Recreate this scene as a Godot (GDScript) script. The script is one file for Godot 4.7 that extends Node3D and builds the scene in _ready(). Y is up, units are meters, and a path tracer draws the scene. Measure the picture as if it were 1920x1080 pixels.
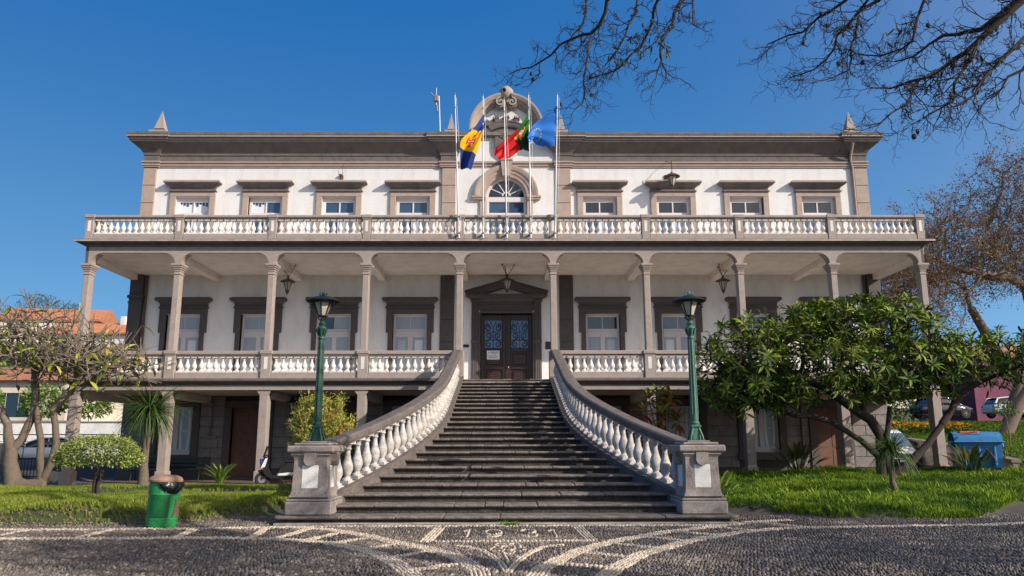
extends Node3D

# ---------------------------------------------------------------- mesh builder
class MB:
	var v := PackedVector3Array()
	var n := PackedVector3Array()
	var uv := PackedVector2Array()
	var ix := PackedInt32Array()
	func fan(p: Array, out: Vector3) -> void:
		var nn: Vector3 = (p[1] - p[0]).cross(p[2] - p[0])
		if p.size() > 3 and nn.length_squared() < 1e-14:
			nn = (p[2] - p[0]).cross(p[3] - p[0])
		if nn.length_squared() < 1e-16:
			return
		nn = nn.normalized()
		var flip := nn.dot(out) < 0.0
		if flip:
			nn = -nn
		var b := v.size()
		for q in p:
			v.append(q)
			n.append(nn)
			uv.append(Vector2.ZERO)
		for i in range(1, p.size() - 1):
			ix.append(b)
			if flip:
				ix.append(b + i)
				ix.append(b + i + 1)
			else:
				ix.append(b + i + 1)
				ix.append(b + i)
	func box(x0: float, x1: float, y0: float, y1: float, z0: float, z1: float, bev := 0.0, xf := Transform3D.IDENTITY) -> void:
		var c := Vector3(x0 + x1, y0 + y1, z0 + z1) * 0.5
		var h := Vector3(absf(x1 - x0), absf(y1 - y0), absf(z1 - z0)) * 0.5
		var o := xf * c
		if bev <= 0.0:
			for a in 3:
				for s in [-1.0, 1.0]:
					var p := []
					for k in [[-1, -1], [1, -1], [1, 1], [-1, 1]]:
						var q := Vector3()
						q[a] = s * h[a]
						q[(a + 1) % 3] = k[0] * h[(a + 1) % 3]
						q[(a + 2) % 3] = k[1] * h[(a + 2) % 3]
						p.append(xf * (c + q))
					fan(p, (p[0] + p[2]) * 0.5 - o)
			return
		bev = minf(bev, minf(h.x, minf(h.y, h.z)) * 0.9)
		for a in 3:
			var b := (a + 1) % 3
			var d := (a + 2) % 3
			for s in [-1.0, 1.0]:
				var p := []
				for k in [[-1, -1], [1, -1], [1, 1], [-1, 1]]:
					var q := Vector3()
					q[a] = s * h[a]
					q[b] = k[0] * (h[b] - bev)
					q[d] = k[1] * (h[d] - bev)
					p.append(xf * (c + q))
				fan(p, (p[0] + p[2]) * 0.5 - o)
				for s2 in [-1.0, 1.0]:
					var e := []
					for k in [[0, -1], [0, 1], [1, 1], [1, -1]]:
						var q := Vector3()
						q[d] = k[1] * (h[d] - bev)
						if k[0] == 0:
							q[a] = s * h[a]
							q[b] = s2 * (h[b] - bev)
						else:
							q[a] = s * (h[a] - bev)
							q[b] = s2 * h[b]
						e.append(xf * (c + q))
					fan(e, (e[0] + e[2]) * 0.5 - o)
		for sx in [-1.0, 1.0]:
			for sy in [-1.0, 1.0]:
				for sz in [-1.0, 1.0]:
					var t := []
					for a in 3:
						var q := Vector3(sx * (h.x - bev), sy * (h.y - bev), sz * (h.z - bev))
						q[a] = [sx, sy, sz][a] * h[a]
						t.append(xf * (c + q))
					fan(t, t[0] - o)
	# rows of points -> smooth surface; normals point along du x dv
	func grid(rows: Array, closed := false, uvs := false) -> void:
		var m: int = rows[0].size()
		var b := v.size()
		var r := rows.size()
		var acc := PackedVector3Array()
		acc.resize(r * m)
		var last := m if closed else m - 1
		var quads := PackedInt32Array()
		for i in r - 1:
			for j in last:
				var j2 := (j + 1) % m
				quads.append_array(PackedInt32Array([i * m + j, i * m + j2, (i + 1) * m + j2, (i + 1) * m + j]))
		for i in r:
			for j in m:
				v.append(rows[i][j])
				uv.append(Vector2(float(j) / maxf(m - 1, 1), float(i) / maxf(r - 1, 1)) if uvs else Vector2.ZERO)
		for k in range(0, quads.size(), 4):
			var q0 := quads[k]
			var q1 := quads[k + 1]
			var q2 := quads[k + 2]
			var q3 := quads[k + 3]
			var fn := (v[b + q2] - v[b + q0]).cross(v[b + q3] - v[b + q1])
			acc[q0] += fn
			acc[q1] += fn
			acc[q2] += fn
			acc[q3] += fn
			ix.append_array(PackedInt32Array([b + q0, b + q2, b + q1, b + q0, b + q3, b + q2]))
		for a in acc:
			n.append(a.normalized() if a.length_squared() > 1e-20 else Vector3.UP)
	func tube(path: Array, rad: Array, seg := 6, cap := true) -> void:
		var rows := []
		var up := Vector3.UP
		var t: Vector3 = (path[1] - path[0]).normalized()
		if absf(t.dot(up)) > 0.95:
			up = Vector3.RIGHT
		var side := t.cross(up).normalized()
		for i in path.size():
			if i == 0:
				t = (path[1] - path[0]).normalized()
			elif i == path.size() - 1:
				t = (path[i] - path[i - 1]).normalized()
			else:
				t = ((path[i + 1] - path[i]).normalized() + (path[i] - path[i - 1]).normalized()).normalized()
			side = (side - t * side.dot(t)).normalized()
			var w := side.cross(t)
			var ring := []
			for k in seg:
				var a := TAU * k / seg
				ring.append(path[i] + (side * cos(a) + w * sin(a)) * float(rad[i]))
			rows.append(ring)
		grid(rows, true)
		if cap:
			fan(rows[0], path[0] - path[1])
			fan(rows[-1], path[-1] - path[-2])
	# profile of (radius, height) turned round the y axis; flat facets between rows where the profile bends sharply
	func lathe(prof: Array, seg := 12, at := Vector3.ZERO, xf := Transform3D.IDENTITY) -> void:
		var part := []
		for i in prof.size():
			part.append(prof[i])
			var sharp := false
			if i > 0 and i < prof.size() - 1:
				var d0: Vector2 = (prof[i] - prof[i - 1]).normalized()
				var d1: Vector2 = (prof[i + 1] - prof[i]).normalized()
				sharp = d0.dot(d1) < 0.8
			if sharp or i == prof.size() - 1:
				if part.size() > 1:
					var rows := []
					for p in part:
						var ring := []
						for k in seg:
							var a := -TAU * k / seg
							ring.append(xf * (at + Vector3(cos(a) * p.x, p.y, sin(a) * p.x)))
						rows.append(ring)
					grid(rows, true)
				part = [prof[i]]
	# polygon extruded along an axis: "x": (z,y)  "z": (x,y)  "y": (x,z)
	static func m3(ax: String, p: Vector2, w: float) -> Vector3:
		if ax == "x":
			return Vector3(w, p.y, p.x)
		if ax == "z":
			return Vector3(p.x, p.y, w)
		return Vector3(p.x, w, p.y)
	func prism(poly: PackedVector2Array, ax: String, w0: float, w1: float, xf := Transform3D.IDENTITY) -> void:
		var tri := Geometry2D.triangulate_polygon(poly)
		var axis := MB.m3(ax, Vector2.ZERO, 1.0)
		for e in [[w0, -signf(w1 - w0)], [w1, signf(w1 - w0)]]:
			for k in range(0, tri.size(), 3):
				fan([xf * MB.m3(ax, poly[tri[k]], e[0]), xf * MB.m3(ax, poly[tri[k + 1]], e[0]), xf * MB.m3(ax, poly[tri[k + 2]], e[0])], xf.basis * axis * float(e[1]))
		var area := 0.0
		for i in poly.size():
			var p := poly[i]
			var q := poly[(i + 1) % poly.size()]
			area += p.x * q.y - q.x * p.y
		for i in poly.size():
			var p := poly[i]
			var q := poly[(i + 1) % poly.size()]
			var o := Vector2(q.y - p.y, p.x - q.x) * signf(area)
			fan([xf * MB.m3(ax, p, w0), xf * MB.m3(ax, q, w0), xf * MB.m3(ax, q, w1), xf * MB.m3(ax, p, w1)], xf.basis * MB.m3(ax, o, 0.0))
	func quad(a: Vector3, b: Vector3, c: Vector3, d: Vector3, out: Vector3) -> void:
		var k := v.size()
		fan([a, b, c, d], out)
		if v.size() > k:
			uv[k] = Vector2(0, 1)
			uv[k + 1] = Vector2(1, 1)
			uv[k + 2] = Vector2(1, 0)
			uv[k + 3] = Vector2(0, 0)
	func ball(c: Vector3, r: Vector3, seg := 12, rings := 8) -> void:
		var rows := []
		for i in rings + 1:
			var t := PI * i / rings - PI / 2
			var ring := []
			for k in seg:
				var a := -TAU * k / seg
				ring.append(c + Vector3(cos(a) * maxf(cos(t), 0.001) * r.x, sin(t) * r.y, sin(a) * maxf(cos(t), 0.001) * r.z))
			rows.append(ring)
		grid(rows, true)
	func mesh() -> ArrayMesh:
		var a := []
		a.resize(Mesh.ARRAY_MAX)
		a[Mesh.ARRAY_VERTEX] = v
		a[Mesh.ARRAY_NORMAL] = n
		a[Mesh.ARRAY_TEX_UV] = uv
		a[Mesh.ARRAY_INDEX] = ix
		var m := ArrayMesh.new()
		m.add_surface_from_arrays(Mesh.PRIMITIVE_TRIANGLES, a)
		return m

# ---------------------------------------------------------------- objects
var taken := {}
var M := {}
var rng := RandomNumberGenerator.new()

func numbered(nm: String) -> String:
	if not taken.has(nm):
		taken[nm] = 0
		return nm
	taken[nm] += 1
	return "%s_%03d" % [nm, taken[nm]]

func tag(o: Node, label: String, cat: String, grp := "", kind := "") -> void:
	if label:
		o.set_meta("label", label)
	if cat:
		o.set_meta("category", cat)
	if grp:
		o.set_meta("group", grp)
	if kind:
		o.set_meta("kind", kind)

func thing(nm: String, label: String, cat: String, at := Vector3.ZERO, turn := 0.0, grp := "") -> Node3D:
	var o := Node3D.new()
	o.name = numbered(nm)
	add_child(o)
	o.position = at
	o.rotation.y = turn
	tag(o, label, cat, grp)
	return o

func inst(nm: String, mesh: Mesh, mt: Material, parent: Node, xf := Transform3D.IDENTITY) -> MeshInstance3D:
	var o := MeshInstance3D.new()
	o.name = numbered(nm) if parent == self else nm
	o.mesh = mesh
	o.material_override = mt
	o.transform = xf
	parent.add_child(o, true)
	return o

func put(nm: String, b: MB, mt: Material, parent: Node) -> MeshInstance3D:
	return inst(nm, b.mesh(), mt, parent)

func struct(nm: String, b: MB, mt: Material) -> MeshInstance3D:
	var o := put(nm, b, mt, self)
	o.set_meta("kind", "structure")
	return o

func at(x: float, y: float, z: float) -> Transform3D:
	return Transform3D(Basis.IDENTITY, Vector3(x, y, z))

func frame(dir: Vector3, up: Vector3, pos: Vector3, s := 1.0, sw := 1.0) -> Transform3D:
	var x := dir.normalized()
	var z := x.cross(up)
	if z.length_squared() < 1e-6:
		z = x.cross(Vector3.FORWARD)
	z = z.normalized()
	return Transform3D(Basis(x * s, z.cross(x) * s, z * s * sw), pos)

func many(nm: String, mesh: Mesh, mt: Material, parent: Node, xs: Array, cols := []) -> MultiMeshInstance3D:
	var mm := MultiMesh.new()
	mm.transform_format = MultiMesh.TRANSFORM_3D
	mm.use_colors = cols.size() > 0
	mm.mesh = mesh
	mm.instance_count = xs.size()
	for i in xs.size():
		mm.set_instance_transform(i, xs[i])
	if cols.size():
		for i in xs.size():
			mm.set_instance_color(i, cols[i])
	var o := MultiMeshInstance3D.new()
	o.name = numbered(nm) if parent == self else nm
	o.multimesh = mm
	o.material_override = mt
	parent.add_child(o, true)
	o.set_meta("kind", "stuff")
	return o

# ---------------------------------------------------------------- materials
func sr(r: float, g: float, b: float) -> Color:
	return Color(r, g, b).linear_to_srgb()

func ntex(stops: Array, freq: float, sd: int, oct := 5, size := 512, cell := false) -> NoiseTexture2D:
	var f := FastNoiseLite.new()
	f.noise_type = FastNoiseLite.TYPE_CELLULAR if cell else FastNoiseLite.TYPE_SIMPLEX_SMOOTH
	f.frequency = freq
	f.seed = sd
	f.fractal_octaves = oct
	f.fractal_gain = 0.55
	var g := Gradient.new()
	var off := PackedFloat32Array()
	var col := PackedColorArray()
	for s in stops:
		off.append(s[0])
		col.append(s[1])
	g.offsets = off
	g.colors = col
	var t := NoiseTexture2D.new()
	t.width = size
	t.height = size
	t.seamless = true
	t.noise = f
	t.color_ramp = g
	return t

var bump_tex: NoiseTexture2D
var stain_tex := {}

func plain(r: float, g: float, b: float, rough: float, metal := 0.0) -> StandardMaterial3D:
	var m := StandardMaterial3D.new()
	m.albedo_color = sr(r, g, b)
	m.roughness = rough
	m.metallic = metal
	return m

# mineral surface: fine mottling, broad stains, fine relief
func stone(r: float, g: float, b: float, rough: float, amp: float, scale: float, bump: float, stain: float, sd: int) -> StandardMaterial3D:
	var m := StandardMaterial3D.new()
	var lo := 1.0 - amp
	var hi := 1.0 + amp * 0.6
	m.albedo_texture = ntex([[0.0, sr(r * lo * 0.9, g * lo * 0.9, b * lo * 0.88)], [0.35, sr(r * (lo + 1) * 0.5, g * (lo + 1) * 0.5, b * (lo + 1) * 0.5)], [0.55, sr(r, g, b)], [1.0, sr(r * hi, g * hi, b * hi)]], 0.02, sd, 6)
	m.roughness = rough
	m.uv1_triplanar = true
	m.uv1_world_triplanar = true
	m.uv1_scale = Vector3.ONE * scale
	if bump > 0.0:
		m.heightmap_enabled = true
		m.heightmap_texture = bump_tex
		m.heightmap_scale = bump
	if stain > 0.0:
		var key := int(stain * 100)
		if not stain_tex.has(key):
			var d := 1.0 - stain
			stain_tex[key] = ntex([[0.0, sr(d * 0.96, d * 0.93, d * 0.9)], [0.4, sr(0.5 + d * 0.5, 0.5 + d * 0.48, 0.5 + d * 0.47)], [0.62, sr(1, 1, 1)], [1.0, sr(1, 1, 1)]], 0.012, 91 + key, 5)
		m.detail_enabled = true
		m.detail_albedo = stain_tex[key]
		m.detail_blend_mode = BaseMaterial3D.BLEND_MODE_MUL
		m.detail_uv_layer = BaseMaterial3D.DETAIL_UV_2
		m.uv2_triplanar = true
		m.uv2_world_triplanar = true
		m.uv2_scale = Vector3.ONE * scale * 0.31
	return m

func leafmat(r: float, g: float, b: float, rough: float, back: float, tint := false) -> StandardMaterial3D:
	var m := plain(r, g, b, rough)
	m.vertex_color_use_as_albedo = tint
	m.metallic_specular = 0.3
	if back > 0.0:
		m.backlight_enabled = true
		m.backlight = Color(back, back, back * 0.5)
	return m

func make_materials() -> void:
	bump_tex = ntex([[0.0, Color.BLACK], [1.0, Color.WHITE]], 0.03, 5, 6)
	M.white = stone(0.68, 0.68, 0.68, 0.92, 0.035, 0.7, 0.2, 0.05, 1)
	M.white.uv2_scale = Vector3(0.33, 0.09, 0.33)
	M.veranda_white = stone(0.82, 0.81, 0.80, 0.92, 0.04, 0.7, 0.2, 0.06, 2)
	M.veranda_white.uv2_scale = Vector3(0.3, 0.12, 0.3)
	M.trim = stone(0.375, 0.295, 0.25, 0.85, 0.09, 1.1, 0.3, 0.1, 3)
	M.trim_shaded = stone(0.098, 0.085, 0.085, 0.8, 0.12, 1.1, 0.3, 0.12, 43)  # copy of trim darkened for the veranda, shade put into the colour
	M.column = stone(0.335, 0.283, 0.255, 0.85, 0.1, 1.3, 0.3, 0.12, 4)
	M.ledge = stone(0.150, 0.128, 0.122, 0.88, 0.2, 1.1, 0.4, 0.3, 6)  # trim darkened for cornices and lintels, their shade put into the colour
	M.nosing = stone(0.42, 0.37, 0.34, 0.88, 0.15, 1.1, 0.3, 0.25, 44)
	M.coping = stone(0.22, 0.185, 0.16, 0.92, 0.45, 1.6, 0.7, 0.5, 7)
	M.ceiling = stone(0.80, 0.735, 0.675, 0.92, 0.05, 0.6, 0.2, 0.1, 8)
	M.block = stone(0.25, 0.23, 0.225, 0.9, 0.14, 0.9, 0.5, 0.25, 9)
	M.mortar = stone(0.06, 0.055, 0.052, 0.95, 0.2, 1.0, 0.3, 0.0, 10)
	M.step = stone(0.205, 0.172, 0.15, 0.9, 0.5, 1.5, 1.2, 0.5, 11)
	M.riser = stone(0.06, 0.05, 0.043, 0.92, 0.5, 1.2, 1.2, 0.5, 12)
	M.rail = stone(0.145, 0.122, 0.112, 0.9, 0.35, 1.3, 0.8, 0.45, 13)
	M.pedestal = stone(0.30, 0.26, 0.24, 0.9, 0.2, 1.2, 0.5, 0.3, 14)
	M.baluster = stone(0.72, 0.69, 0.655, 0.88, 0.12, 2.0, 0.4, 0.16, 15)
	M.old_baluster = stone(0.58, 0.55, 0.52, 0.9, 0.4, 3.0, 0.8, 0.5, 16)
	M.panel = stone(0.70, 0.69, 0.67, 0.9, 0.06, 1.5, 0.2, 0.1, 17)
	M.frame = plain(0.62, 0.58, 0.585, 0.5)
	M.glass = plain(0.012, 0.016, 0.022, 0.04)
	M.glass.metallic_specular = 0.75
	M.glass_blue = plain(0.03, 0.07, 0.13, 0.05)
	M.glass_blue.metallic_specular = 0.75
	M.blind = plain(0.66, 0.68, 0.72, 0.3)
	M.inner = plain(0.46, 0.50, 0.56, 0.25)
	M.shutter = plain(0.33, 0.385, 0.45, 0.2)
	M.door = stone(0.035, 0.014, 0.010, 0.38, 0.3, 2.5, 0.2, 0.0, 18)
	M.door_red = stone(0.17, 0.075, 0.05, 0.6, 0.2, 2.0, 0.3, 0.2, 19)
	M.iron = plain(0.015, 0.015, 0.016, 0.5, 0.3)
	M.rust = stone(0.12, 0.065, 0.04, 0.85, 0.4, 3.0, 0.3, 0.0, 20)
	M.green_iron = stone(0.018, 0.075, 0.05, 0.45, 0.3, 3.0, 0.2, 0.2, 21)
	M.verdigris = stone(0.055, 0.155, 0.115, 0.55, 0.3, 3.0, 0.2, 0.25, 22)
	M.lamp_glass = plain(0.45, 0.41, 0.34, 0.25)
	M.pole = plain(0.62, 0.61, 0.6, 0.35)
	M.pole_gray = plain(0.22, 0.2, 0.2, 0.4, 0.3)
	M.bark = stone(0.17, 0.135, 0.10, 0.95, 0.35, 3.0, 1.2, 0.3, 23)
	M.bark_gray = stone(0.20, 0.163, 0.13, 0.95, 0.3, 3.0, 1.0, 0.3, 24)
	M.bark_dark = stone(0.045, 0.033, 0.028, 0.95, 0.3, 4.0, 0.5, 0.0, 25)
	M.bark_brown = stone(0.19, 0.14, 0.11, 0.95, 0.3, 2.0, 0.8, 0.2, 26)
	M.leaf = leafmat(1, 1, 1, 0.42, 0.45, true)
	M.grass = leafmat(1, 1, 1, 0.6, 0.5, true)
	M.pebble = leafmat(1, 1, 1, 0.55, 0.0, true)
	M.bed = stone(0.075, 0.064, 0.052, 0.95, 0.4, 2.0, 1.0, 0.3, 27)
	M.dirt = stone(0.16, 0.115, 0.08, 0.97, 0.4, 1.2, 1.5, 0.3, 28)
	M.soil = stone(0.055, 0.075, 0.02, 0.97, 0.5, 1.0, 1.5, 0.4, 29)
	M.concrete = stone(0.36, 0.32, 0.28, 0.95, 0.3, 0.6, 0.8, 0.6, 30)
	M.garden_wall = stone(0.78, 0.76, 0.73, 0.92, 0.1, 0.5, 0.3, 0.2, 31)
	M.cream = stone(0.68, 0.60, 0.50, 0.92, 0.08, 0.3, 0.2, 0.15, 32)
	M.tiles = stone(0.44, 0.185, 0.095, 0.9, 0.3, 0.6, 1.5, 0.3, 33)
	M.pink = stone(0.20, 0.06, 0.115, 0.9, 0.12, 0.4, 0.2, 0.2, 34)
	M.asphalt = stone(0.055, 0.052, 0.05, 0.95, 0.3, 0.8, 0.6, 0.3, 35)
	M.rubber = plain(0.012, 0.012, 0.012, 0.8)
	M.chrome = plain(0.6, 0.6, 0.6, 0.2, 1.0)
	M.black = plain(0.01, 0.01, 0.011, 0.35)
	M.bag = plain(0.008, 0.008, 0.012, 0.3)
	M.bin_green = stone(0.018, 0.27, 0.075, 0.5, 0.35, 2.5, 0.4, 0.35, 36)
	M.bin_lid = stone(0.34, 0.21, 0.13, 0.7, 0.2, 2.0, 0.3, 0.3, 37)
	M.blue_plastic = stone(0.05, 0.23, 0.52, 0.45, 0.12, 2.0, 0.2, 0.15, 38)
	M.bench_green = plain(0.01, 0.03, 0.028, 0.4)
	M.paint_white = plain(0.62, 0.63, 0.64, 0.18)
	M.paint_dark = plain(0.008, 0.010, 0.02, 0.08)
	M.paint_blue = plain(0.02, 0.09, 0.28, 0.15)
	for k in ["paint_white", "paint_dark", "paint_blue"]:
		M[k].clearcoat_enabled = true
		M[k].clearcoat = 1.0
		M[k].clearcoat_roughness = 0.05
	M.lens = plain(0.55, 0.57, 0.6, 0.1)
	M.orange = plain(0.75, 0.14, 0.03, 0.5)
	M.gate_green = plain(0.02, 0.16, 0.11, 0.6)
	M.red_plaque = plain(0.05, 0.018, 0.018, 0.5)
	M.dark_plaque = plain(0.015, 0.014, 0.014, 0.4)

# ---------------------------------------------------------------- ground height
func sst(a: float, b: float, x: float) -> float:
	var t := clampf((x - a) / (b - a), 0.0, 1.0)
	return t * t * (3.0 - 2.0 * t)

func lawn_left(x: float, z: float) -> float:      # 1 inside the left lawn, 0 outside
	var zf := 14.55 - 2.6 * sst(-6.7, -4.5, x)
	return sst(zf, zf - 0.8, z) * sst(1.6, 2.6, z) * sst(-4.3, -4.75, x) * sst(-24.0, -22.0, x)

func lawn_right(x: float, z: float) -> float:
	var zf := 13.75 - 2.4 * sst(6.6, 4.9, x) - 3.6 * sst(8.4, 12.6, x)
	return sst(zf, zf - 0.5, z) * sst(4.7, 5.1, x) * sst(-1.0, 0.4, z)

func gh(x: float, z: float) -> float:
	var h := 0.0
	h += 0.30 * sst(5.0, 11.0, x) * sst(12.5, 2.0, z)
	var wob := sin(x * 1.7 + sin(z * 0.9)) * sin(z * 1.3 + 0.7 * sin(x * 0.8))
	var l := lawn_left(x, z)
	if l > 0.0:
		h += l * (0.05 + (0.2 + 0.06 * wob) * sst(8.0, 11.5, z) + 0.03 * wob)
	l = lawn_right(x, z)
	if l > 0.0:
		h += l * (0.12 + 0.075 * wob)
	if x > 16.5:
		var up := sst(19.1, 19.5, x)
		var yard := sst(-0.6, -2.5, z) * (1.0 - up)
		h += up * (0.9 * sst(2.0, -6.0, z) + 1.55 * sst(-6.0, -25.0, z))
		h -= yard * 0.12
	if x < -15.0:
		h += 0.6 * sst(-0.6, -4.5, z) * sst(-16.6, -18.5, x)
	if z < -32.0:
		h += 16.0 * sst(-36.0, -95.0, z) * sst(16.0, -12.0, x)
		h += 7.0 * sst(-45.0, -110.0, z) * sst(10.0, 30.0, x)
	return h

func gp(x: float, z: float) -> Vector3:
	return Vector3(x, gh(x, z), z)

# ---------------------------------------------------------------- main
func _ready() -> void:
	rng.seed = 7
	var cam := Camera3D.new()
	cam.name = "camera"
	add_child(cam)
	cam.fov = rad_to_deg(2.0 * atan(540.0 / 1454.0))
	cam.near = 0.05
	cam.far = 600.0
	var fwd := Vector3(sin(deg_to_rad(0.42)) * cos(deg_to_rad(11.28)), sin(deg_to_rad(11.28)), -cos(deg_to_rad(0.42)) * cos(deg_to_rad(11.28)))
	cam.look_at_from_position(Vector3(0, 1.467, 28.97), Vector3(0, 1.467, 28.97) + fwd, Vector3.UP)
	cam.rotate_object_local(Vector3.FORWARD, deg_to_rad(0.12))
	cam.current = true
	var env := Environment.new()
	env.background_mode = Environment.BG_SKY
	var sky := ProceduralSkyMaterial.new()
	sky.sky_top_color = sr(0.001, 0.098, 0.34)
	sky.sky_horizon_color = sr(0.225, 0.50, 0.77)
	sky.sky_curve = 0.165
	sky.ground_horizon_color = sr(0.2, 0.22, 0.22)
	sky.ground_bottom_color = sr(0.1, 0.09, 0.08)
	sky.sun_angle_max = 120.0
	sky.sun_curve = 0.5
	env.sky = Sky.new()
	env.sky.sky_material = sky
	env.tonemap_mode = Environment.TONE_MAPPER_LINEAR
	env.tonemap_exposure = 1.25
	env.sdfgi_enabled = true
	env.ssao_enabled = true
	env.ssil_enabled = true
	var we := WorldEnvironment.new()
	we.name = "environment"
	we.environment = env
	add_child(we)
	var sun := DirectionalLight3D.new()
	sun.name = "sun"
	add_child(sun)
	sun.light_energy = 1.45
	sun.light_color = Color(1.0, 0.955, 0.90)
	sun.light_angular_distance = 0.5
	sun.shadow_enabled = true
	sun.look_at_from_position(Vector3(1.7, 1.0, 1.05) * 10.0, Vector3.ZERO, Vector3.UP)
	make_materials()
	build_ground()
	build_hall()
	build_stairs()
	build_fittings()
	build_plants()
	build_left_side()
	build_right_side()
	build_overhead_tree()

# ---------------------------------------------------------------- ground, lawns, pebble mosaic
func seg_dist(p: Vector2, a: Vector2, b: Vector2) -> float:
	var ab := b - a
	var t := clampf((p - a).dot(ab) / maxf(ab.length_squared(), 1e-9), 0.0, 1.0)
	return p.distance_to(a + ab * t)

func V2(a: Array) -> Array:
	var o := []
	for i in range(0, a.size(), 2):
		o.append(Vector2(a[i], a[i + 1]))
	return o

func oval(cx: float, cz: float, rx: float, rz: float, a0 := 0.0, a1 := TAU, n := 18) -> Array:
	var o := []
	for i in n + 1:
		var a := lerpf(a0, a1, float(i) / n)
		o.append(Vector2(cx + cos(a) * rx, cz + sin(a) * rz))
	return o

func mosaic_lines() -> Array:
	var up_l := V2([-10.5, 15.05, -7.5, 15.0, -5.2, 14.9, -4.3, 14.75, -3.7, 14.75, -3.05, 15.1, -2.24, 15.99, -1.72, 16.8, -1.13, 17.55, -0.65, 18.4, -0.32, 19.5, -0.25, 20.4])
	var lo_l := V2([-10.5, 16.35, -7.9, 16.3, -4.68, 16.25, -3.68, 16.4, -3.2, 16.6, -2.74, 16.85, -2.25, 17.35, -1.73, 18.1, -1.3, 19.1, -1.0, 20.0])
	var up_r := V2([0.25, 20.4, 0.43, 19.3, 1.0, 17.8, 1.66, 16.75, 2.65, 15.6, 3.6, 14.85, 4.6, 14.0, 5.4, 13.7])
	var lo_r := V2([1.0, 20.2, 1.3, 19.3, 1.79, 18.2, 2.8, 16.75, 3.89, 15.65, 4.8, 15.1, 6.4, 14.85, 8.6, 14.65, 10.5, 14.0])
	var L := [[up_l, 0.115], [lo_l, 0.115], [up_r, 0.115], [lo_r, 0.115]]
	for c in [[-9.6, 15.05, -9.6, 16.35], [-8.2, 15.0, -8.2, 16.3], [-6.8, 15.0, -6.75, 16.3], [-5.4, 14.95, -5.2, 16.25], [-4.2, 14.75, -4.0, 16.35], [-3.4, 14.9, -3.6, 16.4], [-2.7, 15.5, -3.1, 16.65], [-2.1, 16.2, -2.6, 17.0], [-1.55, 17.0, -2.05, 17.65], [-1.0, 17.8, -1.55, 18.5], [-0.5, 18.9, -1.15, 19.5],
			[0.55, 18.95, 1.3, 19.3], [0.95, 17.9, 1.65, 18.5], [1.5, 17.0, 2.15, 17.65], [2.1, 16.2, 2.75, 16.8], [2.8, 15.5, 3.4, 16.1], [3.6, 14.85, 4.2, 15.45], [4.6, 14.0, 5.3, 15.0]]:
		L.append([V2(c), 0.075])
	L.append([V2([-1.17, 14.9, -1.22, 16.8]), 0.11])
	L.append([V2([1.25, 14.8, 1.29, 16.75]), 0.11])
	L.append([V2([-1.22, 16.78, 1.29, 16.74]), 0.06])
	L.append([V2([-4.0, 14.62, 4.1, 14.58]), 0.07])
	L.append([V2([-0.72, 15.4, -0.63, 15.2, -0.63, 16.25]), 0.035])
	L.append([oval(-0.22, 15.55, 0.13, 0.33), 0.03])
	L.append([V2([-0.09, 15.55, -0.1, 16.0, -0.22, 16.25, -0.33, 16.1]), 0.03])
	L.append([oval(0.36, 15.45, 0.12, 0.25, -PI, PI * 0.5), 0.03])
	L.append([oval(0.36, 15.98, 0.13, 0.28, -PI * 0.5, PI), 0.03])
	L.append([V2([0.7, 15.4, 0.79, 15.2, 0.79, 16.25]), 0.035])
	L.append([V2([-0.72, 17.25, -0.5, 17.45, -0.3, 17.9, -0.09, 18.8, 0.0, 19.6]), 0.055])
	L.append([V2([0.8, 17.2, 0.55, 17.4, 0.34, 17.9, 0.13, 18.8, 0.02, 19.6]), 0.055])
	L.append([oval(0.02, 17.55, 0.1, 0.22), 0.025])
	for k in 5:
		var a := TAU * k / 5.0 + 0.3
		L.append([oval(0.02 + cos(a) * 0.17, 17.55 + sin(a) * 0.36, 0.085, 0.19, a - 1.9, a + 1.9, 10), 0.022])
	L.append([V2([-0.04, 18.05, 0.0, 18.5, 0.02, 18.9]), 0.025])
	return L

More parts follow.
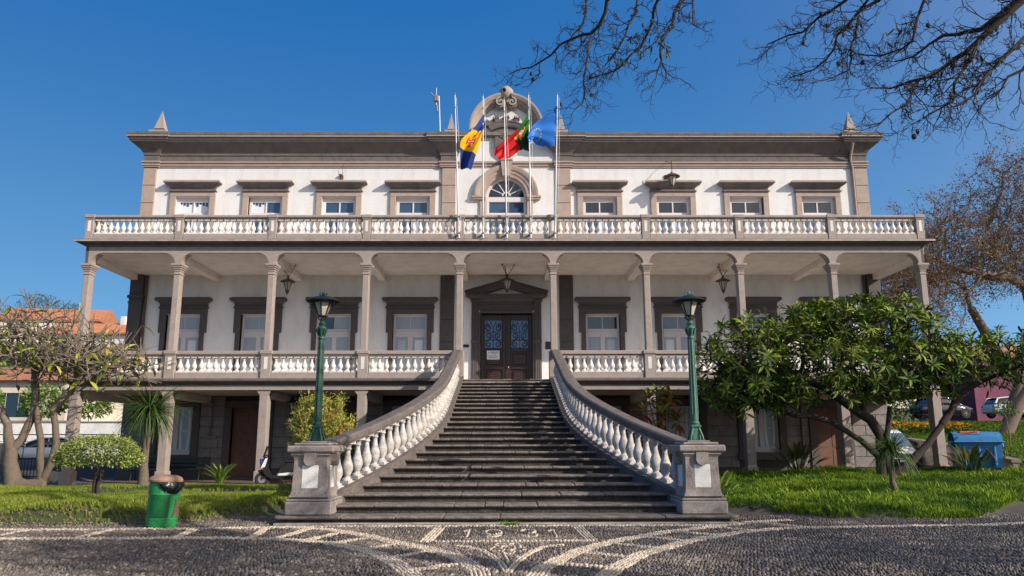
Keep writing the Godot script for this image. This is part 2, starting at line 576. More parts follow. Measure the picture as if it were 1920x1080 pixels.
func build_ground() -> void:
	var xs := [-170.0, -120.0, -90.0, -70.0, -56.0, -46.0, -38.0, -32.0, -28.0]
	var x := -25.0
	while x < 24.6:
		xs.append(x)
		x += 0.3
	xs.append_array([26.0, 29.0, 33.0, 38.0, 45.0, 55.0, 70.0, 95.0, 130.0, 170.0])
	var zs := [60.0, 44.0, 34.0, 28.0, 24.0]
	var z := 21.0
	while z > -4.0:
		zs.append(z)
		z -= 0.3
	z = -4.0
	while z > -40.0:
		zs.append(z)
		z -= 1.5
	zs.append_array([-44.0, -50.0, -57.0, -65.0, -75.0, -88.0, -105.0, -130.0, -170.0])
	var kinds := ["forecourt_bed", "lawn_soil", "street", "hillside", "ground"]
	var mats := [M.bed, M.soil, M.asphalt, M.soil, M.dirt]
	var bs := []
	for k in 5:
		bs.append(MB.new())
	for i in zs.size() - 1:
		for j in xs.size() - 1:
			var cx: float = (xs[j] + xs[j + 1]) * 0.5
			var cz: float = (zs[i] + zs[i + 1]) * 0.5
			var k := 4
			if lawn_left(cx, cz) > 0.15 or lawn_right(cx, cz) > 0.15 or (cx > 19.4 and cz < 9.0 and cz > -26.0):
				k = 1
			elif cz < -33.0:
				k = 3
			elif (cx < -16.8 and cz > -21.0 and cz < -0.4) or (cx > 15.0 and cz < -26.0) or (cx > 16.5 and cz < -0.5):
				k = 2
			elif cz > 9.5 or (cx > 6.0 and cz > 5.0):
				k = 0
			var b: MB = bs[k]
			var o := b.v.size()
			for q in [[j, i], [j + 1, i], [j + 1, i + 1], [j, i + 1]]:
				var px: float = xs[q[0]]
				var pz: float = zs[q[1]]
				b.v.append(gp(px, pz))
				var e := 0.15
				b.n.append(Vector3(gh(px - e, pz) - gh(px + e, pz), 2.0 * e, gh(px, pz - e) - gh(px, pz + e)).normalized())
				b.uv.append(Vector2.ZERO)
			b.ix.append_array(PackedInt32Array([o, o + 2, o + 1, o, o + 3, o + 2]))
	for k in 5:
		struct(kinds[k], bs[k], mats[k])
	# pebbles
	var pb := MB.new()
	var rows := []
	for e in [[1.0, 0.0], [0.82, 0.62], [0.35, 0.95]]:
		var ring := []
		for k in 6:
			var a := -TAU * k / 6
			ring.append(Vector3(cos(a) * e[0], e[1], sin(a) * e[0]))
		rows.append(ring)
	pb.grid(rows, true)
	pb.fan(rows[2], Vector3.UP)
	var pm := pb.mesh()
	var lines := mosaic_lines()
	var dark_x := []
	var dark_c := []
	var light_x := []
	var light_c := []
	var nz := FastNoiseLite.new()
	nz.frequency = 0.55
	nz.seed = 3
	var boxes := []
	for l in lines:
		var r := Rect2(l[0][0], Vector2.ZERO)
		for p in l[0]:
			r = r.expand(p)
		boxes.append(r.grow(l[1]))
	var pz := 20.9
	var row := 0
	while pz > 12.6:
		var px := -10.8 + (0.02 if row % 2 else 0.0)
		while px < 11.5:
			var p := Vector2(px + rng.randf_range(-0.012, 0.012), pz + rng.randf_range(-0.022, 0.022))
			px += 0.046
			if p.y < 14.5 and absf(p.x) < 4.35:
				continue
			if lawn_left(p.x, p.y) > 0.25 or lawn_right(p.x, p.y) > 0.25:
				continue
			if absf(p.x) > 2.2 + (29.0 - p.y) * 0.72:
				continue
			var hit := false
			for i in lines.size():
				if boxes[i].has_point(p):
					var pl: Array = lines[i][0]
					for k in pl.size() - 1:
						if seg_dist(p, pl[k], pl[k + 1]) < lines[i][1] + 0.012:
							hit = true
							break
				if hit:
					break
			if hit:
				continue
			var tilt := nz.get_noise_2d(p.x * 1.4, p.y) * 1.3 + rng.randf_range(-0.35, 0.35)
			var s := rng.randf_range(0.7, 1.15)
			dark_x.append(Transform3D(Basis(Vector3.UP, tilt) * Basis.from_scale(Vector3(0.0215 * s, 0.026 * rng.randf_range(0.5, 1.35), 0.039 * s)), Vector3(p.x, gh(p.x, p.y), p.y)))
			var g := 0.075 + 0.1 * rng.randf() + 0.05 * nz.get_noise_2d(p.x * 0.4 + 50.0, p.y * 0.4)
			if rng.randf() < 0.06:
				g += 0.12
			dark_c.append(Color(g * 1.12, g * 0.94, g * 0.80))
		pz -= 0.073
		row += 1
	for l in lines:
		var pl: Array = l[0]
		var tracks := maxi(1, int(round(l[1] * 2.0 / 0.05)))
		for t in tracks:
			var off: float = (float(t) - (tracks - 1) * 0.5) * 0.05
			var carry := rng.randf() * 0.03
			for k in pl.size() - 1:
				var d: Vector2 = pl[k + 1] - pl[k]
				var len := d.length()
				d /= maxf(len, 1e-6)
				var nrm := Vector2(-d.y, d.x)
				var s := carry
				while s < len:
					var p: Vector2 = pl[k] + d * s + nrm * (off + rng.randf_range(-0.006, 0.006))
					s += 0.06 * rng.randf_range(0.9, 1.15)
					if lawn_left(p.x, p.y) > 0.3 or lawn_right(p.x, p.y) > 0.3:
						continue
					light_x.append(Transform3D(Basis(Vector3.UP, -d.angle() + rng.randf_range(-0.15, 0.15)) * Basis.from_scale(Vector3(0.03, 0.03 * rng.randf_range(0.7, 1.2), 0.0235)), Vector3(p.x, gh(p.x, p.y), p.y)))
					var g := rng.randf_range(0.32, 0.58)
					light_c.append(Color(g, g * 0.84, g * 0.66))
				carry = s - len
	tag(many("dark_pebbles", pm, M.pebble, self, dark_x, dark_c), "dark grey pebbles set on edge across the forecourt", "pebbles")
	tag(many("pale_pebbles", pm, M.pebble, self, light_x, light_c), "cream pebbles forming the 1931 panel, ribbons and flower in the forecourt", "pebbles")
	# grass
	var gb := MB.new()
	for k in 6:
		var a := TAU * k / 6.0 + 0.4 * (k % 2)
		var dir := Vector3(cos(a), 0, sin(a))
		var sd := Vector3(-sin(a), 0, cos(a)) * 0.075
		var b0 := dir * 0.12
		var lean := 0.35 + 0.25 * (k % 3)
		var mid := b0 + dir * lean * 0.35 + Vector3.UP * 0.62
		var tip := b0 + dir * lean + Vector3.UP * (1.0 - 0.12 * (k % 2))
		gb.grid([[b0 - sd, b0 + sd], [mid - sd * 0.7, mid + sd * 0.7], [tip, tip + sd * 0.05]])
	var gm := gb.mesh()
	var gx := []
	var gc := []
	var dry := FastNoiseLite.new()
	dry.frequency = 0.35
	dry.seed = 12
	for i in 68000:
		var p := Vector2(rng.randf_range(-21.0, -4.4), rng.randf_range(1.7, 14.6))
		var m := lawn_left(p.x, p.y)
		if m < 0.12:
			continue
		var dn := dry.get_noise_2d(p.x, p.y * 1.6)
		var path: float = 1.0 - sst(1.1, 2.1, absf(p.y - 4.6 - 0.6 * dn))
		if rng.randf() < path * (0.95 if p.x > -14.0 else 0.6):
			continue
		if m < 0.8 and rng.randf() < 0.45:
			continue
		var s := rng.randf_range(0.06, 0.115) * (0.75 + 0.5 * clampf(dn + 0.5, 0.0, 1.0))
		gx.append(Transform3D(Basis(Vector3.UP, rng.randf() * TAU) * Basis.from_scale(Vector3(s * 0.9, s, s * 0.9)), gp(p.x, p.y)))
		var t := clampf(0.45 + dn * 0.9 + rng.randf_range(-0.25, 0.25), 0.0, 1.0)
		var c := Color(0.10, 0.175, 0.014).lerp(Color(0.27, 0.31, 0.045), t)
		if p.y > 9.0 and m < 0.97 and rng.randf() < 0.62 - dn * 0.5:
			c = Color(0.30, 0.235, 0.12) * rng.randf_range(0.7, 1.1)
			gx[-1] = gx[-1].scaled_local(Vector3(1.0, 0.6, 1.0))
		elif rng.randf() < 0.06:
			c = Color(0.3, 0.25, 0.1)
		gc.append(c)
	tag(many("left_lawn_grass", gm, M.grass, self, gx, gc), "sunlit grass of the lawn left of the staircase", "grass")
	gx = []
	gc = []
	for i in 52000:
		var p := Vector2(rng.randf_range(4.6, 19.3), rng.randf_range(-1.0, 14.0))
		var m := lawn_right(p.x, p.y)
		if m < 0.12:
			continue
		var dn := dry.get_noise_2d(p.x + 40.0, p.y * 1.6)
		if p.x < 8.0 and p.y < 6.0 and rng.randf() < 0.75 - (p.x - 5.0) * 0.2:
			continue
		var s := rng.randf_range(0.05, 0.13) * (0.7 + 0.8 * clampf(dn + 0.5, 0.0, 1.0)) * (1.7 if rng.randf() < 0.04 else 1.0)
		gx.append(Transform3D(Basis(Vector3.UP, rng.randf() * TAU) * Basis.from_scale(Vector3(s * 0.9, s, s * 0.9)), gp(p.x, p.y)))
		var t := clampf(0.4 + dn * 1.3 + rng.randf_range(-0.3, 0.3), 0.0, 1.0)
		gc.append(Color(0.035, 0.10, 0.008).lerp(Color(0.21, 0.31, 0.022), t))
	tag(many("right_lawn_grass", gm, M.grass, self, gx, gc), "deep green grass of the lawn right of the staircase", "grass")
	gx = []
	gc = []
	for i in 30000:
		var p := Vector2(rng.randf_range(19.4, 52.0), rng.randf_range(-26.0, 7.0))
		var s := rng.randf_range(0.09, 0.16)
		gx.append(Transform3D(Basis(Vector3.UP, rng.randf() * TAU) * Basis.from_scale(Vector3(s * 1.6, s, s * 1.6)), gp(p.x, p.y)))
		gc.append(Color(0.06, 0.13, 0.008).lerp(Color(0.17, 0.26, 0.02), rng.randf()))
	tag(many("slope_grass", gm, M.grass, self, gx, gc), "bright grass on the slope below the parked cars", "grass")
	gx = []
	gc = []
	for i in 90:
		var q: float = [0.05, 0.45, -0.4, -1.1, 0.75][i % 5]
		var s := rng.randf_range(0.03, 0.07) * (1.6 if i % 5 == 0 else 0.8)
		gx.append(Transform3D(Basis(Vector3.UP, rng.randf() * TAU) * Basis.from_scale(Vector3(s * 1.2, s, s * 1.2)), Vector3(q + rng.randfn() * 0.09, 0.0, 14.52 + absf(rng.randfn()) * 0.06)))
		gc.append(Color(0.1, 0.2, 0.015).lerp(Color(0.2, 0.26, 0.03), rng.randf()))
	tag(many("weeds", gm, M.grass, self, gx, gc), "small green weeds at the foot of the bottom step", "weeds")
	# fallen leaves on grass, paving and steps
	var fm := MB.new()
	fm.grid([[Vector3(-0.5, 0, 0), Vector3(-0.5, 0, 0.01)], [Vector3(0, 0.12, -0.2), Vector3(0, 0.12, 0.2)], [Vector3(0.5, 0.02, 0), Vector3(0.5, 0.02, 0.01)]])
	gx = []
	gc = []
	for i in 420:
		var p := Vector2(rng.randf_range(-16.0, -4.8), rng.randf_range(2.0, 14.4)) if i % 3 else Vector2(rng.randf_range(-9.0, 9.0), rng.randf_range(14.6, 19.6))
		if i % 5 == 0:
			p = Vector2(rng.randf_range(5.0, 14.0), rng.randf_range(4.0, 13.5))
		gx.append(Transform3D(Basis(Vector3.UP, rng.randf() * TAU).rotated(Vector3.RIGHT, rng.randfn() * 0.25) * Basis.from_scale(Vector3.ONE * rng.randf_range(0.035, 0.09)), gp(p.x, p.y) + Vector3.UP * (0.07 if i % 3 else 0.035)))
		gc.append(Color(0.32, 0.2, 0.07).lerp(Color(0.2, 0.11, 0.05), rng.randf()))
	tag(many("fallen_leaves", fm.mesh(), M.grass, self, gx, gc), "small dry brown leaves fallen on the lawns and paving", "leaves")

# ---------------------------------------------------------------- the town hall
const COLS := [-15.99, -12.56, -8.98, -5.37, -1.79, 1.79, 5.37, 8.98, 12.56, 15.99]
const AXES := [-13.85, -10.65, -7.4, -4.14, 4.14, 7.4, 10.65, 13.85]
var hall: Node3D
var baluster_mesh: ArrayMesh

func wall(nm: String, mt: Material, parent: Node, x0: float, x1: float, y0: float, y1: float, z0: float, z1: float, holes: Array) -> MeshInstance3D:
	var b := MB.new()
	var cuts := [x0, x1]
	for h in holes:
		cuts.append(h[0])
		cuts.append(h[1])
	cuts.sort()
	for i in cuts.size() - 1:
		var a: float = cuts[i]
		var c: float = cuts[i + 1]
		if c - a < 0.001:
			continue
		var m := (a + c) * 0.5
		var spans := []
		for h in holes:
			if m > h[0] and m < h[1]:
				spans.append(Vector2(h[2], h[3]))
		spans.sort_custom(func(p, q): return p.x < q.x)
		var y := y0
		for s in spans:
			if s.x > y + 0.001:
				b.box(a, c, y, s.x, z0, z1)
			y = s.y
		if y < y1 - 0.001:
			b.box(a, c, y, y1, z0, z1)
	return put(nm, b, mt, parent)

func make_baluster(h: float, r: float) -> ArrayMesh:
	var b := MB.new()
	var s := r * 0.95
	b.box(-s, s, 0.0, h * 0.09, -s, s)
	b.box(-s, s, h * 0.93, h, -s, s)
	var p := []
	for e in [[0.95, 0.09], [0.9, 0.13], [0.55, 0.16], [0.5, 0.19], [0.62, 0.22], [0.95, 0.32], [1.0, 0.39], [0.92, 0.47], [0.62, 0.58], [0.46, 0.70], [0.42, 0.78], [0.6, 0.81], [0.6, 0.84], [0.45, 0.86], [0.62, 0.90], [0.75, 0.93]]:
		p.append(Vector2(e[0] * r, e[1] * h))
	b.lathe(p, 10)
	return b.mesh()

# a straight run of balustrade: plinth and rail are the part, balusters and pedestals its pieces
func balustrade(parent: Node, a: Vector3, b: Vector3, y0: float, y1: float, y2: float, y3: float, n: int, mb: ArrayMesh, rail_over := 0.1) -> void:
	var d := b - a
	var len := d.length()
	var xf := Transform3D(Basis(d / len, Vector3.UP, (d / len).cross(Vector3.UP)), a)
	var m := MB.new()
	m.box(0, len, y0, y1, -0.13, 0.13, 0.012, xf)
	m.box(0, len, y2, y2 + (y3 - y2) * 0.32, -0.12, 0.12, 0.012, xf)
	m.box(0, len, y2 + (y3 - y2) * 0.32 + 0.002, y3, -0.13 - rail_over * 0.5, 0.13 + rail_over * 0.5, 0.02, xf)
	var part := put("balustrade", m, M.column, parent)
	for i in n:
		var t := (i + 0.5) / n * len
		inst("baluster", mb, M.baluster, part, xf * at(t, y1, 0))

func post(parent: Node, x: float, z: float, y0: float, y1: float, w: float, panel_w: float) -> void:
	var m := MB.new()
	m.box(x - w * 0.5, x + w * 0.5, y0, y1 - 0.13, z - w * 0.5, z + w * 0.5, 0.012)
	m.box(x - w * 0.5 - 0.05, x + w * 0.5 + 0.05, y1 - 0.128, y1 + 0.012, z - w * 0.5 - 0.05, z + w * 0.5 + 0.05, 0.018)
	m.box(x - w * 0.5 - 0.02, x + w * 0.5 + 0.02, y1 - 0.17, y1 - 0.131, z - w * 0.5 - 0.02, z + w * 0.5 + 0.02, 0.008)
	var p := put("pedestal", m, M.column, parent)
	if panel_w > 0.0:
		var q := MB.new()
		var hh := (y1 - y0)
		q.box(x - panel_w * 0.5, x + panel_w * 0.5, y0 + hh * 0.34, y1 - hh * 0.23, z + w * 0.5 - 0.01, z + w * 0.5 + 0.006)
		put("inset_panel", q, M.panel, p)

# mouldings along x with mitred returns: profile of (out, y)
func moulding(nm: String, mt: Material, parent: Node, prof: Array, x0: float, x1: float, z: float, back: float, ends := true) -> MeshInstance3D:
	var b := MB.new()
	for i in prof.size() - 1:
		var p: Vector2 = prof[i]
		var q: Vector2 = prof[i + 1]
		var pe := p.x if ends else 0.0
		var qe := q.x if ends else 0.0
		var mid := Vector3(0, 0, 1)
		var tn := Vector2(q.y - p.y, -(q.x - p.x))
		if tn.length() < 1e-6:
			continue
		b.fan([Vector3(x0 - pe, p.y, z + p.x), Vector3(x1 + pe, p.y, z + p.x), Vector3(x1 + qe, q.y, z + q.x), Vector3(x0 - qe, q.y, z + q.x)], Vector3(0, tn.y, tn.x))
		for s in [-1.0, 1.0]:
			var xe := x0 if s < 0 else x1
			b.fan([Vector3(xe + s * pe, p.y, z + p.x), Vector3(xe + s * qe, q.y, z + q.x), Vector3(xe + s * qe, q.y, back), Vector3(xe + s * pe, p.y, back)], Vector3(s * maxf(tn.x, 0.01), tn.y, 0))
	return put(nm, b, mt, parent)

func prof(a: Array) -> Array:
	return V2(a)

func window_upper(cx: float, i: int) -> void:
	var z := -4.0
	var f := MB.new()
	var x0 := cx - 0.745
	var x1 := cx + 0.745
	f.box(x0, x0 + 0.13, 9.3, 12.16, z - 0.2, z - 0.12, 0.01)
	f.box(x1 - 0.13, x1, 9.3, 12.16, z - 0.2, z - 0.12, 0.01)
	f.box(x0 + 0.13, x1 - 0.13, 11.94, 12.16, z - 0.2, z - 0.12, 0.01)
	f.box(x0 + 0.13, x1 - 0.13, 11.28, 11.47, z - 0.2, z - 0.12, 0.01)
	f.box(cx - 0.03, cx + 0.03, 11.47, 11.94, z - 0.2, z - 0.125, 0.008)
	f.box(cx - 0.07, cx + 0.07, 9.3, 11.28, z - 0.2, z - 0.12, 0.01)
	f.box(x0 + 0.13, x1 - 0.13, 9.3, 9.45, z - 0.2, z - 0.121, 0.01)
	var w := put("window", f, M.frame, hall)
	for s in [-1.0, 1.0]:
		var g := MB.new()
		var a: float = cx + s * 0.32
		g.box(a - 0.295, a + 0.295, 11.46, 11.95, z - 0.19, z - 0.17)
		put("pane", g, M.blind if i == 0 or (i == 1 and s < 0) else (M.glass_blue if i < 4 else M.glass), w)
		var g2 := MB.new()
		g2.box(a - 0.26, a + 0.26, 9.44, 11.29, z - 0.19, z - 0.165)
		put("pane", g2, M.glass_blue if s < 0 else M.shutter, w)
	if i < 2:
		for k in 9:                      # torn edge of the white film inside the glass
			var fl := MB.new()
			var a := cx - 0.58 + k * 0.142
			fl.box(a - 0.05, a + 0.06, 11.86 - 0.05 * (k % 3), 11.945, z - 0.171, z - 0.164)
			put("bare_glass", fl, M.glass_blue, w)
	var s := MB.new()
	s.box(cx - 1.0, x0, 9.3, 12.16, z - 0.25, z + 0.1, 0.012)
	s.box(x1, cx + 1.0, 9.3, 12.16, z - 0.25, z + 0.1, 0.012)
	s.box(cx - 1.0, cx + 1.0, 12.162, 12.37, z - 0.25, z + 0.1, 0.012)
	s.box(cx - 1.07, x0 - 0.05, 9.3, 11.25, z - 0.25, z + 0.104, 0.012)
	s.box(x1 + 0.05, cx + 1.07, 9.3, 11.25, z - 0.25, z + 0.104, 0.012)
	put("surround", s, M.trim, w)
	moulding("lintel", M.ledge, w, prof([0.1, 12.372, 0.17, 12.38, 0.17, 12.42, 0.11, 12.45, 0.11, 12.52, 0.16, 12.6, 0.26, 12.68, 0.33, 12.71, 0.36, 12.72, 0.36, 12.745]), cx - 0.87, cx + 0.87, z, z - 0.05)
	moulding("lintel_cap", M.column, w, prof([0.36, 12.746, 0.37, 12.75, 0.37, 12.79, 0.3, 12.86, 0.0, 12.87]), cx - 0.87, cx + 0.87, z, z - 0.05)

func window_veranda(cx: float, i: int) -> void:
	var z := -4.0
	var f := MB.new()
	var x0 := cx - 0.735
	var x1 := cx + 0.735
	for q in [[x0, x0 + 0.1, 3.8, 6.9], [x1 - 0.1, x1, 3.8, 6.9], [x0 + 0.1, x1 - 0.1, 6.79, 6.9], [x0 + 0.1, x1 - 0.1, 6.03, 6.28], [cx - 0.1, cx + 0.1, 3.8, 6.03], [x0 + 0.1, x1 - 0.1, 3.8, 4.0], [x0 + 0.1, cx - 0.1, 5.92, 6.03], [cx + 0.1, x1 - 0.1, 5.92, 6.03]]:
		f.box(q[0], q[1], q[2], q[3], z - 0.25, z - 0.16, 0.012)
	f.box(x0 + 0.1, x1 - 0.1, 6.13, 6.17, z - 0.2, z - 0.13, 0.01)
	f.box(cx - 0.018, cx + 0.018, 6.28, 6.79, z - 0.24, z - 0.17, 0.006)
	var w := put("window", f, M.frame, hall)
	for s in [-1.0, 1.0]:
		var g := MB.new()
		var a: float = cx + s * 0.326
		g.box(a - 0.31, a + 0.31, 6.27, 6.8, z - 0.22, z - 0.2)
		var pale: bool = i < 2 or i == 3 or (i == 2 and s > 0)
		put("pane", g, M.shutter if pale else (M.glass_blue if i > 4 else M.glass), w)
		var g2 := MB.new()
		a = cx + s * 0.368
		g2.box(a - 0.27, a + 0.27, 3.99, 5.93, z - 0.22, z - 0.2)
		put("pane", g2, M.shutter, w)
		if i != 2:
			var g3 := MB.new()
			g3.box(a - 0.17, a + 0.17, 4.15, 5.8, z - 0.201, z - 0.19, 0.008)
			put("inner_shutter", g3, [M.inner, M.blind, M.shutter][(i * 2 + (1 if s > 0 else 0)) % 3], w)
	var s := MB.new()
	s.box(cx - 0.93, x0, 3.8, 6.9, z - 0.3, z + 0.09, 0.012)
	s.box(x1, cx + 0.93, 3.8, 6.9, z - 0.3, z + 0.09, 0.012)
	s.box(cx - 1.02, cx + 1.02, 6.902, 7.14, z - 0.3, z + 0.09, 0.012)
	s.box(cx - 1.02, x0 - 0.06, 6.1, 6.9, z - 0.3, z + 0.094, 0.012)
	s.box(x1 + 0.06, cx + 1.02, 6.1, 6.9, z - 0.3, z + 0.094, 0.012)
	put("surround", s, M.trim_shaded, w)
	moulding("lintel", M.trim_shaded, w, prof([0.09, 7.142, 0.14, 7.15, 0.14, 7.21, 0.1, 7.23, 0.1, 7.34, 0.14, 7.4, 0.21, 7.45, 0.27, 7.47, 0.28, 7.56, 0.24, 7.61, 0.0, 7.62]), cx - 0.92, cx + 0.92, z, z - 0.05)

func arch_panel(x0: float, x1: float, half: float, y_spring: float, y_top: float, y_head: float, r: float) -> PackedVector2Array:
	var p := PackedVector2Array()
	p.append(Vector2(x0, y_head))
	p.append(Vector2(x0, y_spring))
	p.append(Vector2(x0 + half, y_spring))
	var n := 8
	var ry := y_top - y_spring
	for i in n + 1:
		var a := PI * 0.5 * i / n
		p.append(Vector2(x0 + half + r * (1.0 - cos(a)), y_spring + 0.02 + (ry - 0.02) * sin(a)))
	for i in n + 1:
		var a := PI * 0.5 * (1.0 - float(i) / n)
		p.append(Vector2(x1 - half - r * (1.0 - cos(a)), y_spring + 0.02 + (ry - 0.02) * sin(a)))
	p.append(Vector2(x1 - half, y_spring))
	p.append(Vector2(x1, y_spring))
	p.append(Vector2(x1, y_head))
	return p

func ring_arc(b: MB, c: Vector3, prof_r: Array, a0: float, a1: float, n: int) -> void:   # prof_r: (radius, z out), swept round the z axis
	var rows := []
	for i in n + 1:
		var a := lerpf(a0, a1, float(i) / n)
		var row := []
		for p in prof_r:
			row.append(c + Vector3(cos(a) * p.x, sin(a) * p.x, p.y))
		rows.append(row)
	for k in prof_r.size() - 1:
		var sub := []
		for r in rows:
			sub.append([r[k], r[k + 1]])
		b.grid(sub)
	b.fan(rows[0], Vector3(sin(a0), -cos(a0), 0) * signf(a1 - a0))
	b.fan(rows[-1], Vector3(-sin(a1), cos(a1), 0) * signf(a1 - a0))

func build_hall() -> void:
	hall = thing("town_hall", "white town hall with taupe trim, arcaded veranda and balustraded terrace", "building")
	baluster_mesh = make_baluster(0.58, 0.105)
	# --- floors and roof
	var b := MB.new()
	b.box(-16.2, 16.2, 3.42, 3.76, -12.0, -0.06)
	put("veranda_floor", b, M.ceiling, hall)
	b = MB.new()
	b.box(-16.15, 16.15, 8.6, 9.04, -4.0, -0.06)
	put("veranda_ceiling", b, M.ceiling, hall)
	b = MB.new()
	b.box(-16.2, 16.2, 14.6, 14.95, -12.0, -4.05)
	b.prism(PackedVector2Array([Vector2(-11.8, 14.95), Vector2(-4.5, 14.95), Vector2(-8.0, 15.6)]), "x", -15.0, 15.0)
	put("roof", b, M.tiles, hall)
	# --- outer walls behind and beside
	b = MB.new()
	b.box(-16.1, -15.7, 0.0, 14.6, -12.0, -4.05)
	b.box(15.7, 16.1, 0.0, 14.6, -12.0, -4.05)
	b.box(-15.7, 15.7, 0.0, 14.6, -12.0, -11.6)
	put("outer_wall", b, M.white, hall)
	# --- upper storey wall
	var holes := []
	for a in AXES:
		holes.append([a - 0.745, a + 0.745, 9.05, 12.16])
	holes.append([-0.91, 0.91, 9.05, 13.1])
	wall("upper_wall", M.white, hall, -16.08, 16.08, 9.05, 14.55, -4.35, -4.0, holes)
	b = MB.new()
	for s in [-1.0, 1.0]:
		var poly := PackedVector2Array([Vector2(s * 0.91, 13.1), Vector2(s * 0.91, 12.19)])
		for i in 9:
			var a := PI * 0.5 * i / 8.0
			poly.append(Vector2(s * cos(a) * 0.909, 12.19 + sin(a) * 0.909))
		b.prism(poly, "z", -4.35, -4.0)
	put("upper_wall", b, M.white, hall)
	# --- veranda wall
	holes = []
	for a in AXES:
		holes.append([a - 0.735, a + 0.735, 3.76, 6.9])
	holes.append([-1.13, 1.13, 3.76, 6.93])
	wall("veranda_wall", M.veranda_white, hall, -16.08, 16.08, 3.76, 8.6, -4.4, -4.0, holes)
	for i in 8:
		window_upper(AXES[i], i)
		window_veranda(AXES[i], i)
	# --- pilasters in blocks
	for e in [[-16.12, -15.55], [-2.86, -2.25], [2.25, 2.86], [15.55, 16.12]]:
		b = MB.new()
		b.box(e[0] + 0.02, e[1] - 0.02, 9.05, 13.5, -4.2, -3.92)
		var p := put("pilaster", b, M.mortar, hall)
		var y := 9.06
		var k := 0
		while y < 13.4:
			var h := minf(0.81, 13.5 - y)
			if k == 0:
				h = 1.19
			b = MB.new()
			b.box(e[0], e[1], y, y + h - 0.018, -4.2, -3.9, 0.014)
			put("stone_block", b, M.trim, p)
			y += h
			k += 1
	for e in [[-2.86, -2.25], [2.28, 2.88]]:
		b = MB.new()
		b.box(e[0] + 0.02, e[1] - 0.02, 3.78, 8.59, -4.2, -3.93)
		var p := put("pilaster", b, M.mortar, hall)
		for k in 5:
			b = MB.new()
			b.box(e[0], e[1], 3.78 + k * 0.962, 3.78 + (k + 1) * 0.962 - 0.016, -4.2, -3.91, 0.012)
			put("stone_block", b, M.trim_shaded, p)
	for s in [-1.0, 1.0]:               # end pilasters and down-pipes of the veranda
		b = MB.new()
		b.box(s * 15.62, s * 16.14, 3.8, 7.55, -4.2, -3.72, 0.015)
		b.box(s * 15.56, s * 16.2, 7.56, 7.7, -4.2, -3.66, 0.02)
		b.box(s * 15.59, s * 16.17, 7.33, 7.42, -4.2, -3.69, 0.02)
		b.box(s * 15.62, s * 16.14, 7.701, 8.6, -4.2, -3.72, 0.015)
		put("pilaster", b, M.trim_shaded, hall)
		b = MB.new()
		b.tube([Vector3(s * 15.5, 3.8, -3.9), Vector3(s * 15.5, 8.58, -3.9)], [0.06, 0.06], 8)
		put("downpipe", b, M.trim_shaded, hall)
	b = MB.new()
	b.tube([Vector3(15.48, 9.1, -3.9), Vector3(15.48, 13.5, -3.9), Vector3(15.4, 13.9, -3.85), Vector3(15.4, 14.5, -3.45)], [0.055, 0.055, 0.055, 0.055], 8)
	put("downpipe", b, M.trim, hall)
	# --- string course and main cornice, broken forward over the pilasters and open at the centre
	var sc := [0.03, 13.5, 0.05, 13.52, 0.05, 13.57, 0.09, 13.59, 0.09, 13.64, 0.05, 13.66, 0.05, 13.7, 0.11, 13.72, 0.11, 13.78, 0.04, 13.8, 0.0, 13.8]
	var co := [0.03, 13.802, 0.03, 14.05, 0.07, 14.07, 0.07, 14.14, 0.1, 14.2, 0.16, 14.3, 0.27, 14.42, 0.42, 14.53, 0.5, 14.57, 0.5, 14.62, 0.55, 14.64, 0.55, 14.7, 0.6, 14.74, 0.63, 14.86, 0.63, 14.95, 0.3, 15.0, 0.0, 15.02]
	for e in [[-16.1, -15.5, 0.09], [-15.497, -2.9, 0.0], [-2.897, -2.22, 0.09], [2.22, 2.897, 0.09], [2.9, 15.497, 0.0], [15.5, 16.1, 0.09]]:
		var pa := []
		for i in range(0, co.size(), 2):
			pa.append(Vector2(co[i], co[i + 1]))
		var only_out: bool = e[2] > 0.0
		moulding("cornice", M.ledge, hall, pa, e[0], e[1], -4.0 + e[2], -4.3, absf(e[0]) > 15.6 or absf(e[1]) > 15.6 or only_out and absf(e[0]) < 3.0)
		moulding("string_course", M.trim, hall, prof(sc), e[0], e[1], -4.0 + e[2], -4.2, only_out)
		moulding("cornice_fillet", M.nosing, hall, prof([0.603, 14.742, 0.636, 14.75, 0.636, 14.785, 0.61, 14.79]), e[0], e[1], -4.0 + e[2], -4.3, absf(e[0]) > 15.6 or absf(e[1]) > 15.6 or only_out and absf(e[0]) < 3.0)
	moulding("string_course", M.trim, hall, prof(sc), -2.2, 2.2, -4.03, -4.2, false)
	b = MB.new()
	for k in 30:                       # weathered coping behind the gutter line
		var a := -15.0 + k * 1.0
		b.box(a, a + 0.985, 14.96, 15.12 + 0.015 * sin(k * 2.3), -4.4, -3.75, 0.02)
	put("coping", b, M.coping, hall)
	# --- obelisks
	for e in [[-15.48, 1.0], [15.48, 1.0], [-2.47, 0.72], [2.47, 0.72]]:
		b = MB.new()
		var w: float = e[1]
		b.box(e[0] - 0.42 * w, e[0] + 0.42 * w, 15.0, 15.13, -4.2, -3.5, 0.02)
		b.box(e[0] - 0.16 * w, e[0] + 0.16 * w, 15.12, 15.24, -3.85 - 0.16 * w, -3.85 + 0.16 * w)
		var base := []
		for q in [[-1, -1], [1, -1], [1, 1], [-1, 1]]:
			base.append(Vector3(e[0] + q[0] * 0.22 * w, 15.24, -3.85 + q[1] * 0.22 * w))
		var tip := Vector3(e[0], 16.16 if w > 0.9 else 16.05, -3.85)
		b.fan(base, Vector3.DOWN)
		for q in 4:
			b.fan([base[q], base[(q + 1) % 4], tip], (base[q] + base[(q + 1) % 4]) * 0.5 - Vector3(e[0], 15.24, -3.85))
		put("obelisk", b, M.column, hall)
	build_gable()
	build_arch_window()
	# --- columns, arches and the upper terrace edge
	var shaft := MB.new()
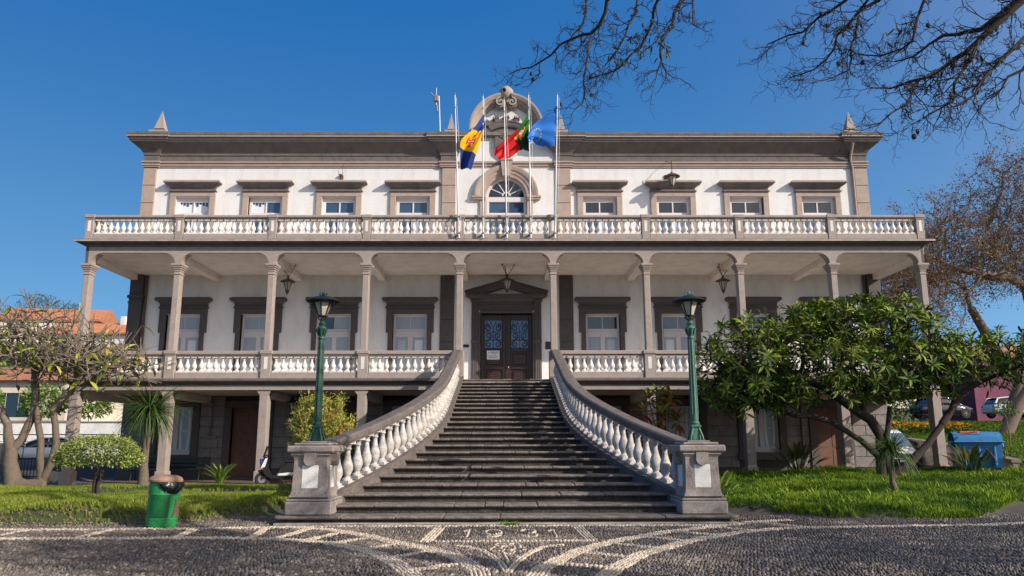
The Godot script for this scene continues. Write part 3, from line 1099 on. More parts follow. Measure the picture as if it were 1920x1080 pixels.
	shaft.box(-0.115, 0.115, 4.86, 7.9, -0.18, 0.18, 0.014)
	var shaft_m := shaft.mesh()
	var cap := MB.new()
	cap.box(-0.14, 0.14, 7.78, 7.83, -0.205, 0.205, 0.01)
	cap.box(-0.13, 0.13, 7.901, 7.97, -0.2, 0.2, 0.01)
	cap.box(-0.165, 0.165, 7.971, 8.04, -0.235, 0.235, 0.02)
	cap.box(-0.2, 0.2, 8.041, 8.11, -0.265, 0.265, 0.02)
	cap.box(-0.225, 0.225, 8.111, 8.2, -0.29, 0.29, 0.012)
	var cap_m := cap.mesh()
	for x in COLS:
		var c := inst("column", shaft_m, M.column, hall, at(x, 0, -0.18))
		inst("capital", cap_m, M.column, c)
		var beam := MB.new()
		beam.box(x - 0.15, x + 0.15, 8.35, 8.599, -4.0, -0.37, 0.01)
		put("ceiling_beam", beam, M.ceiling, hall)
		beam = MB.new()
		beam.box(x - 0.16, x + 0.16, 3.12, 3.419, -4.0, -0.4, 0.01)
		put("ceiling_beam", beam, M.ceiling, hall)
	for i in 9:
		b = MB.new()
		b.prism(arch_panel(COLS[i], COLS[i + 1], 0.115, 8.2, 8.63, 8.87, 0.44), "z", -0.36, 0.0)
		put("arch", b, M.column, hall)
	for s in [-1.0, 1.0]:
		b = MB.new()
		b.prism(PackedVector2Array([Vector2(s * 15.991, 8.201), Vector2(s * 16.105, 8.201), Vector2(s * 16.105, 8.87), Vector2(s * 15.991, 8.87)]), "z", -0.36, -0.002)
		b.prism(arch_panel(-3.75, -0.36, 0.0, 8.2, 8.63, 8.87, 0.55), "x", s * 15.86, s * 16.1)
		put("side_arch", b, M.trim_shaded, hall)
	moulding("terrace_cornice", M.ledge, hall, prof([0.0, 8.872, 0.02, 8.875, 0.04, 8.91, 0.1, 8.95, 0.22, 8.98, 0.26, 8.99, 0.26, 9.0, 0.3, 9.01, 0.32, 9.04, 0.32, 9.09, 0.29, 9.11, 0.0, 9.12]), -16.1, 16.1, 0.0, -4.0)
	moulding("terrace_nosing", M.nosing, hall, prof([0.3, 9.012, 0.326, 9.016, 0.326, 9.075, 0.3, 9.08]), -16.1, 16.1, 0.0, -4.0)
	b = MB.new()
	b.box(-16.1, 16.1, 8.871, 9.11, -0.4, -0.001)
	put("terrace_cornice", b, M.ledge, hall)
	for i in 10:
		post(hall, COLS[i], 0.02, 9.1, 10.09, 0.3, 0.11)
	for i in 9:
		balustrade(hall, Vector3(COLS[i] + 0.16, 0, 0.02), Vector3(COLS[i + 1] - 0.16, 0, 0.02), 9.1, 9.34, 9.92, 10.08, 13, baluster_mesh)
	for s in [-1.0, 1.0]:
		balustrade(hall, Vector3(s * 15.99, 0, -0.15), Vector3(s * 15.99, 0, -3.88), 9.1, 9.34, 9.92, 10.08, 14, baluster_mesh)
	# --- veranda balustrade and ledge
	for i in 10:
		if i == 4 or i == 5:
			b = MB.new()
			b.box(COLS[i] - 0.19, COLS[i] + 0.19, 3.78, 4.86, -0.37, 0.01, 0.012)
			put("pedestal", b, M.column, hall)
		else:
			post(hall, COLS[i], -0.18, 3.82, 4.86, 0.38, 0.13)
	for i in 9:
		if i == 4:
			continue
		balustrade(hall, Vector3(COLS[i] + 0.2, 0, -0.18), Vector3(COLS[i + 1] - 0.2, 0, -0.18), 3.82, 4.06, 4.64, 4.86, 12, baluster_mesh)
	for s in [-1.0, 1.0]:
		balustrade(hall, Vector3(s * 15.99, 0, -0.38), Vector3(s * 15.99, 0, -3.7), 3.82, 4.06, 4.64, 4.86, 12, baluster_mesh)
	moulding("veranda_fascia", M.column, hall, prof([0.0, 3.395, 0.045, 3.395, 0.045, 3.57, 0.0, 3.575]), -16.12, -2.05, 0.0, -4.0)
	moulding("veranda_fascia", M.column, hall, prof([0.0, 3.395, 0.045, 3.395, 0.045, 3.57, 0.0, 3.575]), 2.05, 16.12, 0.0, -4.0)
	var lp := prof([0.0, 3.576, 0.04, 3.58, 0.06, 3.6, 0.1, 3.65, 0.2, 3.69, 0.24, 3.7, 0.26, 3.73, 0.26, 3.8, 0.23, 3.82, 0.0, 3.825])
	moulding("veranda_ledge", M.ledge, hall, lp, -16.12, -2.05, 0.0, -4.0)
	moulding("veranda_ledge", M.ledge, hall, lp, 2.05, 16.12, 0.0, -4.0)
	b = MB.new()
	b.box(-16.12, -2.0, 3.399, 3.82, -0.42, -0.001)
	b.box(2.0, 16.12, 3.399, 3.82, -0.42, -0.001)
	put("veranda_ledge", b, M.ledge, hall)
	# --- ground floor pillars
	b = MB.new()
	b.box(-0.16, 0.16, 0.0, 3.22, -0.2, 0.2, 0.014)
	var corb := PackedVector2Array([Vector2(-0.16, 3.22), Vector2(0.16, 3.22), Vector2(0.19, 3.27), Vector2(0.24, 3.33), Vector2(0.24, 3.398), Vector2(-0.24, 3.398), Vector2(-0.24, 3.33), Vector2(-0.19, 3.27)])
	b.prism(corb, "z", -0.2, 0.2)
	var pm := b.mesh()
	b = MB.new()
	b.box(-0.2, 0.2, -0.3, 0.47, -0.24, 0.24, 0.02)
	var plm := b.mesh()
	for x in COLS:
		if absf(x) < 2.0:
			continue
		var g := gh(x, 0.0) * (0.4 if x > 0 else 0.0)
		var p := inst("pillar", pm, M.column, hall, at(x, 0, -0.2))
		inst("plinth", plm, M.column, p, at(0, g, 0))
	build_ground_floor()
	build_main_door()

func build_ground_floor() -> void:
	var z := -4.0
	# openings: centre, half width, bottom, top, kind
	var op := [[-13.85, 0.72, 1.0, 2.97, 0], [-10.78, 0.72, 0.12, 2.92, 1], [-7.4, 0.75, 0.12, 2.92, 1], [-4.14, 0.72, 0.12, 2.98, 2], [4.14, 0.72, 0.12, 2.98, 2], [7.4, 0.72, 1.0, 2.97, 0], [10.72, 0.72, 1.05, 3.03, 0], [13.62, 0.62, 0.26, 2.92, 3]]
	var holes := []
	for o in op:
		holes.append([o[0] - o[1], o[0] + o[1], o[2], o[3]])
	var w := wall("ground_floor_wall", M.mortar, hall, -16.08, 16.08, -0.2, 3.42, -4.4, -4.035, holes)
	b_blocks(w, op)
	var b := MB.new()
	for o in op:
		var tx: float = o[0]
		var hw: float = o[1]
		var s := MB.new()
		var sill: bool = o[2] > 0.5
		s.box(tx - hw - 0.3, tx - hw, -0.1 if not sill else o[2] - 0.0, o[3], z - 0.3, z + 0.07, 0.012)
		s.box(tx + hw, tx + hw + 0.3, -0.1 if not sill else o[2] - 0.0, o[3], z - 0.3, z + 0.07, 0.012)
		s.box(tx - hw - 0.3, tx + hw + 0.3, o[3] + 0.002, o[3] + 0.3, z - 0.3, z + 0.07, 0.012)
		if sill:
			s.box(tx - hw - 0.34, tx + hw + 0.34, o[2] - 0.32, o[2] - 0.002, z - 0.3, z + 0.1, 0.015)
		else:
			s.box(tx - hw - 0.02, tx + hw + 0.02, -0.1, o[2], z - 0.3, z + 0.2, 0.015)
		var host: MeshInstance3D
		if o[4] == 0 or o[4] == 2:
			var f := MB.new()
			var y0: float = o[2]
			var y1: float = o[3]
			for q in [[-hw, -hw + 0.09, y0, y1], [hw - 0.09, hw, y0, y1], [-hw + 0.09, hw - 0.09, y1 - 0.1, y1], [-hw + 0.09, hw - 0.09, y0, y0 + 0.12], [-0.1, 0.1, y0 + 0.12, y1 - 0.1], [-hw + 0.09, -0.1, y0 + 0.12, y0 + 0.22], [0.1, hw - 0.09, y0 + 0.12, y0 + 0.22]]:
				f.box(tx + q[0], tx + q[1], q[2], q[3], z - 0.22, z - 0.12, 0.01)
			f.box(tx - hw + 0.09, tx - 0.1, (y0 + y1) * 0.5 - 0.02, (y0 + y1) * 0.5 + 0.02, z - 0.21, z - 0.14)
			f.box(tx + 0.1, tx + hw - 0.09, (y0 + y1) * 0.5 - 0.02, (y0 + y1) * 0.5 + 0.02, z - 0.21, z - 0.14)
			host = put("window", f, M.frame, hall)
			for sd in [-1.0, 1.0]:
				var g := MB.new()
				g.box(tx + sd * (hw + 0.02) * 0.5 - 0.26, tx + sd * (hw + 0.02) * 0.5 + 0.26, y0 + 0.2, y1 - 0.09, z - 0.19, z - 0.175)
				put("pane", g, M.shutter, host)
				var cu := MB.new()
				for k in 2:
					var rows := []
					for i in 9:
						var t := i / 8.0
						var yy := lerpf(y0 + 0.22, y1 - 0.12, t)
						var row := []
						for j in 5:
							row.append(Vector3(tx + sd * (hw + 0.02) * 0.5 + (k * 2 - 1) * (0.13 + 0.05 * sin(t * 3.0)) + (j - 2) * 0.025, yy, z - 0.168 + 0.006 * sin(j * 3.1 + t)))
						rows.append(row)
					cu.grid(rows)
				put("curtain", cu, M.blind, host)
		else:
			var f := MB.new()
			f.box(tx - hw, tx + hw, o[2], o[3], z - 0.26, z - 0.2)
			for k in 2:
				for r in 3:
					f.box(tx - hw + 0.1 + k * (hw - 0.02), tx - 0.08 + k * (hw - 0.02), o[2] + 0.12 + r * 0.88, o[2] + 0.9 + r * 0.88, z - 0.205, z - 0.185, 0.012)
			host = put("door", f, M.door_red, hall)
			var h := MB.new()
			h.ball(Vector3(tx + hw - 0.14, o[2] + 1.1, z - 0.15), Vector3(0.035, 0.035, 0.035), 8, 6)
			put("handle", h, M.chrome, host)
		put("surround", s, M.trim_shaded, host)
	var runs := []
	var cur := -16.1
	for o in op:
		var lo: float = o[0] - o[1] - 0.3
		var hi: float = o[0] + o[1] + 0.3
		if o[2] > 0.5:
			continue
		runs.append([cur, lo])
		cur = hi
	runs.append([cur, 16.1])
	for s in runs:
		b = MB.new()
		b.box(s[0], s[1], -0.2, 0.42, -4.2, -3.95, 0.02)
		put("base_plinth", b, M.trim_shaded, hall)
	# conduit and fuse box on the wall
	b = MB.new()
	b.tube([Vector3(-12.3, 3.2, -3.95), Vector3(-12.3, 1.75, -3.95)], [0.018, 0.018], 6)
	put("conduit", b, M.ledge, hall)
	b = MB.new()
	b.box(-12.68, -12.0, 1.28, 1.62, -4.02, -3.93, 0.01)
	b.box(-12.63, -12.05, 1.66, 1.78, -4.02, -3.94, 0.01)
	put("fuse_box", b, M.block, hall)
	b = MB.new()
	b.tube([Vector3(12.35, 3.2, -3.95), Vector3(12.35, 0.5, -3.95)], [0.03, 0.03], 6)
	put("conduit", b, M.iron, hall)

func b_blocks(parent: Node, op: Array) -> void:
	var rows := [[0.43, 0.86], [0.86, 1.29], [1.29, 1.72], [1.72, 2.15], [2.15, 2.58], [2.58, 3.01], [3.01, 3.41]]
	for r in rows.size():
		var y0: float = rows[r][0]
		var y1: float = rows[r][1]
		var blocked := []
		for o in op:
			if y1 > o[2] - 0.3 and y0 < o[3] + 0.28:
				blocked.append([o[0] - o[1] - 0.3, o[0] + o[1] + 0.3])
		blocked.append([-1.9, 1.9])
		blocked.sort_custom(func(p, q): return p[0] < q[0])
		var free := []
		var cur := -16.05
		for q in blocked:
			if q[0] > cur + 0.05:
				free.append([cur, q[0]])
			cur = maxf(cur, q[1])
		free.append([cur, 16.05])
		for f in free:
			var x: float = f[0]
			var first := true
			while x < f[1] - 0.02:
				var wd := 0.98 + rng.randf_range(-0.12, 0.12)
				if first and r % 2:
					wd *= 0.5
				first = false
				if f[1] - x - wd < 0.3:
					wd = f[1] - x
				var b := MB.new()
				b.box(x + 0.004, minf(x + wd, f[1]) - 0.008, y0 + 0.004, y1 - 0.008, -4.2, -4.0 + rng.randf_range(-0.006, 0.006), 0.016)
				put("stone_block", b, M.block, parent)
				x += wd

func build_main_door() -> void:
	var z := -4.0
	var b := MB.new()
	b.box(-1.11, 1.11, 3.8, 6.93, z - 0.36, z - 0.28)
	for s in [-1.0, 1.0]:
		var c: float = s * 0.57
		for q in [[-0.54, -0.4, 3.82, 6.9], [0.4, 0.54, 3.82, 6.9], [-0.4, 0.4, 6.66, 6.9], [-0.4, 0.4, 5.3, 5.42], [-0.4, 0.4, 4.55, 4.66], [-0.4, 0.4, 3.82, 3.95]]:
			b.box(c + q[0], c + q[1], q[2], q[3], z - 0.285, z - 0.2, 0.012)
		b.box(c - 0.3, c + 0.3, 4.74, 5.2, z - 0.285, z - 0.215, 0.03)
		b.box(c - 0.3, c + 0.3, 4.03, 4.47, z - 0.285, z - 0.215, 0.03)
	b.box(-0.06, 0.06, 3.82, 6.9, z - 0.29, z - 0.17, 0.02)
	var door := put("main_door", b, M.door, hall)
	for s in [-1.0, 1.0]:
		var c: float = s * 0.57
		var g := MB.new()
		g.box(c - 0.4, c + 0.4, 5.42, 6.66, z - 0.275, z - 0.26)
		var gm := plain(0.10, 0.19, 0.36, 0.12)  # blue sky reflection put into the pane colour
		put("pane", g, gm, door)
		var ir := MB.new()
		for k in 3:
			var yy := 5.63 + k * 0.35
			for q in [-1.0, 1.0]:
				var path := []
				var rd := []
				for i in 17:
					var t := i / 16.0
					var a := t * TAU * 1.35 + (PI * 0.5 if k % 2 == 0 else -PI * 0.5)
					var rr := lerpf(0.15, 0.03, t)
					path.append(Vector3(c + q * (0.2 - cos(a) * rr), yy + sin(a) * rr, z - 0.235))
					rd.append(lerpf(0.024, 0.014, t))
				ir.tube(path, rd, 5)
			ir.box(c - 0.38, c + 0.38, yy - 0.19, yy - 0.165, z - 0.25, z - 0.225)
		for q in [-0.27, -0.1, 0.1, 0.27]:
			ir.tube([Vector3(c + q - 0.06, 6.4, z - 0.235), Vector3(c + q, 6.62, z - 0.235), Vector3(c + q + 0.06, 6.4, z - 0.235)], [0.016, 0.02, 0.016], 5)
		ir.box(c - 0.4, c - 0.365, 5.42, 6.66, z - 0.25, z - 0.22)
		ir.box(c + 0.365, c + 0.4, 5.42, 6.66, z - 0.25, z - 0.22)
		ir.box(c - 0.012, c + 0.012, 5.42, 6.4, z - 0.25, z - 0.22)
		put("iron_grille", ir, M.iron, door)
	b = MB.new()
	b.ball(Vector3(0.08, 4.62, z - 0.13), Vector3(0.04, 0.04, 0.04), 8, 6)
	put("handle", b, M.chrome, door)
	b = MB.new()
	b.quad(Vector3(-0.84, 4.96, z - 0.19), Vector3(-0.3, 4.96, z - 0.19), Vector3(-0.3, 5.34, z - 0.19), Vector3(-0.84, 5.34, z - 0.19), Vector3.BACK)
	var im := Image.create(96, 64, false, Image.FORMAT_RGBA8)
	im.fill(Color(0.86, 0.87, 0.89))
	for q in [[28, 8, 60, 5], [28, 17, 22, 4], [54, 17, 30, 4], [46, 27, 30, 2], [10, 34, 76, 2], [10, 39, 70, 2], [10, 45, 76, 2], [10, 51, 76, 4]]:
		for xx in range(q[0], q[0] + q[2]):
			if (xx * 7 + q[1]) % 11 > 2:
				im.fill_rect(Rect2i(xx, q[1], 1, q[3]), Color(0.16, 0.19, 0.28))
	im.fill_rect(Rect2i(10, 7, 9, 11), Color(0.6, 0.65, 0.72))
	var pm := plain(1, 1, 1, 0.7)
	pm.albedo_texture = ImageTexture.create_from_image(im)
	put("paper_notice", b, pm, door)
	# stone surround with pilasters, entablature and pediment
	b = MB.new()
	for s in [-1.0, 1.0]:
		b.box(s * 1.12, s * 1.2, 3.8, 6.98, z - 0.4, z + 0.05, 0.012)
		b.box(s * 1.2, s * 1.5, 3.8, 6.98, z - 0.1, z + 0.09, 0.012)
		b.box(s * 1.17, s * 1.53, 3.8, 4.0, z - 0.1, z + 0.13, 0.012)
		for k in 3:
			b.box(s * (1.24 + k * 0.08), s * (1.285 + k * 0.08), 5.85, 7.4, z, z + 0.115, 0.01)
			b.box(s * (1.24 + k * 0.08), s * (1.285 + k * 0.08), 4.05, 5.6, z, z + 0.105, 0.01)
		b.box(s * 1.19, s * 1.51, 5.62, 5.8, z, z + 0.14, 0.03)
		b.box(s * 1.2, s * 1.5, 6.981, 7.42, z - 0.1, z + 0.095, 0.012)
		b.box(s * 1.16, s * 1.54, 7.421, 7.52, z - 0.1, z + 0.16, 0.02)
	b.box(-1.12, 1.12, 6.93, 7.06, z - 0.4, z + 0.05, 0.012)
	b.box(-1.2, 1.2, 7.061, 7.5, z - 0.2, z + 0.03, 0.012)
	b.box(-1.2, 1.2, 7.1, 7.14, z, z + 0.05, 0.01)
	b.box(-1.2, 1.2, 7.26, 7.3, z, z + 0.05, 0.01)
	put("door_surround", b, M.trim_shaded, door)
	moulding("pediment_cornice", M.trim_shaded, door, prof([0.05, 7.522, 0.12, 7.53, 0.14, 7.58, 0.26, 7.62, 0.3, 7.64, 0.3, 7.74, 0.0, 7.76]), -1.45, 1.45, z, z - 0.1)
	b = MB.new()
	for s in [-1.0, 1.0]:
		b.prism(PackedVector2Array([Vector2(s * 1.76, 7.762), Vector2(s * 1.76, 7.84), Vector2(0, 8.34), Vector2(0, 8.04), Vector2(s * 0.95, 7.762)]), "z", z - 0.05, z + 0.24)
		b.prism(PackedVector2Array([Vector2(s * 1.8, 7.842), Vector2(s * 1.8, 7.89), Vector2(0, 8.4), Vector2(0, 8.342)]), "z", z - 0.05, z + 0.3)
	put("pediment", b, M.trim_shaded, door)
	b = MB.new()
	b.box(-1.84, -1.6, 5.46, 5.58, z - 0.01, z + 0.03, 0.008)
	put("plaque", b, M.dark_plaque, hall)
	b = MB.new()
	b.box(-1.82, -1.63, 4.92, 5.42, z - 0.01, z + 0.025, 0.008)
	put("notice_board", b, M.veranda_white, hall)
	b = MB.new()
	b.box(1.66, 2.0, 5.37, 5.7, z - 0.01, z + 0.03, 0.008)
	put("plaque", b, M.red_plaque, hall)

func build_arch_window() -> void:
	var z := -4.0
	var c := Vector3(0, 12.19, z)
	var f := MB.new()
	ring_arc(f, c + Vector3(0, 0, -0.22), [Vector2(0.9, 0), Vector2(0.9, 0.1), Vector2(0.79, 0.1), Vector2(0.79, 0)], 0.0, PI, 24)
	ring_arc(f, c + Vector3(0, 0.06, -0.2), [Vector2(0.2, 0), Vector2(0.2, 0.07), Vector2(0.14, 0.07), Vector2(0.14, 0)], 0.0, PI, 12)
	for k in 5:
		var a := PI * (k + 1) / 6.0
		var d := Vector3(cos(a), sin(a), 0)
		f.tube([c + Vector3(0, 0.06, -0.16) + d * 0.17, c + Vector3(0, 0, -0.16) + d * 0.82], [0.025, 0.025], 4)
	f.box(-0.9, 0.9, 11.96, 12.19, z - 0.22, z - 0.1, 0.012)
	f.box(-0.9, -0.77, 9.1, 11.96, z - 0.22, z - 0.1, 0.012)
	f.box(0.77, 0.9, 9.1, 11.96, z - 0.22, z - 0.1, 0.012)
	f.box(-0.77, 0.77, 11.28, 11.46, z - 0.22, z - 0.1, 0.012)
	f.box(-0.04, 0.04, 9.1, 11.28, z - 0.22, z - 0.1, 0.012)
	var w := put("arched_window", f, M.frame, hall)
	var g := MB.new()
	var poly := PackedVector2Array()
	for i in 17:
		var a := PI * i / 16.0
		poly.append(Vector2(cos(a) * 0.8, 12.19 + sin(a) * 0.8))
	g.prism(poly, "z", z - 0.2, z - 0.18)
	put("pane", g, M.glass, w)
	for s in [-1.0, 1.0]:
		g = MB.new()
		g.box(s * 0.005, s * 0.78, 11.45, 11.97, z - 0.2, z - 0.17)
		put("pane", g, M.glass_blue, w)
		g = MB.new()
		g.box(s * 0.03, s * 0.78, 9.1, 11.29, z - 0.2, z - 0.17)
		put("pane", g, M.glass_blue, w)
	var b := MB.new()
	for s in [-1.0, 1.0]:
		b.box(s * 0.905, s * 1.18, 9.1, 12.0, z - 0.3, z + 0.08, 0.014)
		b.box(s * 0.9, s * 1.5, 12.002, 12.08, z - 0.2, z + 0.16, 0.02)
		b.box(s * 0.9, s * 1.54, 12.081, 12.19, z - 0.2, z + 0.2, 0.02)
	ring_arc(b, Vector3(0, 12.19, z), [Vector2(0.9, -0.2), Vector2(0.9, 0.07), Vector2(1.05, 0.08), Vector2(1.06, 0.11), Vector2(1.2, 0.13), Vector2(1.22, 0.17), Vector2(1.34, 0.2), Vector2(1.42, 0.2), Vector2(1.44, 0.0)], 0.0, PI, 36)
	b.prism(PackedVector2Array([Vector2(-0.17, 13.08), Vector2(0.17, 13.08), Vector2(0.25, 13.78), Vector2(-0.25, 13.78)]), "z", z, z + 0.26)
	b.box(-0.29, 0.29, 13.781, 13.87, z, z + 0.3, 0.02)
	put("archivolt", b, M.trim, w)

func spiral(b: MB, c: Vector3, r0: float, turns: float, a0: float, sgn: float, w: float, th: float) -> void:
	var rows := []
	var n := 40
	for i in n + 1:
		var t := float(i) / n
		var a := a0 + sgn * t * TAU * turns
		var r := lerpf(r0, r0 * 0.12, t)
		var d := Vector3(cos(a), sin(a), 0)
		rows.append([c + d * r, c + d * r + Vector3(0, 0, w), c + d * (r - th) + Vector3(0, 0, w), c + d * (r - th)])
	for k in 3:
		var sub := []
		for q in rows:
			sub.append([q[k], q[k + 1]])
		b.grid(sub)

func build_gable() -> void:
	var z := -4.0
	var b := MB.new()
	var poly := PackedVector2Array([Vector2(2.22, 13.82), Vector2(2.22, 14.9), Vector2(1.55, 14.96)])
	for i in 25:
		var a := PI * i / 24.0
		poly.append(Vector2(cos(a) * 1.5, 15.3 + sin(a) * 1.5))
	poly.append(Vector2(-1.55, 14.96))
	poly.append(Vector2(-2.22, 14.9))
	poly.append(Vector2(-2.22, 13.82))
	b.prism(poly, "z", z - 0.4, z + 0.03)
	var gable := put("gable", b, M.white, hall)
	b = MB.new()
	var pr := [Vector2(1.2, 0.03), Vector2(1.2, 0.1), Vector2(1.3, 0.16), Vector2(1.32, 0.22), Vector2(1.43, 0.28), Vector2(1.45, 0.36), Vector2(1.58, 0.42), Vector2(1.66, 0.42), Vector2(1.68, 0.36), Vector2(1.68, -0.42)]
	ring_arc(b, Vector3(0, 15.3, z), pr, -0.12, PI * 0.5 - 0.15, 26)
	ring_arc(b, Vector3(0, 15.3, z), pr, PI + 0.12, PI * 0.5 + 0.15, 26)
	put("scroll_moulding", b, M.column, gable)
	b = MB.new()
	for s in [-1.0, 1.0]:
		spiral(b, Vector3(s * 0.26, 16.5, z), 0.24, 1.6, PI * 0.5, -s, 0.46, 0.07)
		b.lathe([Vector2(0.235, 0.0), Vector2(0.235, 0.4)], 18, Vector3.ZERO, Transform3D(Basis(Vector3.RIGHT, PI / 2), Vector3(s * 0.26, 16.5, z)))
		b.lathe([Vector2(0.001, 0.36), Vector2(0.235, 0.36)], 18, Vector3.ZERO, Transform3D(Basis(Vector3.RIGHT, PI / 2), Vector3(s * 0.26, 16.5, z)))
		spiral(b, Vector3(s * 1.38, 15.12, z), 0.2, 1.5, PI * 0.5 - s * PI * 0.5, s, 0.46, 0.06)
		b.lathe([Vector2(0.001, 0.36), Vector2(0.195, 0.36), Vector2(0.195, 0.0)], 18, Vector3.ZERO, Transform3D(Basis(Vector3.RIGHT, PI / 2), Vector3(s * 1.38, 15.12, z)))
	put("volute", b, M.column, gable)
	b = MB.new()
	b.ball(Vector3(0, 17.03, z + 0.1), Vector3(0.34, 0.36, 0.34), 20, 14)
	b.lathe([Vector2(0.16, 16.55), Vector2(0.13, 16.7), Vector2(0.2, 16.75)], 14, Vector3(0, 0, z + 0.1))
	put("ball_finial", b, M.column, gable)
	# coat of arms: mural crown above a shield
	b = MB.new()
	var sh := PackedVector2Array([Vector2(-0.5, 15.2), Vector2(0.5, 15.2), Vector2(0.5, 14.45), Vector2(0.42, 14.2), Vector2(0.2, 14.02), Vector2(0, 13.94), Vector2(-0.2, 14.02), Vector2(-0.42, 14.2), Vector2(-0.5, 14.45)])
	b.prism(sh, "z", z, z + 0.2)
	for k in 26:
		var q := Vector2(rng.randf_range(-0.42, 0.42), rng.randf_range(14.75, 15.12))
		b.ball(Vector3(q.x, q.y, z + 0.2), Vector3(0.06, 0.05, 0.05), 6, 4)
	put("shield", b, M.ledge, gable)
	b = MB.new()
	ring_arc(b, Vector3(0, 14.1, z), [Vector2(1.3, 0), Vector2(1.3, 0.2), Vector2(1.38, 0.24), Vector2(1.4, 0.2), Vector2(1.5, 0.22), Vector2(1.56, 0.26), Vector2(1.6, 0.22), Vector2(1.6, 0)], PI * 0.5 - 0.55, PI * 0.5 + 0.55, 16)
	for k in 5:
		var a := PI * 0.5 + (k - 2) * 0.27
		var xf := Transform3D(Basis(Vector3.BACK, a - PI * 0.5), Vector3(cos(a) * 1.6, 14.1 + sin(a) * 1.6, z + 0.12))
		b.box(-0.09, 0.09, -0.02, 0.17, -0.1, 0.12, 0.015, xf)
		for q in 3:
			b.box(-0.13 + q * 0.09, -0.07 + q * 0.09, 0.171, 0.25, -0.11, 0.14, 0.01, xf)
		b.box(-0.14, 0.14, 0.13, 0.172, -0.12, 0.15, 0.01, xf)
	put("mural_crown", b, M.ledge, gable)

# ---------------------------------------------------------------- grand staircase
const TREAD := 0.6226
const RISE := 0.158

func half_w(z: float) -> float:
	var p := [[0.0, 1.62], [6.2, 1.63], [7.2, 1.69], [8.1, 1.79], [9.35, 2.02], [9.97, 2.17], [10.59, 2.35], [11.22, 2.53], [11.84, 2.73], [12.46, 2.98], [13.08, 3.24], [13.7, 3.5]]
	if z <= 0.0:
		return 1.62
	for i in p.size() - 1:
		if z <= p[i + 1][0]:
			return lerpf(p[i][1], p[i + 1][1], (z - p[i][0]) / (p[i + 1][0] - p[i][0]))
	return 3.5

func half_s(z: float) -> float:
	return (half_w(z - 0.5) + half_w(z - 0.25) + half_w(z) + half_w(z + 0.25) + half_w(z + 0.5)) / 5.0

func nose_y(z: float) -> float:
	return RISE + (14.33 - z) * RISE / TREAD

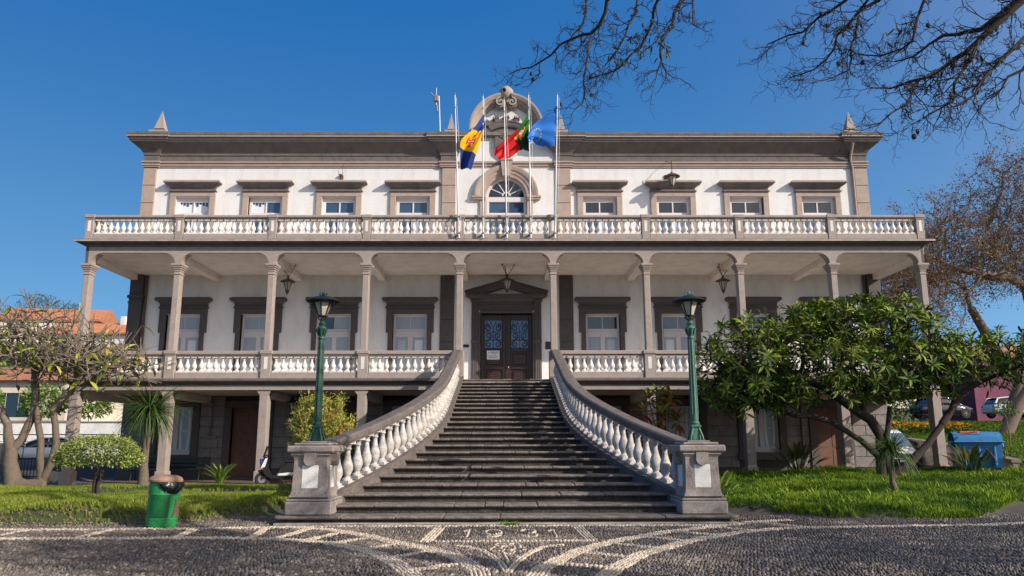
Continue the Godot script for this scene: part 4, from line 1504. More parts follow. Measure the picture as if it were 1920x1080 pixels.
func build_stairs() -> void:
	var st := thing("grand_staircase", "long grey stone staircase flaring out between two curving balustrades up to the main door", "staircase")
	for n in 24:
		var z := 14.33 - n * TREAD
		var y := RISE * (n + 1)
		var hw := half_w(z) + 0.1 if n > 0 else 4.12
		var zb := z - TREAD - 0.1 if n > 0 else 12.9
		var b := MB.new()
		# nosed slab in several stones, edges a little uneven from wear
		var cuts := [-hw, hw]
		var k := 1
		while k < (6 if n < 6 else 4):
			cuts.append(rng.randf_range(-hw * 0.8, hw * 0.8))
			k += 1
		cuts.sort()
		for i in cuts.size() - 1:
			if cuts[i + 1] - cuts[i] < 0.1:
				continue
			var dy := rng.randf_range(-0.006, 0.003)
			var dz := rng.randf_range(-0.012, 0.006)
			b.box(cuts[i] + 0.002, cuts[i + 1] - 0.002, y - 0.055 + dy, y + dy, zb, z + dz, 0.02)
		if n == 0:
			for s in [-1.0, 1.0]:
				b.lathe([Vector2(0.001, y - 0.06), Vector2(0.14, y - 0.06), Vector2(0.16, y - 0.04), Vector2(0.16, y - 0.02), Vector2(0.14, y), Vector2(0.001, y)], 18, Vector3(s * 4.11, 0, 14.17))
				b.box(s * 4.11, s * 4.268, y - 0.059, y - 0.001, 12.9, 14.17, 0.02)
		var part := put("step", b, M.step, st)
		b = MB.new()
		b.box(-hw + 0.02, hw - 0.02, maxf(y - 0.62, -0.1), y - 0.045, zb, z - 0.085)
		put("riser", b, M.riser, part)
		if n == 0:
			b = MB.new()
			b.box(-4.22, 4.22, -0.1, 0.045, 12.9, 14.4, 0.015)
			put("footing", b, M.concrete, part)
	var bm := make_baluster(0.87, 0.118)
	for s in [-1.0, 1.0]:
		var rows := []
		var rail := []
		var lip := []
		var zz := 13.55
		var path := []
		while zz > -0.05:
			path.append(Vector2(half_s(zz), zz))
			zz -= 0.3
		path.append(Vector2(half_s(0.0), 0.02))
		for i in path.size():
			var a: Vector2 = path[maxi(i - 1, 0)]
			var c: Vector2 = path[mini(i + 1, path.size() - 1)]
			var d := (c - a).normalized()
			var nr := Vector2(-d.y, d.x)
			if nr.x < 0.0:
				nr = -nr
			var p: Vector2 = path[i]
			var yl := nose_y(p.y)
			var f := func(o: float, y: float) -> Vector3:
				return Vector3(s * (p.x + nr.x * o), y, p.y + nr.y * o)
			rows.append([f.call(0.0, yl - 0.5), f.call(0.0, yl + 0.07), f.call(0.42, yl + 0.07), f.call(0.42, -0.2)])
			lip.append([f.call(-0.035, yl + 0.06), f.call(-0.035, yl + 0.1), f.call(0.455, yl + 0.1), f.call(0.455, yl + 0.06)])
			var rr := []
			for q in [[0.07, 0.915], [0.07, 0.95], [0.03, 0.97], [0.03, 1.06], [0.055, 1.085], [0.08, 1.1], [0.34, 1.1], [0.365, 1.085], [0.39, 1.06], [0.39, 0.97], [0.35, 0.95], [0.35, 0.915]]:
				rr.append(f.call(q[0], yl + q[1]))
			rail.append(rr)
		var b := MB.new()
		for k in 3:
			var sub := []
			for r in rows:
				sub.append([r[k], r[k + 1]] if s > 0 else [r[k + 1], r[k]])
			b.grid(sub)
			sub = []
			for r in lip:
				sub.append([r[k], r[k + 1]] if s > 0 else [r[k + 1], r[k]])
			b.grid(sub)
		var part := put("balustrade", b, M.rail, st)
		b = MB.new()
		for k in 11:
			var sub := []
			for r in rail:
				sub.append([r[k], r[k + 1]] if s > 0 else [r[k + 1], r[k]])
			b.grid(sub)
		var sub2 := []
		for r in rail:
			sub2.append([r[11], r[0]])
		b.grid(sub2)
		put("handrail", b, M.rail, part)
		# balusters at even steps along the curve
		var want := 0.2
		var run := 0.0
		for i in path.size() - 1:
			var a: Vector2 = path[i]
			var c: Vector2 = path[i + 1]
			var len := a.distance_to(c)
			while want < run + len:
				var p := a.lerp(c, (want - run) / len)
				var d := (c - a).normalized()
				var nr := Vector2(-d.y, d.x)
				if nr.x < 0.0:
					nr = -nr
				if p.y > 0.35 and p.y < 13.2:
					inst("baluster", bm, M.old_baluster, part, Transform3D(Basis(Vector3.UP, -s * atan2(nr.y, nr.x)), Vector3(s * (p.x + nr.x * 0.21), nose_y(p.y) + 0.06, p.y + nr.y * 0.21)))
				want += 0.36
			run += len
		# end pedestal
		var cx: float = s * 3.67
		b = MB.new()
		b.box(cx - 0.43, cx + 0.43, 0.16, 0.40, 13.1, 14.13, 0.02)
		b.box(cx - 0.42, cx + 0.42, 0.401, 0.45, 13.11, 14.12, 0.02)
		b.box(cx - 0.37, cx + 0.37, 0.44, 0.49, 13.16, 14.07, 0.02)
		var rows2 := []
		for e in [[0.37, 0.485], [0.34, 0.54], [0.325, 0.6], [0.32, 0.7], [0.305, 1.15], [0.315, 1.2], [0.34, 1.23], [0.36, 1.25], [0.36, 1.29]]:
			var q: float = e[0]
			rows2.append([q, e[1]])
		for i in rows2.size() - 1:
			var q0: float = rows2[i][0]
			var q1: float = rows2[i + 1][0]
			var y0: float = rows2[i][1]
			var y1: float = rows2[i + 1][1]
			var dz := 0.135
			var c0 := [Vector3(cx - q0, y0, 13.615 + q0 + dz), Vector3(cx + q0, y0, 13.615 + q0 + dz), Vector3(cx + q0, y0, 13.615 - q0 - dz), Vector3(cx - q0, y0, 13.615 - q0 - dz)]
			var c1 := [Vector3(cx - q1, y1, 13.615 + q1 + dz), Vector3(cx + q1, y1, 13.615 + q1 + dz), Vector3(cx + q1, y1, 13.615 - q1 - dz), Vector3(cx - q1, y1, 13.615 - q1 - dz)]
			for k in 4:
				b.fan([c0[k], c0[(k + 1) % 4], c1[(k + 1) % 4], c1[k]], (c0[k] + c0[(k + 1) % 4]) * 0.5 - Vector3(cx, y0, 13.615))
		var ped := put("pedestal", b, M.pedestal, st)
		b = MB.new()
		b.box(cx - 0.44, cx + 0.44, 1.292, 1.42, 13.08, 14.16, 0.025)
		b.box(cx - 0.34, cx + 0.34, 1.421, 1.47, 13.17, 14.06, 0.03)
		b.box(cx - 0.22, cx + 0.22, 1.471, 1.5, 13.35, 13.9, 0.02)
		b.prism(PackedVector2Array([Vector2(cx - 0.115, 1.35), Vector2(cx + 0.115, 1.35), Vector2(cx + 0.115, 1.13), Vector2(cx + 0.08, 1.07), Vector2(cx, 1.04), Vector2(cx - 0.08, 1.07), Vector2(cx - 0.115, 1.13)]), "z", 14.0, 14.13)
		b.prism(PackedVector2Array([Vector2(13.5, 1.35), Vector2(13.73, 1.35), Vector2(13.73, 1.13), Vector2(13.69, 1.07), Vector2(13.615, 1.04), Vector2(13.54, 1.07), Vector2(13.5, 1.13)]), "x", cx - s * 0.3, cx - s * 0.42)
		put("cap", b, M.pedestal, ped)
		b = MB.new()
		var tilt := Transform3D(Basis(Vector3.RIGHT, -0.027), Vector3(cx, 0.64, 14.064))
		b.box(-0.15, 0.15, 0.0, 0.42, -0.02, 0.012, 0.006, tilt)
		put("inset_panel", b, M.panel, ped)
		b = MB.new()
		b.box(cx - s * 0.3, cx - s * 0.325, 0.64, 1.05, 13.44, 13.8, 0.005, Transform3D.IDENTITY)
		put("inset_panel", b, M.panel, ped)

# ---------------------------------------------------------------- lamps, poles, flags, small things
func hex_glass(parent: Node, c: Vector3, y0: float, y1: float, r0: float, r1: float, n := 6) -> void:
	var fr := MB.new()
	for k in n:
		var a0 := TAU * (k + 0.5) / n
		var a1 := TAU * (k + 1.5) / n
		var p := [c + Vector3(cos(a0) * r0, y0, sin(a0) * r0), c + Vector3(cos(a1) * r0, y0, sin(a1) * r0), c + Vector3(cos(a1) * r1, y1, sin(a1) * r1), c + Vector3(cos(a0) * r1, y1, sin(a0) * r1)]
		var g := MB.new()
		g.fan(p, (p[0] + p[2]) * 0.5 - (c + Vector3(0, (y0 + y1) * 0.5, 0)))
		put("glass_pane", g, M.lamp_glass, parent)
		fr.tube([p[0], p[3]], [0.014, 0.016], 5)
		fr.tube([p[0], p[1]], [0.014, 0.014], 5)
		fr.tube([p[3], p[2]], [0.018, 0.018], 5)
	put("lantern_frame", fr, M.iron, parent)

func street_lamp(x: float, mt: Material, label: String) -> void:
	var o := thing("street_lamp", label, "street lamp", Vector3(x, 1.5, 13.62), 0.0, "lamps on the staircase pedestals")
	var b := MB.new()
	for k in 4:
		var a := PI * 0.25 + k * PI * 0.5
		var d := Vector3(cos(a), 0, sin(a))
		b.tube([d * 0.17, d * 0.155 + Vector3.UP * 0.08, d * 0.1 + Vector3.UP * 0.2, d * 0.075 + Vector3.UP * 0.27], [0.02, 0.022, 0.026, 0.03], 6)
		b.ball(d * 0.175 + Vector3.UP * 0.012, Vector3(0.035, 0.014, 0.035), 8, 4)
	b.box(-0.075, 0.075, 0.0, 0.25, -0.075, 0.075, 0.012)
	b.box(-0.1, 0.1, 0.25, 0.3, -0.1, 0.1, 0.015)
	put("base", b, mt, o)
	b = MB.new()
	var pr := []
	for e in [[0.085, 0.3], [0.095, 0.34], [0.07, 0.38], [0.078, 0.42], [0.072, 0.5], [0.058, 2.0]]:
		pr.append(Vector2(e[0], e[1]))
	b.lathe(pr, 16)
	for k in 8:
		var a := TAU * k / 8
		b.tube([Vector3(cos(a) * 0.07, 0.5, sin(a) * 0.07), Vector3(cos(a) * 0.057, 1.98, sin(a) * 0.057)], [0.013, 0.01], 5)
	put("post", b, mt, o)
	b = MB.new()
	pr = []
	for e in [[0.06, 1.98], [0.072, 2.0], [0.072, 2.02], [0.058, 2.04], [0.062, 2.1], [0.085, 2.16], [0.1, 2.2], [0.085, 2.23], [0.055, 2.26], [0.075, 2.3], [0.05, 2.33], [0.03, 2.37], [0.04, 2.42]]:
		pr.append(Vector2(e[0], e[1]))
	b.lathe(pr, 16)
	for k in 8:
		var a := TAU * k / 8
		b.tube([Vector3(cos(a) * 0.065, 2.06, sin(a) * 0.065), Vector3(cos(a) * 0.09, 2.15, sin(a) * 0.09), Vector3(cos(a) * 0.112, 2.2, sin(a) * 0.112)], [0.01, 0.018, 0.008], 5)
	put("collar", b, mt, o)
	b = MB.new()
	for k in 6:
		var a := TAU * (k + 0.5) / 6
		var d := Vector3(cos(a), 0, sin(a))
		b.tube([d * 0.03 + Vector3.UP * 2.36, d * 0.1 + Vector3.UP * 2.42, d * 0.085 + Vector3.UP * 2.47], [0.01, 0.012, 0.01], 5)
		b.tube([d * 0.19 + Vector3.UP * 2.69, d * 0.26 + Vector3.UP * 2.66, d * 0.29 + Vector3.UP * 2.7, d * 0.26 + Vector3.UP * 2.73, d * 0.24 + Vector3.UP * 2.71], [0.009, 0.009, 0.009, 0.009, 0.009], 5)
	put("bracket", b, M.iron, o)
	hex_glass(o, Vector3.ZERO, 2.46, 2.74, 0.085, 0.185)
	b = MB.new()
	pr = []
	for e in [[0.18, 2.72], [0.325, 2.745], [0.335, 2.755], [0.3, 2.785], [0.2, 2.83], [0.1, 2.86], [0.05, 2.87]]:
		pr.append(Vector2(e[0], e[1]))
	b.lathe(pr, 24)
	put("hood", b, M.iron, o)
	b = MB.new()
	for k in 6:
		var a := TAU * k / 6
		var d := Vector3(cos(a), 0, sin(a))
		b.tube([d * 0.04 + Vector3.UP * 2.86, d * 0.085 + Vector3.UP * 2.9, d * 0.06 + Vector3.UP * 2.94], [0.012, 0.016, 0.008], 5)
	b.ball(Vector3(0, 2.92, 0), Vector3(0.035, 0.045, 0.035), 8, 6)
	put("finial", b, mt, o)

func hanging_lantern(x: float, y_ceil: float, z: float, drop: float, label: String) -> void:
	var o := thing("hanging_lantern", label, "lantern", Vector3(x, y_ceil, z), 0.3, "lanterns hanging under the veranda")
	var b := MB.new()
	for k in 3:
		var a := TAU * k / 3 + 0.5
		var d := Vector3(cos(a), 0, sin(a))
		b.tube([d * 0.3, d * 0.2 + Vector3.DOWN * drop * 0.45, Vector3.DOWN * drop], [0.014, 0.012, 0.014], 5)
		b.tube([d * 0.2 + Vector3.DOWN * drop * 0.45, d * 0.1 + Vector3.DOWN * drop * 0.3], [0.01, 0.008], 4)
		b.ball(d * 0.3 + Vector3.DOWN * 0.012, Vector3(0.045, 0.018, 0.045), 8, 4)
	put("hanger", b, M.iron, o)
	b = MB.new()
	var pr := []
	for e in [[0.02, 0.05], [0.05, 0.0], [0.03, -0.04], [0.1, -0.09], [0.27, -0.16], [0.3, -0.18], [0.29, -0.2], [0.16, -0.2]]:
		pr.append(Vector2(e[0], e[1] - drop))
	b.lathe(pr, 18)
	put("hood", b, M.rust, o)
	hex_glass(o, Vector3.DOWN * drop, -0.56, -0.2, 0.075, 0.17)
	b = MB.new()
	pr = []
	for e in [[0.08, -0.56], [0.06, -0.6], [0.085, -0.63], [0.03, -0.67], [0.04, -0.69], [0.0, -0.72]]:
		pr.append(Vector2(e[0], e[1] - drop))
	b.lathe(pr, 12)
	put("finial", b, M.rust, o)

func flag(label: String, e0: Array, e1: Array, z: float, im: Image, seed_: float, waves: float, amp: float) -> void:
	var n := 26
	var m := 14
	var rows := []
	for i in n + 1:
		var t := float(i) / n
		var a := curve(e0, t)
		var b := curve(e1, t)
		var row := []
		for j in m + 1:
			var s := float(j) / m
			var p := a.lerp(b, s)
			var dz := amp * sin(s * waves + t * 3.0 + seed_) * (0.35 + 0.65 * t) + 0.03 * sin(s * 17.0 + t * 9.0 + seed_) + 0.22 * t * sin(t * 4.0 + seed_)
			row.append(Vector3(p.x, p.y, z + dz))
		rows.append(row)
	var b := MB.new()
	b.grid(rows, false, true)
	var mt := plain(1, 1, 1, 0.75)
	mt.albedo_texture = ImageTexture.create_from_image(im)
	mt.backlight_enabled = true
	mt.backlight = Color(0.4, 0.4, 0.4)
	tag(put("flag", b, mt, self), label, "flag", "flags on the terrace poles")

func curve(p: Array, t: float) -> Vector2:
	var f := t * (p.size() - 1)
	var i := mini(int(f), p.size() - 2)
	var u := f - i
	var a: Vector2 = p[maxi(i - 1, 0)]
	var b: Vector2 = p[i]
	var c: Vector2 = p[i + 1]
	var d: Vector2 = p[mini(i + 2, p.size() - 1)]
	return b.cubic_interpolate(c, a, d, u)

func disc(im: Image, cx: float, cy: float, r: float, c: Color) -> void:
	for y in range(int(cy - r), int(cy + r) + 1):
		for x in range(int(cx - r), int(cx + r) + 1):
			if x >= 0 and y >= 0 and x < im.get_width() and y < im.get_height() and Vector2(x - cx, y - cy).length() <= r:
				im.set_pixel(x, y, c)

func flagpole(x: float, lean: float, top: float, label: String) -> void:
	var o := thing("flagpole", label, "flagpole", Vector3(x, 9.12, 0.36), 0.0, "flagpoles on the terrace front")
	var b := MB.new()
	var h := top - 9.12
	b.tube([Vector3(0, 0, 0), Vector3(lean * 0.5, h * 0.5, 0.02)], [0.038, 0.033], 10)
	b.tube([Vector3(lean * 0.5, h * 0.5, 0.02), Vector3(lean, h, 0.05)], [0.026, 0.02], 10)
	put("pole", b, M.pole, o)
	b = MB.new()
	b.tube([Vector3(lean, h, 0.05), Vector3(lean, h + 0.12, 0.05)], [0.035, 0.004], 8)
	b.tube([Vector3(lean * 0.9, h * 0.9, 0.04), Vector3(lean * 0.9 + 0.01, h * 0.9 + 0.1, 0.04)], [0.03, 0.03], 8)
	put("tip", b, M.pole_gray, o)
	b = MB.new()
	b.box(-0.05, 0.05, 0.15, 0.22, -0.2, 0.05, 0.01)
	b.box(-0.05, 0.05, 0.8, 0.87, -0.2, 0.05, 0.01)
	put("bracket", b, M.pole_gray, o)
	b = MB.new()
	var path := []
	for i in 12:
		var t := i / 11.0
		path.append(Vector3(lean * (1.0 - t) + 0.06 + 0.05 * sin(t * PI), h * (1.0 - t) * 0.98 + 0.5 * t, 0.07))
	b.tube(path, [0.007, 0.007, 0.007, 0.007, 0.007, 0.007, 0.007, 0.007, 0.007, 0.007, 0.007, 0.007], 4)
	put("halyard", b, M.pole, o)

func build_fittings() -> void:
	street_lamp(-3.68, M.green_iron, "dark green street lamp on the pedestal left of the stairs, bush behind it")
	street_lamp(3.68, M.verdigris, "faded turquoise green street lamp on the pedestal right of the stairs")
	hanging_lantern(-8.9, 8.6, -2.0, 0.5, "rusty lantern hung from the veranda ceiling over the second and third left windows")
	hanging_lantern(0.03, 8.6, -2.0, 0.45, "rusty lantern hung before the pediment of the main door")
	hanging_lantern(8.85, 8.6, -2.0, 0.48, "rusty lantern hung from the veranda ceiling right of the door, above the leafy tree")
	hanging_lantern(-8.7, 3.42, -3.0, 0.15, "dark lantern under the ground floor ceiling above the scooter")
	# wall lantern on the upper storey and the stub of its lost twin
	var o := thing("wall_lantern", "bronze lantern on a wall bracket above the second upper window right of the arch", "lantern", Vector3(7.15, 12.98, -4.0))
	var b := MB.new()
	b.box(-0.1, 0.1, -0.28, 0.2, 0.0, 0.06, 0.02)
	b.tube([Vector3(0, 0.05, 0.05), Vector3(0.1, 0.12, 0.7)], [0.025, 0.02], 6)
	b.tube([Vector3(0, 0.85, 0.03), Vector3(0.1, 0.5, 0.72)], [0.012, 0.012], 5)
	b.tube([Vector3(0.1, 0.62, 0.72), Vector3(0.1, 0.0, 0.72)], [0.02, 0.02], 6)
	b.tube([Vector3(0, -0.2, 0.05), Vector3(0.06, -0.1, 0.4), Vector3(0.1, 0.1, 0.7)], [0.012, 0.012, 0.012], 5)
	put("bracket", b, M.rust, o)
	b = MB.new()
	b.lathe([Vector2(0.05, 0.05), Vector2(0.2, -0.02), Vector2(0.33, -0.1), Vector2(0.34, -0.13), Vector2(0.2, -0.12)], 20, Vector3(0.1, 0, 0.72))
	put("hood", b, M.rust, o)
	hex_glass(o, Vector3(0.1, 0, 0.72), -0.52, -0.12, 0.07, 0.19)
	b = MB.new()
	b.lathe([Vector2(0.07, -0.52), Vector2(0.09, -0.56), Vector2(0.04, -0.62), Vector2(0.0, -0.66)], 12, Vector3(0.1, 0, 0.72))
	put("finial", b, M.rust, o)
	o = thing("lantern_stub", "broken remains of a wall lantern above the third upper window from the left", "lantern bracket", Vector3(-7.32, 13.0, -4.0))
	b = MB.new()
	b.box(-0.07, 0.07, -0.2, 0.16, 0.0, 0.08, 0.02)
	b.box(-0.1, 0.02, 0.1, 0.2, 0.04, 0.14, 0.02)
	put("bracket", b, M.rust, o)
	b = MB.new()
	b.tube([Vector3(0.05, 0.15, 0.1), Vector3(0.02, 0.5, 0.12), Vector3(0.15, 0.85, 0.06)], [0.008, 0.008, 0.008], 4)
	b.tube([Vector3(-0.04, -0.1, 0.1), Vector3(-0.16, -0.5, 0.07)], [0.007, 0.006], 4)
	put("wire", b, M.iron, o)
	# antenna mast on the roof
	o = thing("antenna_mast", "thin white antenna mast with a small box, on the roof left of the gable", "antenna", Vector3(-3.02, 14.9, -4.6))
	b = MB.new()
	b.tube([Vector3(0, 0, 0), Vector3(-0.1, 2.35, 0)], [0.03, 0.022], 8)
	b.tube([Vector3(-0.22, 1.8, 0.02), Vector3(-0.22, 2.75, 0.02)], [0.018, 0.014], 6)
	put("mast", b, M.pole, o)
	b = MB.new()
	b.box(-0.34, -0.12, 2.05, 2.36, -0.1, 0.1, 0.03)
	b.tube([Vector3(-0.3, 2.3, 0), Vector3(-0.48, 2.5, 0.05)], [0.02, 0.03], 6)
	b.box(-0.22, -0.14, 1.55, 1.9, -0.05, 0.08, 0.02)
	put("sensor_box", b, M.pole_gray, o)
	# poles and flags
	flagpole(-1.81, -0.22, 14.95, "bare white flagpole, leftmost of the five on the terrace")
	flagpole(-0.89, -0.03, 14.9, "white flagpole carrying the blue and yellow flag")
	flagpole(0.02, -0.11, 14.75, "bare white flagpole in front of the arched window keystone")
	flagpole(0.93, -0.05, 14.95, "white flagpole carrying the green and red flag")
	flagpole(1.85, 0.17, 14.95, "white flagpole carrying the plain blue starred flag, rightmost of five")
	var im := Image.create(192, 128, false, Image.FORMAT_RGBA8)
	im.fill(Color(0.07, 0.2, 0.5))
	im.fill_rect(Rect2i(52, 0, 82, 128), Color(0.98, 0.74, 0.02))
	for q in [[87, 40, 12, 52], [69, 58, 48, 14]]:
		im.fill_rect(Rect2i(q[0], q[1], q[2], q[3]), Color(0.85, 0.1, 0.07))
	for q in [[80, 38, 26, 8], [80, 86, 26, 8], [67, 52, 8, 26], [111, 52, 8, 26]]:
		im.fill_rect(Rect2i(q[0], q[1], q[2], q[3]), Color(0.85, 0.1, 0.07))
	im.fill_rect(Rect2i(91, 46, 4, 40), Color(0.95, 0.93, 0.9))
	im.fill_rect(Rect2i(75, 63, 36, 4), Color(0.95, 0.93, 0.9))
	im.rotate_90(CLOCKWISE)
	flag("blue, yellow and blue flag with a red and white cross, drooping from the second pole", V2([-0.88, 14.12, -1.27, 13.47, -1.74, 13.01, -1.79, 12.62, -1.8, 11.95]), V2([-0.86, 13.55, -0.9, 13.42, -1.02, 12.87, -1.22, 12.35, -1.37, 11.92]), 0.45, im, 0.4, 7.0, 0.12)
	im = Image.create(192, 128, false, Image.FORMAT_RGBA8)
	im.fill(Color(0.8, 0.03, 0.05))
	im.fill_rect(Rect2i(0, 0, 74, 128), Color(0.05, 0.42, 0.09))
	disc(im, 74, 64, 32, Color(0.95, 0.78, 0.05))
	disc(im, 74, 64, 25, Color(0.8, 0.03, 0.05))
	im.fill_rect(Rect2i(48, 61, 52, 5), Color(0.95, 0.78, 0.05))
	im.fill_rect(Rect2i(71, 36, 5, 56), Color(0.95, 0.78, 0.05))
	im.fill_rect(Rect2i(60, 44, 28, 38), Color(0.85, 0.06, 0.08))
	im.fill_rect(Rect2i(64, 48, 20, 30), Color(0.95, 0.95, 0.95))
	for q in [[72, 52], [72, 61], [72, 70], [66, 61], [78, 61]]:
		im.fill_rect(Rect2i(q[0], q[1], 4, 5), Color(0.05, 0.15, 0.5))
	im.rotate_90(CLOCKWISE)
	flag("green and red flag with a yellow armillary crest, blown left from the fourth pole", V2([0.89, 14.33, 0.64, 13.78, 0.24, 13.36, -0.42, 12.8, -0.46, 12.47]), V2([0.91, 13.6, 0.78, 13.4, 0.58, 13.05, 0.43, 12.6, -0.22, 12.25]), 0.42, im, 2.1, 8.0, 0.1)
	im = Image.create(96, 96, false, Image.FORMAT_RGBA8)
	im.fill(Color(0.025, 0.20, 0.075))  # flag green darkened, shade of the fold put into the colour
	flag("dark green shaded fold of cloth hanging behind the green and red flag", V2([0.9, 13.62, 0.92, 12.74]), V2([0.48, 13.3, 0.5, 12.76]), 0.3, im, 1.0, 6.0, 0.07)
	im = Image.create(192, 128, false, Image.FORMAT_RGBA8)
	im.fill(Color(0.14, 0.45, 0.79))
	for k in 12:
		var a := TAU * k / 12
		disc(im, 104 + cos(a) * 30, 50 + sin(a) * 30, 3, Color(0.95, 0.8, 0.1))
	im.rotate_90(CLOCKWISE)
	flag("blue flag with a ring of yellow stars, blown left from the rightmost pole", V2([1.98, 14.5, 1.45, 14.07, 1.05, 13.71, 0.82, 13.08]), V2([1.88, 12.78, 1.42, 12.86, 1.09, 12.96, 0.86, 13.0]), 0.42, im, 3.2, 6.0, 0.14)
	# litter bin with a torn bag
	o = thing("litter_bin", "dented green metal litter bin with a tan lid at the lawn edge", "litter bin", gp(-6.14, 14.6))
	o.scale = Vector3.ONE * 0.92
	o.rotation.y = 0.25
	o.rotation.z = -0.03
	b = MB.new()
	b.lathe([Vector2(0.001, 0.02), Vector2(0.27, 0.03), Vector2(0.285, 0.06), Vector2(0.285, 0.15), Vector2(0.292, 0.16), Vector2(0.292, 0.18), Vector2(0.28, 0.19), Vector2(0.275, 0.45), Vector2(0.28, 0.62), Vector2(0.292, 0.63), Vector2(0.292, 0.65), Vector2(0.285, 0.66), Vector2(0.29, 0.86), Vector2(0.27, 0.86)], 28)
	put("body", b, M.bin_green, o)
	b = MB.new()
	for s in [0.0, 1.0]:
		var rows := []
		for i in 2:
			var row := []
			for j in 9:
				var a := -2.1 + j * 0.16
				row.append(Vector3(-cos(a) * 0.291, 0.21 + i * 0.4, -sin(a) * 0.291))
			rows.append(row)
		b.grid(rows)
	put("front_panel", b, M.bin_green, o)
	b = MB.new()
	b.grid([[Vector3(0.2, 0.2, 0.212), Vector3(0.3, 0.2, 0.03)], [Vector3(0.23, 0.36, 0.177), Vector3(0.29, 0.3, 0.04)], [Vector3(0.245, 0.55, 0.16), Vector3(0.265, 0.55, 0.13)]])
	put("rust_patch", b, M.rust, o)
	b = MB.new()
	b.lathe([Vector2(0.29, 0.875), Vector2(0.315, 0.87), Vector2(0.318, 0.9), Vector2(0.28, 0.955), Vector2(0.2, 0.985), Vector2(0.001, 1.0)], 28)
	put("lid", b, M.bin_lid, o)
	var bag := MB.new()
	var brow := []
	for i in 9:
		var row := []
		for j in 13:
			var a := -0.75 + j * 0.165
			var t := i / 8.0
			var sag := 0.21 * sin(PI * clampf(j / 12.0, 0, 1)) ** 0.6 + 0.03
			var rr := 0.3 + 0.05 * sin(t * PI) * (0.6 + 0.5 * sin(j * 2.1 + t * 5.0)) + 0.014 * sin(j * 5.0 + i * 3.0)
			row.append(Vector3(sin(a + 0.5) * rr, 0.88 - t * sag, cos(a + 0.5) * rr))
		brow.append(row)
	bag.grid(brow)
	var bg := thing("bin_bag", "black plastic bag bulging out of the green litter bin", "bin bag", o.position)
	bg.rotation = o.rotation
	bg.scale = o.scale
	put("bag", bag, M.bag, bg)
	# bench under the veranda
	bench(-13.6, "dark slatted bench against the wall under the left ground floor window")
	# scooter behind the left pedestal
	scooter()

func bench(x: float, label: String) -> void:
	var o := thing("bench", label, "bench", Vector3(x, 0.0, -3.2))
	for k in 4:
		var b := MB.new()
		b.box(-1.6, 1.6, 0.44, 0.47, -0.02 + k * 0.12, 0.08 + k * 0.12, 0.008)
		put("seat_slat", b, M.bench_green, o)
	for k in 3:
		var b := MB.new()
		b.box(-1.6, 1.6, 0.56 + k * 0.13, 0.66 + k * 0.13, -0.1 - k * 0.03, -0.07 - k * 0.03, 0.008)
		put("back_slat", b, M.bench_green, o)
	for s in [-1.35, 1.35]:
		var b := MB.new()
		b.tube([Vector3(s, 0.0, 0.45), Vector3(s, 0.22, 0.34), Vector3(s, 0.43, 0.42)], [0.025, 0.022, 0.025], 6)
		b.tube([Vector3(s, 0.0, -0.12), Vector3(s, 0.3, 0.04), Vector3(s, 0.6, -0.1), Vector3(s, 0.95, -0.19)], [0.025, 0.022, 0.022, 0.02], 6)
		b.tube([Vector3(s, 0.42, 0.42), Vector3(s, 0.42, -0.02)], [0.02, 0.02], 6)
		put("leg", b, M.iron, o)

func wheel(parent: Node, c: Vector3, r: float, w: float, rimf := 0.62, axis_turn := 0.0) -> void:
	var b := MB.new()
	var xf := Transform3D(Basis(Vector3.UP, axis_turn) * Basis(Vector3.RIGHT, PI / 2), c)
	b.lathe([Vector2(r * rimf, -w * 0.5), Vector2(r * 0.92, -w * 0.5), Vector2(r, -w * 0.32), Vector2(r, w * 0.32), Vector2(r * 0.92, w * 0.5), Vector2(r * rimf, w * 0.5)], 22, Vector3.ZERO, xf)
	var t := put("wheel", b, M.rubber, parent)
	b = MB.new()
	b.lathe([Vector2(0.001, w * 0.3), Vector2(r * rimf, w * 0.36), Vector2(r * rimf, -w * 0.36), Vector2(0.001, -w * 0.3)], 20, Vector3.ZERO, xf)
	for k in 5:
		var a := TAU * k / 5
		for s in [-1.0, 1.0]:
			b.box(-r * 0.05, r * 0.05, s * w * 0.36, s * w * 0.46, 0.0, r * rimf * 0.96, 0.0, xf * Transform3D(Basis(Vector3.UP, a), Vector3.ZERO))
	put("rim", b, M.pole_gray, t)

